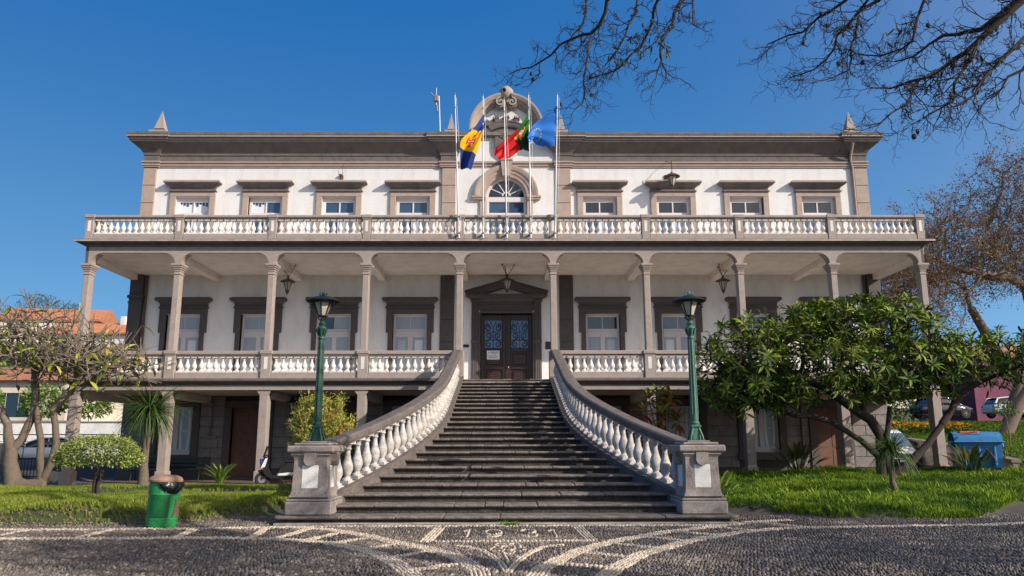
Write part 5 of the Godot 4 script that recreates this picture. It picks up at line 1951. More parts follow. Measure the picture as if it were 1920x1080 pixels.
func scooter() -> void:
	var o := thing("scooter", "black and white motor scooter parked behind the left stair pedestal", "scooter", Vector3(-7.95, 0.0, 0.9), 0.4)
	wheel(o, Vector3(-0.62, 0.24, 0), 0.24, 0.11, 0.55)
	wheel(o, Vector3(0.62, 0.24, 0), 0.24, 0.12, 0.55)
	var b := MB.new()
	b.prism(PackedVector2Array([Vector2(-0.62, 0.5), Vector2(-0.5, 0.34), Vector2(-0.3, 0.26), Vector2(0.3, 0.26), Vector2(0.5, 0.4), Vector2(0.85, 0.62), Vector2(0.95, 0.8), Vector2(0.2, 0.78), Vector2(0.05, 0.62), Vector2(-0.1, 0.36), Vector2(-0.3, 0.36), Vector2(-0.42, 0.6), Vector2(-0.5, 1.0), Vector2(-0.58, 1.0)]), "z", -0.17, 0.17)
	b.box(0.1, 0.95, 0.78, 0.86, -0.15, 0.15, 0.04)
	b.box(-0.75, -0.4, 0.46, 0.56, -0.09, 0.09, 0.03)
	put("body", b, M.black, o)
	b = MB.new()
	b.prism(PackedVector2Array([Vector2(-0.56, 0.95), Vector2(-0.66, 0.72), Vector2(-0.7, 0.62), Vector2(-0.56, 0.66), Vector2(-0.48, 0.95)]), "z", -0.21, 0.21)
	b.prism(PackedVector2Array([Vector2(-0.1, 0.36), Vector2(0.35, 0.36), Vector2(0.75, 0.5), Vector2(0.3, 0.46), Vector2(-0.08, 0.43)]), "z", -0.19, 0.19)
	put("side_panel", b, M.paint_white, o)
	b = MB.new()
	for k in 3:
		b.box(-0.705, -0.6, 0.72, 0.93, -0.13 + k * 0.1, -0.08 + k * 0.1, 0.01, Transform3D(Basis(Vector3.BACK, 0.0), Vector3(0.0, 0, 0)))
	put("stripe", b, M.paint_blue, o)
	b = MB.new()
	b.tube([Vector3(-0.5, 1.02, -0.34), Vector3(-0.5, 1.06, 0), Vector3(-0.5, 1.02, 0.34)], [0.022, 0.025, 0.022], 6)
	b.tube([Vector3(-0.52, 1.05, 0.22), Vector3(-0.52, 1.28, 0.3)], [0.008, 0.008], 5)
	b.ball(Vector3(-0.52, 1.32, 0.32), Vector3(0.02, 0.05, 0.07), 8, 6)
	b.tube([Vector3(-0.62, 0.24, 0.07), Vector3(-0.55, 0.7, 0.05)], [0.03, 0.03], 6)
	put("handlebar", b, M.black, o)
	b = MB.new()
	b.grid([[Vector3(-0.58, 0.98, -0.16), Vector3(-0.63, 0.98, 0), Vector3(-0.58, 0.98, 0.16)], [Vector3(-0.48, 1.35, -0.13), Vector3(-0.52, 1.38, 0), Vector3(-0.48, 1.35, 0.13)]])
	put("windscreen", b, M.black, o)
	b = MB.new()
	b.ball(Vector3(-0.62, 0.6, 0.13), Vector3(0.05, 0.04, 0.03), 8, 6)
	put("indicator", b, M.orange, o)

# ---------------------------------------------------------------- plants
func leaf_mesh(w: float, arch: float, fold: float, widest := 0.55, n := 4) -> ArrayMesh:
	var b := MB.new()
	var rows := []
	for i in n + 1:
		var t := float(i) / n
		var hw := w * 0.5 * maxf(pow(sin(PI * pow(t, log(0.5) / log(widest))), 0.8), 0.04)
		var y := arch * (t - t * t * 1.7)
		rows.append([Vector3(t, y + fold * hw, -hw), Vector3(t, y, 0), Vector3(t, y + fold * hw, hw)])
	b.grid(rows)
	return b.mesh()

func leaves(parent: Node, nm: String, mesh: Mesh, xs: Array, pick: Array, palette: Array, singles := 300, rough := 0.4) -> void:
	var mats := []
	for c in palette:
		mats.append(leafmat(c.r, c.g, c.b, rough, 0.4))
	var order := range(xs.size())
	var eye := Vector3(0, 1.467, 28.97)
	var base: Vector3 = parent.position
	order.sort_custom(func(a, c): return (xs[a].origin + base).distance_squared_to(eye) < (xs[c].origin + base).distance_squared_to(eye))
	var rest := []
	var cols := []
	for k in order.size():
		var i: int = order[k]
		if k < singles:
			inst(nm, mesh, mats[pick[i]], parent, xs[i])
		else:
			rest.append(xs[i])
			cols.append(palette[pick[i]])
	if rest.size():
		many("foliage", mesh, leafmat(1, 1, 1, rough, 0.4, true), parent, rest, cols)

# limbs from a point to every tip, forking as they go; ends holds [tip, direction]
func fork(b: MB, from: Vector3, dir: Vector3, pts: Array, rt: float, f: float, wig: float, ends: Array, seg := 5, expo := 0.43) -> void:
	var n := pts.size()
	var r := rt * pow(n, expo)
	if n == 1:
		var p: Vector3 = pts[0]
		var len := from.distance_to(p)
		var m := from.lerp(p, 0.5) + dir * len * 0.14 + Vector3(rng.randfn(), rng.randfn(), rng.randfn()) * wig * len
		b.tube([from, m, p], [r, r, rt * 0.85], seg)
		ends.append([p, (p - m).normalized()])
		return
	var c := Vector3.ZERO
	for p in pts:
		c += p
	c /= n
	var len := from.distance_to(c)
	var node := from.lerp(c, f) + Vector3(rng.randfn(), rng.randfn(), rng.randfn()) * wig * len
	var m := from.lerp(node, 0.5) + dir * len * f * 0.16
	var r2 := rt * pow(n * 0.75, expo)
	b.tube([from, m, node], [r, lerpf(r, r2, 0.5), r2], seg + (2 if n > 20 else 0), false)
	var d2 := (node - m).normalized()
	# split by the angle seen from the node
	var s0: Vector3 = (pts[0] - node).normalized()
	var far := 0
	var best := 2.0
	for i in n:
		var q: float = s0.dot((pts[i] - node).normalized())
		if q < best:
			best = q
			far = i
	var a: Vector3 = (pts[far] - node).normalized()
	best = 2.0
	var far2 := 0
	for i in n:
		var q: float = a.dot((pts[i] - node).normalized())
		if q < best:
			best = q
			far2 = i
	var e: Vector3 = (pts[far2] - node).normalized()
	var g0 := []
	var g1 := []
	for p in pts:
		var d: Vector3 = (p - node).normalized()
		if d.dot(a) > d.dot(e):
			g0.append(p)
		else:
			g1.append(p)
	if g0.is_empty() or g1.is_empty():
		g0 = pts.slice(0, n / 2)
		g1 = pts.slice(n / 2)
	fork(b, node, d2, g0, rt, f, wig, ends, seg, expo)
	fork(b, node, d2, g1, rt, f, wig, ends, seg, expo)

func blob(n: int, c: Vector3, r: Vector3, inner := 0.55, low := -0.55) -> Array:
	var o := []
	while o.size() < n:
		var d := Vector3(rng.randfn(), rng.randfn(), rng.randfn()).normalized()
		if d.y < low:
			continue
		var q := lerpf(inner, 1.0, pow(rng.randf(), 0.6))
		o.append(c + d * r * q)
	return o

func frangipani_left() -> void:
	var base := Vector3(-15.9, 0.1, 2.6)
	var o := thing("frangipani_tree", "almost bare frangipani with stubby grey branches and a few yellowing leaves, left of the veranda", "tree", base)
	var b := MB.new()
	var ends := []
	var tips := blob(330, Vector3(-0.7, 4.45, 0), Vector3(3.1, 1.65, 2.2), 0.3, -0.5)
	tips.append_array(blob(190, Vector3(2.1, 3.95, 0.3), Vector3(2.0, 0.95, 1.5), 0.25, -0.6))
	var groups := [[], [], []]
	for t in tips:
		var k := 0 if t.x < -1.0 else (1 if t.x < 1.0 else 2)
		groups[k].append(t)
	fork(b, Vector3(-0.62, 2.0, 0.2), Vector3(-0.4, 0.9, 0), groups[0], 0.021, 0.5, 0.05, ends, 5, 0.36)
	fork(b, Vector3(0.1, 2.35, 0.0), Vector3(0.1, 1, 0), groups[1], 0.021, 0.5, 0.05, ends, 5, 0.36)
	fork(b, Vector3(0.75, 2.45, 0.1), Vector3(0.5, 0.8, 0), groups[2], 0.021, 0.5, 0.05, ends, 5, 0.36)
	for i in ends.size():
		var e: Array = ends[i]
		for k in 2:
			var d: Vector3 = (e[1] * 0.8 + Vector3(rng.randfn() * 0.5, 0.45 + rng.randfn() * 0.25, rng.randfn() * 0.5)).normalized()
			var t: Vector3 = e[0] + d * rng.randf_range(0.3, 0.75)
			b.tube([e[0], e[0].lerp(t, 0.5) - Vector3.UP * 0.03, t], [0.016, 0.015, 0.013], 5)
			ends.append([t, d])
	put("crown", b, M.bark_gray, o)
	b = MB.new()
	b.tube([Vector3(-0.15, -0.3, 0.1), Vector3(-0.3, 0.25, 0.1), Vector3(-0.42, 0.8, 0.15), Vector3(-0.4, 1.2, 0.2), Vector3(-0.55, 1.6, 0.2), Vector3(-0.62, 2.05, 0.2)], [0.36, 0.27, 0.22, 0.2, 0.15, 0.12], 10)
	b.tube([Vector3(-0.4, 1.15, 0.2), Vector3(-0.15, 1.5, 0.1), Vector3(-0.05, 1.9, 0.05), Vector3(0.1, 2.4, 0)], [0.17, 0.14, 0.13, 0.11], 8)
	b.tube([Vector3(0.55, -0.3, 0), Vector3(0.6, 0.3, 0), Vector3(0.5, 0.9, 0.05), Vector3(0.48, 1.5, 0.1), Vector3(0.3, 2.1, 0.1), Vector3(0.2, 2.6, 0.1)], [0.22, 0.16, 0.12, 0.11, 0.1, 0.08], 8)
	b.tube([Vector3(0.62, 0.2, 0), Vector3(0.9, 0.7, 0.1), Vector3(1.0, 1.4, 0.1), Vector3(0.9, 2.0, 0.1), Vector3(0.75, 2.5, 0.1)], [0.14, 0.11, 0.11, 0.1, 0.1], 8)
	b.tube([Vector3(-0.3, 0.1, 0.1), Vector3(0.2, 0.02, 0.15), Vector3(0.7, 0.05, 0.05)], [0.26, 0.2, 0.2], 8)
	put("trunk", b, M.bark, o)
	var lm := leaf_mesh(0.26, 0.25, 0.35)
	var xs := []
	var pk := []
	for i in 560:
		var e: Array = ends[rng.randi() % ends.size()]
		if rng.randf() < 0.6 and e[0].y > 5.0:
			continue
		var a := rng.randf() * TAU
		var side := Vector3(cos(a), rng.randf_range(-0.9, 0.4), sin(a)).normalized()
		xs.append(frame(side, Vector3.UP + Vector3(rng.randfn(), 0, rng.randfn()) * 0.4, e[0], rng.randf_range(0.3, 0.55)))
		pk.append(rng.randi() % 5)
	leaves(o, "leaf", lm, xs, pk, [Color(0.32, 0.34, 0.05), Color(0.24, 0.29, 0.04), Color(0.40, 0.37, 0.09), Color(0.15, 0.23, 0.03), Color(0.40, 0.29, 0.10)])

func frangipani_right() -> void:
	var base := gp(11.7, 4.2)
	var o := thing("frangipani_tree", "leafy frangipani spreading a dense dark green crown over the right lawn", "tree", base)
	var b := MB.new()
	var ends := []
	var tips := blob(560, Vector3(-1.4, 3.65, 0.2), Vector3(4.5, 1.95, 2.8), 0.35, -0.8)
	tips.append_array(blob(140, Vector3(-0.3, 4.6, 0.1), Vector3(2.7, 1.15, 1.9), 0.6, 0.0))
	var left := tips
	var right := blob(250, Vector3(3.8, 3.5, -0.2), Vector3(3.3, 1.3, 2.1), 0.4, -0.4)
	fork(b, Vector3(0.05, 1.35, 0), Vector3(-0.1, 1, 0), left, 0.016, 0.33, 0.05, ends, 5, 0.36)
	fork(b, Vector3(2.0, 1.65, 0.1), Vector3(0.8, 0.7, 0), right, 0.016, 0.36, 0.05, ends, 5, 0.36)
	fork(b, Vector3(-1.6, 1.75, 0.2), Vector3(-0.8, 0.5, 0), blob(120, Vector3(-4.1, 2.6, 0.5), Vector3(1.7, 0.85, 1.7), 0.3, -0.8), 0.016, 0.4, 0.05, ends, 5, 0.36)
	put("crown", b, M.bark_dark, o)
	b = MB.new()
	b.tube([Vector3(-0.05, -0.3, 0), Vector3(0, 0.2, 0), Vector3(0.02, 0.7, 0), Vector3(0.05, 1.4, 0)], [0.22, 0.16, 0.15, 0.13], 9)
	b.tube([Vector3(0.2, -0.2, 0), Vector3(0.2, 0.3, 0.05), Vector3(0.12, 0.9, 0.1), Vector3(0.28, 1.5, 0.1), Vector3(0.4, 2.2, 0.1)], [0.13, 0.11, 0.1, 0.09, 0.07], 8)
	b.tube([Vector3(0.02, 0.6, 0), Vector3(-0.6, 1.15, 0.1), Vector3(-1.6, 1.78, 0.2)], [0.12, 0.1, 0.08], 8)
	b.tube([Vector3(0.85, 0.42, 0.15), Vector3(1.1, 0.7, 0.12), Vector3(1.5, 1.05, 0.1), Vector3(2.05, 1.7, 0.1)], [0.12, 0.13, 0.11, 0.1], 8)
	b.tube([Vector3(0.15, 0.0, 0.05), Vector3(0.5, 0.2, 0.12), Vector3(0.95, 0.52, 0.14)], [0.14, 0.12, 0.12], 8)
	put("trunk", b, M.bark_dark, o)
	var lm := leaf_mesh(0.2, 0.28, 0.35, 0.6)
	var xs := []
	var pk := []
	for e in ends:
		var d: Vector3 = (e[1] + Vector3.UP * 0.5).normalized()
		var sd := d.cross(Vector3(0.3, 0.2, 1)).normalized()
		var n := rng.randi_range(9, 14) if e[0].x < 2.5 else rng.randi_range(5, 9)
		for k in n:
			var a := k * 2.4 + rng.randf() * 0.5
			var out := sd.rotated(d, a)
			var lift := rng.randf_range(-0.2, 1.3)
			xs.append(frame(out + d * lift, d, e[0] + d * rng.randf_range(-0.08, 0.02), rng.randf_range(0.2, 0.42)))
			var yy: float = e[0].y
			pk.append(rng.randi_range(0, 3) if yy < 3.4 else rng.randi_range(1, 5))  # upper leaves brighter, lower darker: light and shade put into the colour
	for q in [[1700, Vector3(-1.4, 3.75, 0.2), Vector3(4.2, 1.7, 2.5)], [800, Vector3(3.3, 3.5, -0.2), Vector3(2.4, 1.0, 1.8)], [500, Vector3(-4.0, 2.7, 0.5), Vector3(1.5, 0.7, 1.5)]]:
		for x in leaf_cloud(q[0], q[1], q[2], 0.2, 0.36, 0.15, -0.8):
			xs.append(x)
			var yy: float = x.origin.y
			pk.append(rng.randi_range(0, 2) if yy < 3.8 else rng.randi_range(1, 5))  # inner leaves likewise, sunlight above and shade below put into their colour
	for k in 40:
		pk[rng.randi() % pk.size()] = 6
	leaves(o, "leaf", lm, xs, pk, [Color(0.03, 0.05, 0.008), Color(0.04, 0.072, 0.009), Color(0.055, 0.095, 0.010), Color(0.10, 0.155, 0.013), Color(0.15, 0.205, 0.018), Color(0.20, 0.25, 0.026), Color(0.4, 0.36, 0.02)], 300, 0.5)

func leaf_cloud(n: int, c: Vector3, r: Vector3, s0: float, s1: float, inner: float, low: float) -> Array:
	var xs := []
	for p in blob(n, c, r, inner, low):
		var d: Vector3 = ((p - c) / r).normalized() + Vector3(rng.randfn(), rng.randfn(), rng.randfn()) * 0.6
		xs.append(frame(d, Vector3.UP + Vector3(rng.randfn(), 0, rng.randfn()), p, rng.randf_range(s0, s1)))
	return xs

func round_bush() -> void:
	var o := thing("clipped_bush", "round pale variegated bush clipped like a mushroom on a short dark stem", "bush", gp(-10.75, 8.0))
	var b := MB.new()
	b.tube([Vector3(0, -0.1, 0), Vector3(-0.03, 0.3, 0), Vector3(0.0, 0.75, 0)], [0.07, 0.055, 0.06], 7)
	b.tube([Vector3(0.12, -0.1, 0.05), Vector3(0.08, 0.35, 0.03), Vector3(0.16, 0.75, 0.02)], [0.06, 0.05, 0.05], 7)
	var ends := []
	fork(b, Vector3(0.05, 0.6, 0), Vector3.UP, blob(60, Vector3(0, 1.12, 0), Vector3(0.8, 0.4, 0.8), 0.6, -0.3), 0.006, 0.4, 0.05, ends, 4)
	put("stem", b, M.bark_dark, o)
	var lm := leaf_mesh(0.5, 0.15, 0.3)
	var nz := FastNoiseLite.new()
	nz.frequency = 1.4
	var xs := []
	var cols := []
	for x in leaf_cloud(8500, Vector3(0, 1.08, 0), Vector3(1.04, 0.56, 1.0), 0.04, 0.075, 0.68, -0.45):
		var p: Vector3 = x.origin
		var k := nz.get_noise_3d(p.x, p.y * 1.6, p.z)
		if k < -0.32 and rng.randf() < 0.6:
			continue
		x.origin = Vector3(0, 1.08, 0) + (p - Vector3(0, 1.08, 0)) * (1.0 + k * 0.2 + (0.1 if rng.randf() < 0.05 else 0.0))
		xs.append(x)
		var t := rng.randf()
		cols.append(Color(0.17, 0.23, 0.04).lerp(Color(0.38, 0.42, 0.13), t) if t > 0.25 else Color(0.07, 0.13, 0.02))
	many("foliage", lm, M.leaf, o, xs, cols)

func bottlebrush() -> void:
	var o := thing("bottlebrush_bush", "yellow green feathery shrub behind the left stair pedestal and lamp", "bush", Vector3(-5.5, 0.05, 5.6))
	var b := MB.new()
	var ends := []
	for k in 5:
		var a := TAU * k / 5
		fork(b, Vector3(cos(a) * 0.15, 0, sin(a) * 0.15), Vector3.UP, blob(46, Vector3(cos(a) * 0.42, 1.8, sin(a) * 0.4), Vector3(0.62, 1.15, 0.6), 0.5, -0.7), 0.006, 0.4, 0.06, ends, 4)
	put("stem", b, M.bark, o)
	var lm := leaf_mesh(0.2, 0.1, 0.2)
	var xs := []
	var cols := []
	for e in ends:
		var t0 := rng.randf()
		for k in 46:
			var d: Vector3 = (e[1] + Vector3(rng.randfn(), rng.randfn() + 0.3, rng.randfn()) * 0.9).normalized()
			xs.append(frame(d, Vector3(rng.randfn(), 1, rng.randfn()), e[0] - e[1] * rng.randf() * 0.38 + Vector3(rng.randfn(), rng.randfn(), rng.randfn()) * 0.06, rng.randf_range(0.07, 0.13)))
			var t := clampf(t0 + rng.randfn() * 0.25, 0, 1)
			cols.append(Color(0.17, 0.21, 0.03).lerp(Color(0.5, 0.43, 0.1), t))
	many("foliage", lm, M.leaf, o, xs, cols)
	for q in [Vector3(0.75, 1.75, 0.75), Vector3(0.45, 2.2, 0.6), Vector3(0.7, 1.5, 0.8)]:
		var fl := MB.new()
		for k in 40:
			var d := Vector3(rng.randfn(), rng.randfn() * 0.5, rng.randfn()).normalized()
			var c: Vector3 = q + Vector3.UP * rng.randf_range(-0.06, 0.06)
			fl.tube([c, c + d * 0.05], [0.003, 0.003], 3)
		put("flower", fl, M.orange, o)

func ponytail(base: Vector3, h: float, n: int, len: float, r: float, label: String) -> void:
	var o := thing("ponytail_palm", label, "palm", base)
	var b := MB.new()
	b.tube([Vector3(0.03, -0.1, 0), Vector3(0.02, 0.06, 0), Vector3(-0.02, h * 0.3, 0), Vector3(0.0, h * 0.7, 0), Vector3(0.02, h, 0)], [r * 1.7, r * 1.5, r, r * 0.85, r * 0.75], 9)
	put("trunk", b, M.bark, o)
	var strap := MB.new()
	var rows := []
	for i in 8:
		var t := i / 7.0
		var hw := 0.018 * (1.0 - t * 0.85)
		rows.append([Vector3(t * 0.8, 0.55 * t - 0.95 * t * t, -hw), Vector3(t * 0.8, 0.55 * t - 0.95 * t * t + hw * 0.4, 0), Vector3(t * 0.8, 0.55 * t - 0.95 * t * t, hw)])
	strap.grid(rows)
	var up := MB.new()
	rows = []
	for i in 7:
		var t := i / 6.0
		var hw := 0.018 * (1.0 - t * 0.85)
		rows.append([Vector3(t, 0.12 * t - 0.3 * t * t, -hw), Vector3(t, 0.12 * t - 0.3 * t * t + hw * 0.4, 0), Vector3(t, 0.12 * t - 0.3 * t * t, hw)])
	up.grid(rows)
	for m in 2:
		var xs := []
		var cols := []
		for i in int(n * (0.68 if m == 0 else 0.34)):
			var a := rng.randf() * TAU
			var el := rng.randf_range(-0.5, 0.7) if m == 0 else rng.randf_range(0.2, 1.4)
			var d := Vector3(cos(a), el, sin(a))
			xs.append(frame(d, Vector3.UP + Vector3(rng.randfn(), 0, rng.randfn()) * 0.15, Vector3(0, h + rng.randf_range(-0.05, 0.12), 0), len * rng.randf_range(0.65, 1.1)))
			var t := rng.randf()
			cols.append(Color(0.03, 0.075, 0.018).lerp(Color(0.12, 0.17, 0.05), t * t))
		many("fronds", strap.mesh() if m == 0 else up.mesh(), M.leaf, o, xs, cols)

func rosette(nm: String, label: String, cat: String, base: Vector3, n: int, len: float, w: float, up0: float, up1: float, arch: float, palette: Array, rough := 0.4, stalk := 0.0) -> void:
	var o := thing(nm, label, cat, base)
	var lm := leaf_mesh(w, arch, 0.5, 0.45, 6)
	var xs := []
	var pk := []
	var b := MB.new()
	for i in n:
		var a := i * 2.4 + rng.randf() * 0.4
		var e := rng.randf_range(up0, up1)
		var d := Vector3(cos(a), e, sin(a)).normalized()
		var p := Vector3(cos(a), 0, sin(a)) * 0.08
		if stalk > 0.0:
			var q: Vector3 = p + d * stalk * rng.randf_range(0.6, 1.0)
			b.tube([p, q], [0.012, 0.01], 4)
			p = q
		xs.append(frame(d, Vector3.UP, p, len * rng.randf_range(0.7, 1.1)))
		pk.append(rng.randi() % palette.size())
	if stalk > 0.0:
		put("stalk", b, leafmat(0.04, 0.08, 0.02, 0.5, 0.0), o)
	leaves(o, "leaf", lm, xs, pk, palette, 300, rough)

func cordyline() -> void:
	var o := thing("cordyline", "red and green cordyline on thin canes behind the right stair balustrade", "plant", Vector3(5.0, 0.05, 3.4))
	var b := MB.new()
	var heads := []
	for q in [[-0.35, 3.0, 0.1], [0.25, 2.75, 0.2], [0.0, 2.45, 0.35], [0.55, 2.3, 0.0], [-0.05, 3.15, -0.1], [-0.55, 2.6, 0.3], [0.3, 3.05, 0.1]]:
		var t := Vector3(q[0], q[1] - 0.25, q[2])
		b.tube([Vector3(q[0] * 0.3 + 0.1, 0, q[2] * 0.2), Vector3(q[0] * 0.5 + 0.1, t.y * 0.5, q[2] * 0.5), t], [0.03, 0.026, 0.02], 6)
		heads.append(t)
	put("cane", b, M.bark_gray, o)
	var lm := leaf_mesh(0.2, 0.15, 0.4, 0.5, 5)
	var xs := []
	var pk := []
	for h in heads:
		for k in 20:
			var a := k * 2.4
			var e := rng.randf_range(-0.7, 1.3)
			xs.append(frame(Vector3(cos(a), e, sin(a)), Vector3.UP, h + Vector3.UP * 0.1 * e, rng.randf_range(0.4, 0.62)))
			pk.append([4, 2, 3, 4][rng.randi() % 4] if e > 0.6 else [0, 1, 0, 2, 3, 1][rng.randi() % 6])
	leaves(o, "leaf", lm, xs, pk, [Color(0.09, 0.022, 0.018), Color(0.22, 0.05, 0.025), Color(0.06, 0.09, 0.015), Color(0.16, 0.08, 0.02), Color(0.24, 0.26, 0.04)], 300, 0.35)

# a broad bare or thinly leaved tree with many fine twigs and small brown pods
func twiggy_tree(label: String, base: Vector3, forks: Array, crowns: Array, tr: float, rt: float, leafn: int, palette: Array, size: float) -> void:
	var o := thing("background_tree", label, "tree", base)
	var b := MB.new()
	var tw := MB.new()
	var ends := []
	for i in forks.size():
		var path: Array = forks[i]
		var rad := []
		for k in path.size():
			rad.append(tr * lerpf(1.0, 0.55, float(k) / (path.size() - 1)))
		b.tube(path, rad, 10)
		var last: Vector3 = path[-1]
		var pts := []
		for c in crowns[i]:
			pts.append_array(blob(c[0], c[1], c[2], 0.25, -0.75))
		fork(tw, last, (last - path[-2]).normalized(), pts, rt, 0.36, 0.06, ends, 4, 0.42)
	put("trunk", b, M.bark_brown, o)
	var n0 := ends.size()
	for i in n0:
		var e: Array = ends[i]
		for k in 6:
			var d: Vector3 = (e[1] + Vector3(rng.randfn(), rng.randfn(), rng.randfn()) * 0.8).normalized()
			var q: Vector3 = e[0] - e[1] * rng.randf() * 0.5
			var t := q + d * rng.randf_range(0.4, 1.1) * size
			tw.tube([q, q.lerp(t, 0.5) + Vector3(rng.randfn(), rng.randfn(), rng.randfn()) * 0.06, t], [rt * 0.6, rt * 0.45, rt * 0.25], 3, false)
			ends.append([t, d])
	put("crown", tw, M.bark_brown, o)
	var xs := []
	var cols := []
	for i in leafn:
		var e: Array = ends[rng.randi() % ends.size()]
		xs.append(frame(Vector3(rng.randfn(), rng.randfn(), rng.randfn()), Vector3(rng.randfn(), 1, rng.randfn()), e[0] + Vector3(rng.randfn(), rng.randfn(), rng.randfn()) * 0.16, rng.randf_range(0.09, 0.18) * size))
		cols.append(palette[rng.randi() % palette.size()])
	many("foliage", leaf_mesh(0.55, 0.1, 0.2, 0.5, 2), M.pebble, o, xs, cols)

func build_plants() -> void:
	frangipani_left()
	frangipani_right()
	round_bush()
	bottlebrush()
	ponytail(Vector3(-12.15, 0.05, 2.2), 2.35, 460, 1.55, 0.13, "tall ponytail palm with a shaggy dark head in front of the left pillar")
	ponytail(gp(9.75, 8.9), 0.95, 300, 0.95, 0.07, "small ponytail palm with drooping grassy leaves on the right lawn")
	cordyline()
	rosette("agapanthus_clump", "clump of bright strap leaves by the dark red ground floor door", "plant", Vector3(-9.9, 0.05, 1.3), 46, 0.85, 0.075, 0.8, 3.5, 0.4, [Color(0.06, 0.13, 0.02), Color(0.12, 0.2, 0.03), Color(0.22, 0.28, 0.06)])
	rosette("bird_of_paradise", "dark bird of paradise plant below the white ground floor window", "plant", gp(9.9, 2.0), 34, 0.62, 0.2, 0.5, 3.0, 0.2, [Color(0.012, 0.022, 0.012), Color(0.018, 0.034, 0.014)], 0.3, 0.75)
	rosette("bird_of_paradise", "bird of paradise plant in front of the blue dumpster", "plant", gp(15.3, 2.9), 34, 0.6, 0.22, 0.4, 2.6, 0.2, [Color(0.015, 0.03, 0.014), Color(0.022, 0.045, 0.016)], 0.3, 0.65)
	rosette("bird_of_paradise", "bird of paradise plant at the right edge beyond the dumpster", "plant", gp(18.9, 2.2), 40, 0.62, 0.2, 0.4, 2.6, 0.2, [Color(0.02, 0.045, 0.015), Color(0.03, 0.06, 0.018)], 0.3, 0.6)
	rosette("low_shrub", "low green shrub seen between the right stair balusters", "shrub", Vector3(4.9, 0.0, 10.2), 90, 0.3, 0.4, -0.2, 2.6, 0.1, [Color(0.09, 0.17, 0.02), Color(0.14, 0.22, 0.03)], 0.4, 0.7)
	rosette("low_shrub", "low green shrub seen between the left stair balusters", "shrub", Vector3(-4.7, 0.0, 9.2), 90, 0.3, 0.4, -0.2, 2.6, 0.1, [Color(0.07, 0.14, 0.02), Color(0.11, 0.18, 0.03)], 0.4, 0.8)

# ---------------------------------------------------------------- vehicles
func loft(secs: Array) -> MB:            # secs: [x, half width, y bottom, y belt, y top, top half width]
	var b := MB.new()
	var rows := []
	for s in secs:
		var x: float = s[0]
		var w: float = s[1]
		var r := []
		for q in [[-0.92, s[2]], [-1.0, lerpf(s[2], s[3], 0.35)], [-0.99, lerpf(s[2], s[3], 0.75)], [-0.96, s[3]], [-s[5] / w, lerpf(s[3], s[4], 0.75)], [-s[5] / w * 0.85, s[4]], [s[5] / w * 0.85, s[4]], [s[5] / w, lerpf(s[3], s[4], 0.75)], [0.96, s[3]], [0.99, lerpf(s[2], s[3], 0.75)], [1.0, lerpf(s[2], s[3], 0.35)], [0.92, s[2]]]:
			r.append(Vector3(x, q[1], q[0] * w))
		rows.append(r)
	b.grid(rows, true)
	b.fan(rows[0], Vector3(-1, 0, 0))
	b.fan(rows[-1], Vector3(1, 0, 0))
	return b

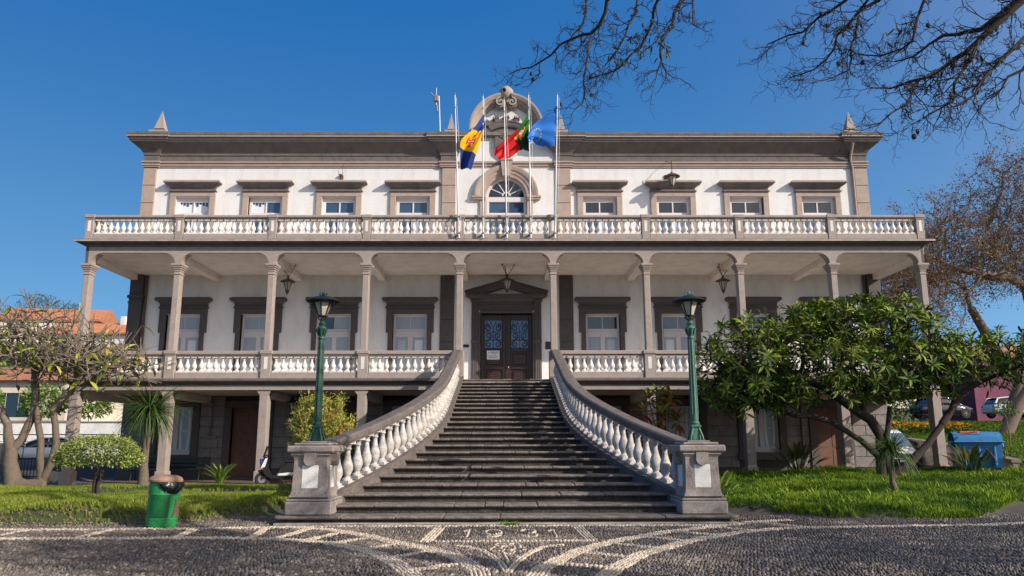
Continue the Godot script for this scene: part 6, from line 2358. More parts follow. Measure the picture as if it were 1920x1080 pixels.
# the front points to +x
func car(label: String, pos: Vector3, turn: float, paint: Material, hatch := false, grp := "") -> Node3D:
	var o := thing("parked_car", label, "car", pos, turn, grp)
	var b := loft([[-2.02, 0.7, 0.42, 0.62, 0.66, 0.6], [-1.95, 0.82, 0.3, 0.82, 0.92, 0.72], [-1.4, 0.87, 0.24, 0.84, 0.95, 0.78], [0.0, 0.88, 0.22, 0.82, 0.92, 0.8], [0.9, 0.88, 0.22, 0.8, 0.95, 0.76], [1.5, 0.86, 0.24, 0.72, 0.86, 0.7], [1.9, 0.8, 0.28, 0.62, 0.74, 0.62], [2.04, 0.66, 0.34, 0.5, 0.58, 0.5]])
	put("body", b, paint, o)
	var rear := -1.85 if hatch else -1.5
	b = loft([[rear, 0.72, 0.86, 0.92, 0.98, 0.66], [rear + 0.35, 0.76, 0.86, 1.15, 1.38, 0.6], [-0.6, 0.77, 0.86, 1.2, 1.46, 0.6], [0.1, 0.77, 0.86, 1.18, 1.43, 0.6], [0.6, 0.76, 0.86, 1.0, 1.22, 0.62], [1.1, 0.74, 0.86, 0.9, 0.95, 0.66]])
	put("window_glass", b, M.glass, o)
	b = MB.new()
	b.grid([[Vector3(rear + 0.3, 1.36, -0.6), Vector3(rear + 0.3, 1.41, 0), Vector3(rear + 0.3, 1.36, 0.6)], [Vector3(-0.6, 1.455, -0.62), Vector3(-0.6, 1.49, 0), Vector3(-0.6, 1.455, 0.62)], [Vector3(0.12, 1.42, -0.62), Vector3(0.12, 1.46, 0), Vector3(0.12, 1.42, 0.62)]])
	for s in [-1.0, 1.0]:
		b.tube([Vector3(1.12, 0.9, s * 0.72), Vector3(0.6, 1.21, s * 0.66), Vector3(0.1, 1.42, s * 0.62), Vector3(-0.6, 1.46, s * 0.62), Vector3(rear + 0.3, 1.37, s * 0.62), Vector3(rear, 0.95, s * 0.7)], [0.045, 0.04, 0.045, 0.045, 0.06, 0.09], 6)
		b.tube([Vector3(-0.35, 0.86, s * 0.775), Vector3(-0.35, 1.45, s * 0.63)], [0.035, 0.035], 5)
		b.ball(Vector3(0.75, 0.98, s * 0.92), Vector3(0.07, 0.06, 0.1), 8, 6)
	put("roof", b, paint, o)
	for s in [-1.0, 1.0]:
		for x in [-1.25, 1.28]:
			wheel(o, Vector3(x, 0.31, s * 0.8), 0.31, 0.2)
			var arch := MB.new()
			arch.lathe([Vector2(0.001, -0.02), Vector2(0.37, -0.02), Vector2(0.37, 0.02), Vector2(0.001, 0.02)], 18, Vector3.ZERO, Transform3D(Basis(Vector3.RIGHT, PI / 2), Vector3(x, 0.33, s * 0.868)))
			put("wheel_arch", arch, M.rubber, o)
		b = MB.new()
		b.ball(Vector3(1.84, 0.62, s * 0.6), Vector3(0.16, 0.07, 0.17), 10, 6)
		put("headlight", b, M.lens, o)
		b = MB.new()
		b.ball(Vector3(-1.93, 0.78, s * 0.66), Vector3(0.08, 0.1, 0.14), 8, 6)
		put("tail_light", b, plain(0.3, 0.01, 0.01, 0.2), o)
	b = MB.new()
	b.box(1.9, 2.06, 0.36, 0.5, -0.45, 0.45, 0.03)
	put("grille", b, M.black, o)
	return o

func van() -> void:
	var o := thing("delivery_van", "white cab van parked in the side yard behind the frangipani trunk", "van", Vector3(17.9, gh(17.9, -9.0) - 0.02, -9.0), -PI * 0.5 + 0.12)
	var b := loft([[-2.2, 0.84, 0.4, 1.0, 1.85, 0.8], [0.6, 0.86, 0.38, 1.0, 1.88, 0.76], [0.95, 0.86, 0.38, 1.0, 1.75, 0.72], [1.55, 0.86, 0.38, 0.98, 1.08, 0.78], [1.8, 0.84, 0.4, 0.8, 0.92, 0.76], [1.9, 0.8, 0.45, 0.7, 0.78, 0.7]])
	put("body", b, M.paint_white, o)
	b = MB.new()
	b.fan([Vector3(1.58, 1.12, -0.7), Vector3(1.58, 1.12, 0.7), Vector3(1.03, 1.72, 0.62), Vector3(1.03, 1.72, -0.62)], Vector3(1, 0.8, 0))
	put("windscreen", b, M.glass_blue, o)
	for s in [-1.0, 1.0]:
		b = MB.new()
		b.fan([Vector3(1.35, 1.08, s * 0.86), Vector3(0.3, 1.08, s * 0.868), Vector3(0.3, 1.62, s * 0.83), Vector3(0.95, 1.62, s * 0.8)], Vector3(0, 0.2, s))
		put("side_window", b, M.glass, o)
		b = MB.new()
		b.ball(Vector3(1.85, 0.74, s * 0.68), Vector3(0.08, 0.16, 0.12), 10, 8)
		put("headlight", b, M.lens, o)
		b = MB.new()
		b.box(1.2, 1.3, 1.1, 1.35, s * 0.95, s * 1.1, 0.02)
		put("mirror", b, M.black, o)
		for x in [-1.4, 1.25]:
			wheel(o, Vector3(x, 0.33, s * 0.76), 0.33, 0.22)
	b = MB.new()
	b.box(1.82, 1.98, 0.36, 0.56, -0.86, 0.86, 0.04)
	put("bumper", b, M.black, o)
	b = MB.new()
	b.box(1.885, 1.93, 0.6, 0.76, -0.45, 0.45, 0.02)
	put("grille", b, M.black, o)
	b = MB.new()
	b.box(1.975, 1.99, 0.4, 0.5, -0.26, 0.26, 0.005)
	put("number_plate", b, M.frame, o)

func build_right_side() -> void:
	van()
	# dumpster
	var o := thing("dumpster", "blue plastic dumpster with an orange patch on its domed lid, right of the veranda", "dumpster", Vector3(16.1, gh(16.0, 1.9), 1.9), -0.35)
	var b := MB.new()
	b.prism(PackedVector2Array([Vector2(-0.42, 0.18), Vector2(0.42, 0.18), Vector2(0.52, 0.5), Vector2(0.56, 1.0), Vector2(-0.56, 1.0), Vector2(-0.52, 0.5)]), "x", -0.68, 0.68)
	for k in 3:
		b.box(-0.45 + k * 0.45 - 0.04, -0.45 + k * 0.45 + 0.04, 0.25, 0.95, 0.4, 0.57, 0.02)
	put("body", b, M.blue_plastic, o)
	b = MB.new()
	b.box(-0.76, 0.76, 1.0, 1.07, -0.64, 0.64, 0.03)
	b.box(-0.8, -0.68, 0.86, 1.0, -0.3, 0.3, 0.03)
	b.box(0.68, 0.8, 0.86, 1.0, -0.3, 0.3, 0.03)
	put("rim", b, M.blue_plastic, o)
	b = MB.new()
	var rows := []
	for i in 9:
		var a := PI * i / 8.0
		rows.append([Vector3(-0.72, 1.07 + sin(a) * 0.3, -cos(a) * 0.6), Vector3(0, 1.07 + sin(a) * 0.33, -cos(a) * 0.6), Vector3(0.72, 1.07 + sin(a) * 0.3, -cos(a) * 0.6)])
	b.grid(rows)
	var lidm := put("lid", b, M.blue_plastic, o)
	b = MB.new()
	b.box(-0.5, 0.1, 1.31, 1.4, 0.05, 0.3, 0.03)
	put("lid_flap", b, M.orange, lidm)
	for q in [[-0.55, 0.35], [0.55, 0.35], [-0.55, -0.35], [0.55, -0.35]]:
		wheel(o, Vector3(q[0], 0.1, q[1]), 0.1, 0.05)
	b = MB.new()
	b.tube([Vector3(0.7, 0.8, 0.1), Vector3(0.82, 0.75, 0.15), Vector3(0.82, 0.55, 0.15), Vector3(0.7, 0.5, 0.1)], [0.03, 0.03, 0.03, 0.03], 6)
	b.tube([Vector3(0.2, 0.8, 0.57), Vector3(0.25, 0.72, 0.66), Vector3(0.4, 0.5, 0.66), Vector3(0.4, 0.45, 0.57)], [0.03, 0.035, 0.035, 0.03], 6)
	put("handle", b, M.rust, o)
	# retaining wall of the side yard
	o = thing("retaining_wall", "stained concrete retaining wall beside the white van", "wall", Vector3(19.3, 0, 0))
	b = MB.new()
	b.prism(PackedVector2Array([Vector2(-1.0, -0.3), Vector2(-1.0, gh(19.8, -1.0) + 0.1), Vector2(-6.0, gh(19.8, -6.0) + 0.12), Vector2(-14.0, gh(19.8, -14.0) + 0.1), Vector2(-25.5, gh(19.8, -25.5) + 0.05), Vector2(-25.5, -0.3)]), "x", -0.12, 0.12)
	put("wall", b, M.concrete, o)
	b = MB.new()
	b.prism(PackedVector2Array([Vector2(-0.95, gh(19.8, -1.0) + 0.1), Vector2(-0.95, gh(19.8, -1.0) + 0.22), Vector2(-6.0, gh(19.8, -6.0) + 0.24), Vector2(-14.0, gh(19.8, -14.0) + 0.22), Vector2(-25.5, gh(19.8, -25.5) + 0.17), Vector2(-25.5, gh(19.8, -25.5) + 0.05), Vector2(-14.0, gh(19.8, -14.0) + 0.1), Vector2(-6.0, gh(19.8, -6.0) + 0.12)]), "x", -0.2, 0.17)
	put("coping", b, M.coping, o)
	# flowers on the slope
	var fb := MB.new()
	for k in 6:
		var a := TAU * k / 6
		fb.fan([Vector3.ZERO, Vector3(cos(a - 0.4) * 0.8, 0.25, sin(a - 0.4) * 0.8), Vector3(cos(a + 0.4) * 0.8, 0.25, sin(a + 0.4) * 0.8)], Vector3.UP)
	var xs := []
	var cols := []
	var lx := []
	var lc := []
	for i in 900:
		var x := rng.randf_range(20.5, 26.2)
		var z := -15.5 + rng.randfn() * 0.7
		var g := gp(x, z)
		if rng.randf() < 0.6:
			xs.append(Transform3D(Basis(Vector3(rng.randfn(), 0, 1).normalized(), rng.randf_range(-0.6, 0.9)).scaled(Vector3.ONE * rng.randf_range(0.07, 0.11)), g + Vector3.UP * rng.randf_range(0.3, 0.55)))
			cols.append(Color(0.75, 0.28, 0.01) if rng.randf() < 0.7 else Color(0.8, 0.5, 0.02))
		for k in 4:
			lx.append(frame(Vector3(rng.randfn(), rng.randf() + 0.3, rng.randfn()), Vector3.UP, g + Vector3(rng.randfn() * 0.1, rng.randf_range(0.05, 0.4), rng.randfn() * 0.1), rng.randf_range(0.12, 0.22)))
			lc.append(Color(0.05, 0.1, 0.015).lerp(Color(0.12, 0.18, 0.03), rng.randf()))
	tag(many("orange_flowers", fb.mesh(), M.leaf, self, xs, cols), "bed of orange marigold like flowers on the slope behind the veranda pillar", "flowers")
	tag(many("flower_leaves", leaf_mesh(0.4, 0.1, 0.2), M.leaf, self, lx, lc), "green leaves of the orange flower bed on the slope", "leaves")
	# road with parked cars
	var ry := gh(36.0, -27.0) + 0.4
	car("white hatchback parked behind the thick leaning trunk at the right edge", Vector3(36.6, ry, -27.2), 0.0, M.paint_white, true, "cars parked along the upper road")
	car("dark blue car parked nose towards the white hatchback", Vector3(31.4, ry, -27.5), 0.12, M.paint_dark, false, "cars parked along the upper road")
	car("navy car glimpsed between the pillars above the orange flowers", Vector3(25.0, ry - 0.1, -27.6), 0.1, M.paint_dark, true, "cars parked along the upper road")
	# pink house
	o = thing("pink_house", "plum pink house with a dark doorway behind the parked cars", "house", Vector3(41.5, ry, -34.0))
	wall("wall", M.pink, o, -3.6, 12.0, -0.5, 5.0, -0.3, 0.0, [[-0.2, 1.9, 0.0, 3.4], [4.5, 5.7, 1.2, 3.0]])
	b = MB.new()
	b.box(-3.6, -3.3, -0.5, 5.0, -9.0, -0.3)
	put("wall", b, M.pink, o)
	b = MB.new()
	b.prism(PackedVector2Array([Vector2(0.4, 5.0), Vector2(-4.5, 6.6), Vector2(-9.4, 5.0)]), "x", -4.0, 12.4)
	put("roof", b, M.tiles, o)
	b = MB.new()
	b.box(-0.2, 1.9, -0.5, 3.4, -0.28, -0.2)
	put("door", b, M.black, o)
	b = MB.new()
	b.box(4.5, 5.7, 1.2, 3.0, -0.25, -0.18)
	put("window", b, M.glass, o)
	o = thing("parking_sign", "small blue parking sign on a pole before the pink house", "sign", Vector3(41.6, ry, -31.2))
	b = MB.new()
	b.tube([Vector3(0, -0.2, 0), Vector3(0, 3.5, 0)], [0.035, 0.035], 6)
	put("pole", b, M.pole_gray, o)
	b = MB.new()
	b.box(-0.3, 0.3, 2.9, 3.5, 0.04, 0.07, 0.01)
	b.box(-0.25, 0.25, 2.35, 2.8, 0.04, 0.06, 0.01)
	put("plate", b, plain(0.25, 0.32, 0.5, 0.5), o)
	b = MB.new()
	var tm := TextMesh.new()
	tm.text = "P"
	tm.font_size = 48
	tm.pixel_size = 0.009
	tm.depth = 0.006
	inst("letter", tm, M.frame, o, at(0, 3.2, 0.074))
	# trees along the road and slope
	var pal := [Color(0.19, 0.095, 0.05), Color(0.24, 0.13, 0.06), Color(0.14, 0.075, 0.05), Color(0.22, 0.17, 0.05)]
	twiggy_tree("great brown deciduous tree with seed pods filling the sky right of the veranda", gp(30.0, -15.0),
		[[Vector3(-2.2, -0.3, 0), Vector3(-1.1, 1.6, 0), Vector3(0.1, 3.2, 0), Vector3(0.3, 5.2, 0), Vector3(0.2, 7.2, 0.2)]],
		[[[420, Vector3(-4.4, 10.2, 0.5), Vector3(5.6, 3.7, 4.2)], [560, Vector3(2.3, 13.4, 0), Vector3(5.6, 4.6, 4.5)], [280, Vector3(-7.0, 7.6, 1), Vector3(3.3, 2.8, 2.7)], [200, Vector3(5.0, 10.0, 0), Vector3(4.6, 4.0, 4.0)]]], 0.36, 0.015, 34000, pal, 0.9)
	twiggy_tree("stout leaning trunk at the right edge carrying bare branches above the white car", gp(33.2, -21.5),
		[[Vector3(-0.9, -0.3, 0), Vector3(-0.2, 1.6, 0), Vector3(0.6, 3.4, 0), Vector3(0.9, 5.6, 0)], [Vector3(0.3, 3.0, 0), Vector3(-1.2, 5.0, 0), Vector3(-2.6, 7.5, 0.3)]],
		[[[200, Vector3(3.2, 11.5, 0), Vector3(5.0, 4.0, 4.5)]], [[180, Vector3(-4.2, 10.5, 0), Vector3(4.4, 3.2, 4.0)]]], 0.46, 0.017, 10000, pal, 1.1)
	twiggy_tree("slim bare tree in the middle distance behind the right end of the veranda", gp(24.6, -24.0),
		[[Vector3(0, -0.3, 0), Vector3(0.1, 2.5, 0), Vector3(-0.2, 5.0, 0)]],
		[[[220, Vector3(-0.4, 8.4, 0), Vector3(4.4, 3.4, 3.5)]]], 0.3, 0.013, 5000, pal, 1.0)
	# hedge and far bank
	var hz := leaf_mesh(0.55, 0.1, 0.2, 0.5, 2)
	for q in [[26.5, -31.0, 3.2, 1.4, "dark green hedge behind the navy car"], [33.5, -35.5, 2.6, 3.2, "dark evergreen tree beside the pink house"], [47.5, -33.0, 3.5, 4.0, "green tree right of the pink house"]]:
		var g := gp(q[0], q[1])
		var t := thing("far_shrub", q[4], "shrub", g)
		var sb := MB.new()
		sb.tube([Vector3(0, -0.2, 0), Vector3(0.1, q[3], 0)], [0.15, 0.06], 6)
		put("stem", sb, M.bark, t)
		xs = leaf_cloud(2600, Vector3(0, q[3], 0), Vector3(q[2], q[3], 1.8), 0.18, 0.34, 0.4, -0.9)
		cols = []
		for i in xs.size():
			cols.append(Color(0.025, 0.06, 0.012).lerp(Color(0.08, 0.13, 0.02), rng.randf()))
		many("foliage", hz, M.leaf, t, xs, cols)
	house("low ochre house with an orange roof far behind the right trees", Vector3(52.0, gh(52, -75), -75.0), 12.0, 6.0, 8.0, M.cream, 0.1)
	house("pale house with an orange roof high behind the leafy frangipani", Vector3(33.0, gh(33, -78), -78.0), 11.0, 6.5, 8.0, M.garden_wall, -0.1)
	canopy_tree("thin shrub sapling on the slope by the blue dumpster", gp(23.3, -7.5), 1.7, 0.5, [Color(0.05, 0.1, 0.02), Color(0.09, 0.15, 0.03)], 260, 0.14)

func canopy_tree(label: String, base: Vector3, h: float, r: float, palette: Array, n: int, s: float) -> void:
	var o := thing("young_tree", label, "tree", base)
	var b := MB.new()
	var ends := []
	b.tube([Vector3(0, -0.2, 0), Vector3(0.06, h * 0.3, 0), Vector3(0.0, h * 0.6, 0)], [0.05 * h * 0.5, 0.04 * h * 0.5, 0.03 * h * 0.5], 6)
	fork(b, Vector3(0, h * 0.6, 0), Vector3.UP, blob(30, Vector3(0, h, 0), Vector3(r, r * 0.8, r), 0.4, -0.7), 0.008, 0.4, 0.05, ends, 4)
	put("trunk", b, M.bark, o)
	var xs := leaf_cloud(n, Vector3(0, h, 0), Vector3(r, r * 0.8, r), s * 0.7, s * 1.2, 0.3, -0.9)
	var cols := []
	for i in xs.size():
		cols.append(palette[rng.randi() % palette.size()])
	many("foliage", leaf_mesh(0.4, 0.1, 0.2, 0.5, 2), M.leaf, o, xs, cols)

func house(label: String, pos: Vector3, w: float, h: float, d: float, mt: Material, turn: float) -> void:
	var o := thing("hillside_house", label, "house", pos, turn, "")
	var b := MB.new()
	b.box(-w * 0.5, w * 0.5, -3.0, h, -d, 0.0)
	put("wall", b, mt, o)
	b = MB.new()
	b.prism(PackedVector2Array([Vector2(0.5, h - 0.05), Vector2(0.5, h + 0.12), Vector2(-d * 0.5, h + d * 0.26), Vector2(-d - 0.5, h + 0.12), Vector2(-d - 0.5, h - 0.05)]), "x", -w * 0.5 - 0.5, w * 0.5 + 0.5)
	var k := 0
	var roof := put("roof", b, M.tiles, o)
	b = MB.new()
	var x := -w * 0.5 - 0.45
	while x < w * 0.5 + 0.5:             # tile ridges
		b.tube([Vector3(x, h + 0.14, 0.52), Vector3(x, h + d * 0.26 + 0.02, -d * 0.5)], [0.09, 0.09], 4, false)
		x += 0.36
	put("tile_ridges", b, M.tiles, roof).set_meta("kind", "stuff")
	b = MB.new()
	b.box(w * 0.2, w * 0.2 + 0.7, h + d * 0.1, h + d * 0.26 + 0.9, -d * 0.4 - 0.7, -d * 0.4)
	put("chimney", b, mt, roof)
	var nw := int(w / 2.6)
	for f in maxi(1, int(h / 3.0)):
		for i in nw:
			var cx := -w * 0.5 + (i + 0.5) * w / nw
			var y := 0.9 + f * 3.0
			b = MB.new()
			for q in [[-0.62, -0.5, 0.0, 1.4], [0.5, 0.62, 0.0, 1.4], [-0.5, 0.5, 1.28, 1.4], [-0.5, 0.5, 0.0, 0.12], [-0.04, 0.04, 0.12, 1.28]]:
				b.box(cx + q[0], cx + q[1], y + q[2], y + q[3], -0.02, 0.06)
			var wd := put("window", b, M.frame, o)
			b = MB.new()
			b.box(cx - 0.52, cx + 0.52, y + 0.1, y + 1.3, -0.02, 0.02)
			put("pane", b, M.glass, wd)
			k += 1

func build_left_side() -> void:
	# white garden wall with a green gate
	var o := thing("garden_wall", "long white rendered garden wall with a narrow green gate beyond the left street", "wall", Vector3(0, 0, -27.0))
	wall("wall", M.garden_wall, o, -75.0, -16.4, -0.5, 2.9, -0.3, 0.0, [[-30.8, -30.2, 0.6, 2.95]])
	var b := MB.new()
	b.box(-75.0, -30.8, 2.9, 3.08, -0.36, 0.06, 0.03)
	b.box(-30.2, -16.4, 2.9, 3.02, -0.36, 0.06, 0.03)
	put("coping", b, M.block, o)
	b = MB.new()
	for k in 5:
		b.box(-30.8 + k * 0.12, -30.8 + k * 0.12 + 0.113, 0.6, 2.97, -0.2, -0.1, 0.008)
	put("gate", b, M.gate_green, o)
	# low street wall with railing
	o = thing("street_railing", "dark metal railing on a low wall along the left street", "railing", Vector3(0, 0, -14.0))
	b = MB.new()
	b.box(-60.0, -27.2, -0.3, 1.5, -0.15, 0.15, 0.02)
	put("low_wall", b, M.concrete, o)
	b = MB.new()
	b.tube([Vector3(-60, 1.98, 0), Vector3(-17.0, 1.94, 0)], [0.03, 0.03], 6)
	b.tube([Vector3(-60, 1.6, 0), Vector3(-17.0, 1.56, 0)], [0.018, 0.018], 6)
	put("rail", b, M.iron, o)
	for k in 22:
		b = MB.new()
		b.tube([Vector3(-17.1 - k * 1.8, 0.5, 0), Vector3(-17.1 - k * 1.8, 1.95, 0)], [0.02, 0.02], 5)
		put("post", b, M.iron, o)
	# iron fence in front of the parked car
	o = thing("iron_fence", "low black iron fence behind the bare frangipani trunk", "fence", Vector3(-19.3, gh(-19.0, -1.7), -1.7))
	for k in 13:
		b = MB.new()
		b.tube([Vector3(k * 0.13, -0.1, 0), Vector3(k * 0.13, 0.8, 0)], [0.014, 0.014], 5)
		put("bar", b, M.iron, o)
	b = MB.new()
	b.tube([Vector3(0, 0.8, 0), Vector3(1.6, 0.8, 0)], [0.018, 0.018], 5)
	b.tube([Vector3(0, 0.12, 0), Vector3(1.6, 0.12, 0)], [0.016, 0.016], 5)
	put("rail", b, M.iron, o)
	var c := car("blue and white car parked behind the bare frangipani trunk", Vector3(-26.2, gh(-26, -16) - 0.25, -16.0), PI + 0.35, M.paint_white, true)
	for k in 5:
		b = MB.new()
		b.box(0.9 + k * 0.02, 1.9, 0.86 - k * 0.0, 0.875, -0.62 + k * 0.27, -0.5 + k * 0.27)
		put("stripe", b, M.paint_blue, c)
	# cream house with a shop front, and the hillside
	o = thing("cream_house", "cream house with dark shutters and a red flowering pot on its terrace, far left", "house", Vector3(-41.0, 0.0, -36.0))
	wall("wall", M.cream, o, -14.0, 4.6, -0.5, 6.6, -0.3, 0.0, [[-1.6, 1.6, 3.6, 5.6], [-7.0, -4.5, 3.6, 5.6]])
	b = MB.new()
	b.box(4.3, 4.6, -0.5, 6.6, -10.0, -0.3)
	put("wall", b, M.cream, o)
	b = MB.new()
	b.prism(PackedVector2Array([Vector2(0.6, 6.6), Vector2(-5.0, 8.2), Vector2(-10.6, 6.6)]), "x", -14.4, 5.0)
	put("roof", b, M.tiles, o)
	for e in [[-1.6, 1.6], [-7.0, -4.5]]:
		for k in 3:
			var w: float = (e[1] - e[0]) / 3.0
			b = MB.new()
			b.box(e[0] + k * w + 0.04, e[0] + (k + 1) * w - 0.04, 3.6, 5.6, -0.26, -0.18, 0.01)
			put("shutter", b, M.bench_green if k != 1 else M.glass, o)
	house("white hillside house with a long orange tiled roof, nearest the veranda corner", Vector3(-42.0, gh(-42, -66) - 3.4, -66.0), 15.0, 6.0, 8.0, M.garden_wall, 0.12)
	house("white house with an orange roof directly behind the bare frangipani crown", Vector3(-56.0, gh(-56, -74) - 2.8, -74.0), 13.0, 6.5, 8.0, M.garden_wall, -0.1)
	house("upper pale house with an orange roof at the left edge of the hillside", Vector3(-66.0, gh(-66, -82) - 2.2, -82.0), 13.0, 6.5, 9.0, M.cream, 0.15)
	house("lower pink tinted house with an orange roof under the hillside houses", Vector3(-49.0, gh(-49, -56) - 2.5, -56.0), 12.0, 5.5, 8.0, M.cream, 0.05)
	house("small white house between the veranda columns on the left hillside", Vector3(-33.0, gh(-33, -58) - 2.6, -58.0), 9.0, 6.0, 7.0, M.garden_wall, -0.08)
	# garden greenery behind the wall
	var pal := [Color(0.10, 0.18, 0.03), Color(0.15, 0.24, 0.04), Color(0.22, 0.28, 0.07), Color(0.06, 0.12, 0.02)]
	var i := 0
	for q in [[-31.5, -30.5, 4.0, 1.7, "round leafy garden tree above the white wall near the gate"], [-26.5, -31.5, 4.6, 2.1, "full leafy garden tree behind the white wall at the veranda corner"], [-35.0, -30.5, 4.0, 1.6, "light green garden bush above the white wall behind the frangipani stems"], [-39.5, -30.0, 4.0, 1.5, "garden bush above the white wall at the left edge"], [-22.5, -31.0, 4.2, 1.8, "garden tree behind the white wall seen under the veranda"], [-76.0, -96.0, 6.0, 3.6, "dark round tree on the hilltop above the orange roofs"], [-71.0, -97.0, 5.0, 3.0, "smaller dark tree on the hilltop beside the round one"]]:
		canopy_tree(q[4], gp(q[0], q[1]), q[2], q[3], pal if i < 5 else [Color(0.04, 0.075, 0.025), Color(0.06, 0.09, 0.03)], 1500, 0.34)
		i += 1
	var bx := []
	var bc := []
	var lm := leaf_mesh(0.5, 0.1, 0.2, 0.5, 2)
	for k in 9000:
		var x := rng.randf_range(-75.0, -14.0)
		var z := rng.randf_range(-100.0, -34.0)
		var g := gp(x, z)
		bx.append(frame(Vector3(rng.randfn(), rng.randf() + 0.2, rng.randfn()), Vector3.UP, g + Vector3.UP * rng.randf() * 0.8, rng.randf_range(0.5, 1.1)))
		bc.append(pal[rng.randi() % 4])
	tag(many("hillside_scrub", lm, M.leaf, self, bx, bc), "green scrub covering the hillside between the orange roofed houses", "scrub")

# ---------------------------------------------------------------- the bare tree leaning in over the forecourt
func twig(b: MB, p: Vector3, d: Vector3, len: float, r: float, depth: int, pods: Array) -> void:
	var n := 4
	var path := [p]
	var rad := [r]
	var q := p
	var dir := d
	for i in n:
		dir = (dir + Vector3(rng.randfn(), rng.randfn() - 0.05, rng.randfn()) * 0.4).normalized()
		q = q + dir * len / n
		path.append(q)
		rad.append(lerpf(r, r * 0.55, float(i + 1) / n))
		if depth > 0 and (i > 0 or rng.randf() < 0.6):
			var sd := (dir + Vector3(rng.randfn(), rng.randfn(), rng.randfn()) * 0.85).normalized()
			twig(b, q, sd, len * rng.randf_range(0.4, 0.7), r * 0.68, depth - 1, pods)
	b.tube(path, rad, 4 if r > 0.006 else 3, false)
	if depth == 0 and rng.randf() < 0.008:
		pods.append(q)

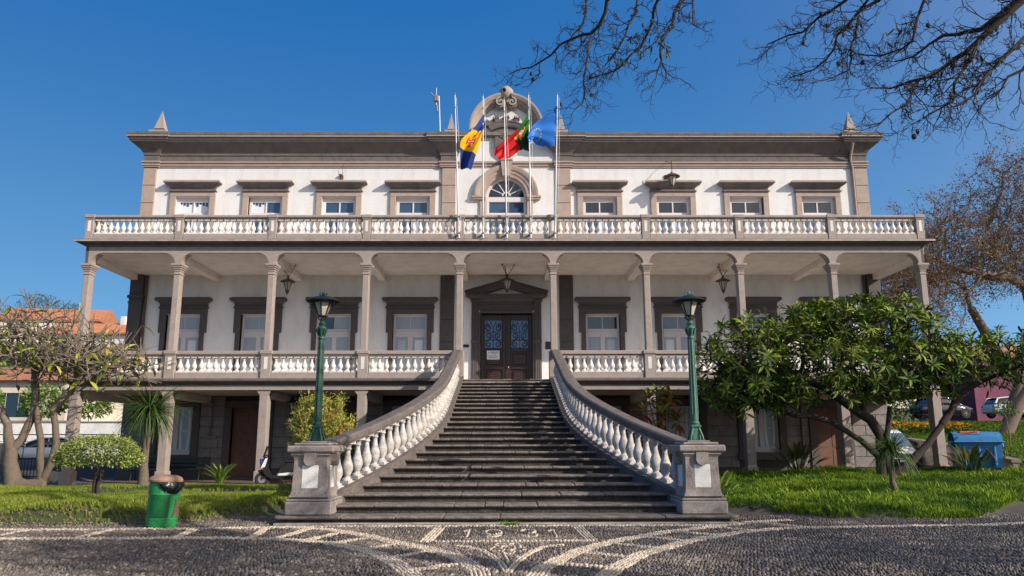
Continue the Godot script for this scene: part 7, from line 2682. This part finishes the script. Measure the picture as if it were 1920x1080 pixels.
func build_overhead_tree() -> void:
	var V := func(x: float, y: float, z: float) -> Vector3: return Vector3(x, y, z)
	var limbs := [
		[0.035, V.call(1.65, 8.56, 17.47), V.call(1.63, 8.40, 17.37), V.call(1.54, 8.23, 17.27), V.call(1.41, 8.13, 17.17), V.call(1.28, 8.17, 17.07), V.call(1.06, 8.12, 16.97), V.call(0.92, 8.10, 16.87), V.call(0.76, 7.95, 16.77), V.call(0.57, 7.87, 16.67), V.call(0.43, 7.83, 16.57), V.call(0.27, 7.86, 16.47), V.call(0.06, 7.81, 16.37)],
		[0.02, V.call(1.41, 8.13, 17.17), V.call(1.35, 7.85, 17.23), V.call(1.33, 7.67, 17.28), V.call(1.29, 7.45, 17.34), V.call(1.24, 7.15, 17.40), V.call(1.25, 6.89, 17.46), V.call(1.21, 6.74, 17.51), V.call(1.07, 6.60, 17.57)],
		[0.024, V.call(1.35, 8.81, 17.07), V.call(1.35, 8.59, 17.05), V.call(1.29, 8.40, 17.02), V.call(1.17, 8.26, 17.0), V.call(1.06, 8.12, 16.97)],
		[0.022, V.call(2.09, 8.38, 17.77), V.call(2.05, 8.16, 17.8), V.call(1.92, 7.9, 17.84), V.call(1.85, 7.69, 17.87), V.call(1.75, 7.49, 17.9), V.call(1.65, 7.33, 17.94), V.call(1.52, 7.15, 17.97)],
		[0.026, V.call(2.33, 8.13, 18.17), V.call(2.28, 8.04, 18.08), V.call(2.27, 7.88, 17.99), V.call(2.19, 7.70, 17.9), V.call(2.11, 7.56, 17.81), V.call(1.95, 7.44, 17.73), V.call(1.83, 7.32, 17.64), V.call(1.73, 7.27, 17.55), V.call(1.51, 7.24, 17.46), V.call(1.37, 7.24, 17.37)],
		[0.03, V.call(2.62, 7.95, 18.47), V.call(2.49, 7.71, 18.51), V.call(2.44, 7.44, 18.56), V.call(2.29, 7.29, 18.6), V.call(2.23, 7.04, 18.64), V.call(2.24, 6.87, 18.68), V.call(2.17, 6.69, 18.73), V.call(2.0, 6.61, 18.77)],
		[0.018, V.call(2.76, 7.88, 18.57), V.call(2.74, 7.66, 18.64), V.call(2.71, 7.42, 18.7), V.call(2.78, 7.32, 18.77)],
		[0.05, V.call(6.96, 7.34, 19.47), V.call(6.86, 7.27, 19.36), V.call(6.66, 7.12, 19.25), V.call(6.6, 7.09, 19.14), V.call(6.48, 7.12, 19.03), V.call(6.43, 7.15, 18.91), V.call(6.28, 7.19, 18.8), V.call(6.12, 7.11, 18.69), V.call(5.95, 6.98, 18.58), V.call(5.72, 6.95, 18.47)],
		[0.048, V.call(6.87, 7.22, 19.67), V.call(6.55, 6.94, 19.59), V.call(6.31, 6.72, 19.51), V.call(6.14, 6.57, 19.44), V.call(6.04, 6.53, 19.36), V.call(5.95, 6.46, 19.28), V.call(5.74, 6.34, 19.2), V.call(5.54, 6.32, 19.13), V.call(5.3, 6.25, 19.05), V.call(5.16, 6.3, 18.97)],
		[0.022, V.call(6.03, 6.52, 19.37), V.call(5.79, 6.35, 19.4), V.call(5.48, 6.18, 19.44), V.call(5.27, 5.83, 19.47), V.call(5.04, 5.69, 19.5), V.call(4.86, 5.53, 19.54), V.call(4.66, 5.48, 19.57)],
		[0.024, V.call(6.27, 6.69, 19.57), V.call(6.07, 6.35, 19.61), V.call(5.82, 6.04, 19.65), V.call(5.75, 5.77, 19.69), V.call(5.52, 5.63, 19.73), V.call(5.31, 5.51, 19.77)],
		[0.024, V.call(5.13, 8.01, 18.37), V.call(4.92, 7.89, 18.25), V.call(4.79, 7.86, 18.13), V.call(4.59, 7.69, 18.01), V.call(4.4, 7.7, 17.89), V.call(4.11, 7.61, 17.77)],
		[0.026, V.call(5.43, 7.77, 18.77), V.call(5.16, 7.65, 18.68), V.call(5.01, 7.46, 18.6), V.call(4.88, 7.35, 18.51), V.call(4.86, 7.18, 18.43), V.call(4.77, 7.06, 18.34), V.call(4.6, 6.93, 18.26), V.call(4.26, 6.84, 18.17)],
		[0.018, V.call(5.17, 7.66, 18.67), V.call(5.04, 7.21, 18.72), V.call(4.94, 7.02, 18.77), V.call(4.91, 6.81, 18.82), V.call(4.84, 6.62, 18.87), V.call(4.59, 6.48, 18.92), V.call(4.38, 6.4, 18.97)],
		[0.024, V.call(5.9, 7.58, 19.07), V.call(5.79, 7.31, 19.03), V.call(5.72, 7.01, 18.99), V.call(5.58, 6.9, 18.95), V.call(5.28, 6.81, 18.91), V.call(5.03, 6.85, 18.87)],
		[0.03, V.call(6.64, 6.55, 19.97), V.call(6.4, 6.33, 20.01), V.call(6.16, 6.12, 20.05), V.call(5.86, 5.82, 20.09), V.call(5.76, 5.65, 20.13), V.call(5.52, 5.51, 20.17)],
		[0.024, V.call(6.44, 6.06, 20.17), V.call(6.38, 5.97, 20.14), V.call(6.2, 5.89, 20.12), V.call(6.12, 5.74, 20.09), V.call(5.98, 5.66, 20.07)]]
	var o := thing("overhanging_tree", "bare dark branches with a few seed pods hanging into the sky from the upper right", "tree")
	var tw := MB.new()
	var pods := []
	var starts := []
	for i in limbs.size():
		var r0: float = limbs[i][0]
		var path: Array = limbs[i].slice(1)
		var rad := []
		for k in path.size():
			rad.append(lerpf(r0, 0.009, float(k) / (path.size() - 1)))
		tw.tube(path, rad, 6)
		if not (i in [1, 9, 10]):
			starts.append([path[0], r0])
		var right := i >= 7
		for k in path.size() - 1:
			var a: Vector3 = path[k]
			var c: Vector3 = path[k + 1]
			var d := (c - a).normalized()
			var n := maxi(1, int(a.distance_to(c) / (0.07 if right else 0.095)))
			for j in n:
				var p: Vector3 = a.lerp(c, (j + rng.randf()) / n)
				var sd := (d * 1.1 + Vector3(rng.randfn(), rng.randfn() - 0.15, rng.randfn()) * 0.65).normalized()
				if sd.x > 0.2:
					sd.x *= 0.3
				twig(tw, p, sd.normalized(), rng.randf_range(0.2, 0.6) * (0.85 if right else 0.85), minf(rad[k] * 0.5, 0.0095), 2, pods)
		twig(tw, path[-1], (path[-1] - path[-2]).normalized(), 0.45, 0.006, 2, pods)
	# boughs that carry those limbs, out of frame, down to the trunk at the right
	var top := Vector3(10.2, 7.6, 25.2)
	for s in starts:
		var p: Vector3 = s[0]
		var m := p.lerp(top, 0.45) + Vector3(0, 1.5, 0.3)
		tw.tube([p, p.lerp(m, 0.4) + Vector3(0, 0.55, 0), m, m.lerp(top, 0.6) + Vector3(0, 0.3, 0), top], [s[1], s[1] * 1.15, s[1] * 1.4, 0.06, 0.075], 6)
	var extra := blob(26, Vector3(11.5, 12.0, 24.0), Vector3(5.0, 3.0, 4.5), 0.5, -0.2)
	var ends := []
	fork(tw, top, Vector3.UP, extra, 0.012, 0.38, 0.05, ends, 5, 0.45)
	for e in ends:
		for k in 3:
			twig(tw, e[0], (e[1] + Vector3(rng.randfn(), rng.randfn(), rng.randfn()) * 0.7).normalized(), 0.9, 0.009, 1, pods)
	put("crown", tw, M.bark_dark, o)
	var b := MB.new()
	b.tube([Vector3(9.9, -0.3, 25.8), Vector3(9.9, 0.6, 25.7), Vector3(10.0, 3.0, 25.5), Vector3(10.2, 7.7, 25.2)], [0.6, 0.42, 0.35, 0.28], 12)
	put("trunk", b, M.bark, o)
	b = MB.new()
	b.ball(Vector3.ZERO, Vector3(0.032, 0.04, 0.018), 8, 6)
	var pm := b.mesh()
	for p in pods.slice(0, 44):
		inst("seed_pod", pm, M.bark_dark, o, Transform3D(Basis(Vector3.UP, rng.randf() * TAU), p + Vector3.DOWN * 0.035))
	var lm := leaf_mesh(0.22, 0.1, 0.2, 0.5, 3)
	var xs := []
	var cols := []
	for q in [[Vector3(2.25, 7.2, 18.55), 26], [Vector3(1.72, 7.35, 17.9), 30], [Vector3(2.05, 7.62, 17.9), 14], [Vector3(5.6, 7.2, 18.7), 20], [Vector3(6.2, 6.6, 19.4), 14], [Vector3(11.2, 9.4, 27.0), 1300], [Vector3(12.2, 10.0, 28.6), 1200]]:  # last two clumps are unseen leaves added to shade the forecourt
		for k in q[1]:
			xs.append(frame(Vector3(rng.randfn() * 0.5, -1, rng.randfn() * 0.5), Vector3(rng.randfn(), 0.2, rng.randfn()), q[0] + Vector3(rng.randfn(), rng.randfn(), rng.randfn()) * (0.09 if q[1] < 100 else 0.75), rng.randf_range(0.09, 0.16) * (1.0 if q[1] < 100 else 2.4)))
			cols.append(Color(0.05, 0.07, 0.025).lerp(Color(0.1, 0.1, 0.03), rng.randf()))
	many("foliage", lm, M.leaf, o, xs, cols)
	# its leafy neighbour behind the camera, known by the shade that it throws across the forecourt
	var n := thing("shade_tree", "broad tree outside the picture on the right whose shade dapples the forecourt", "tree", Vector3(23.6, 0, 27.2))
	b = MB.new()
	ends = []
	b.tube([Vector3(0, -0.3, 0), Vector3(0, 3, 0), Vector3(-0.3, 6.0, 0)], [0.5, 0.36, 0.3], 10)
	put("trunk", b, M.bark, n)
	b = MB.new()
	fork(b, Vector3(-0.3, 6.0, 0), Vector3.UP, blob(150, Vector3(-1.0, 9.0, -0.5), Vector3(4.6, 2.6, 4.6), 0.35, -0.5), 0.014, 0.38, 0.05, ends, 5, 0.45)
	put("crown", b, M.bark, n)
	xs = []
	cols = []
	for e in ends:
		for k in 34:
			xs.append(frame(Vector3(rng.randfn(), rng.randfn(), rng.randfn()), Vector3(rng.randfn(), 1, rng.randfn()), e[0] + Vector3(rng.randfn(), rng.randfn() * 0.6, rng.randfn()) * 0.45, rng.randf_range(0.14, 0.26)))
			cols.append(Color(0.04, 0.08, 0.02))
	many("foliage", leaf_mesh(0.45, 0.1, 0.2, 0.5, 2), M.leaf, n, xs, cols)
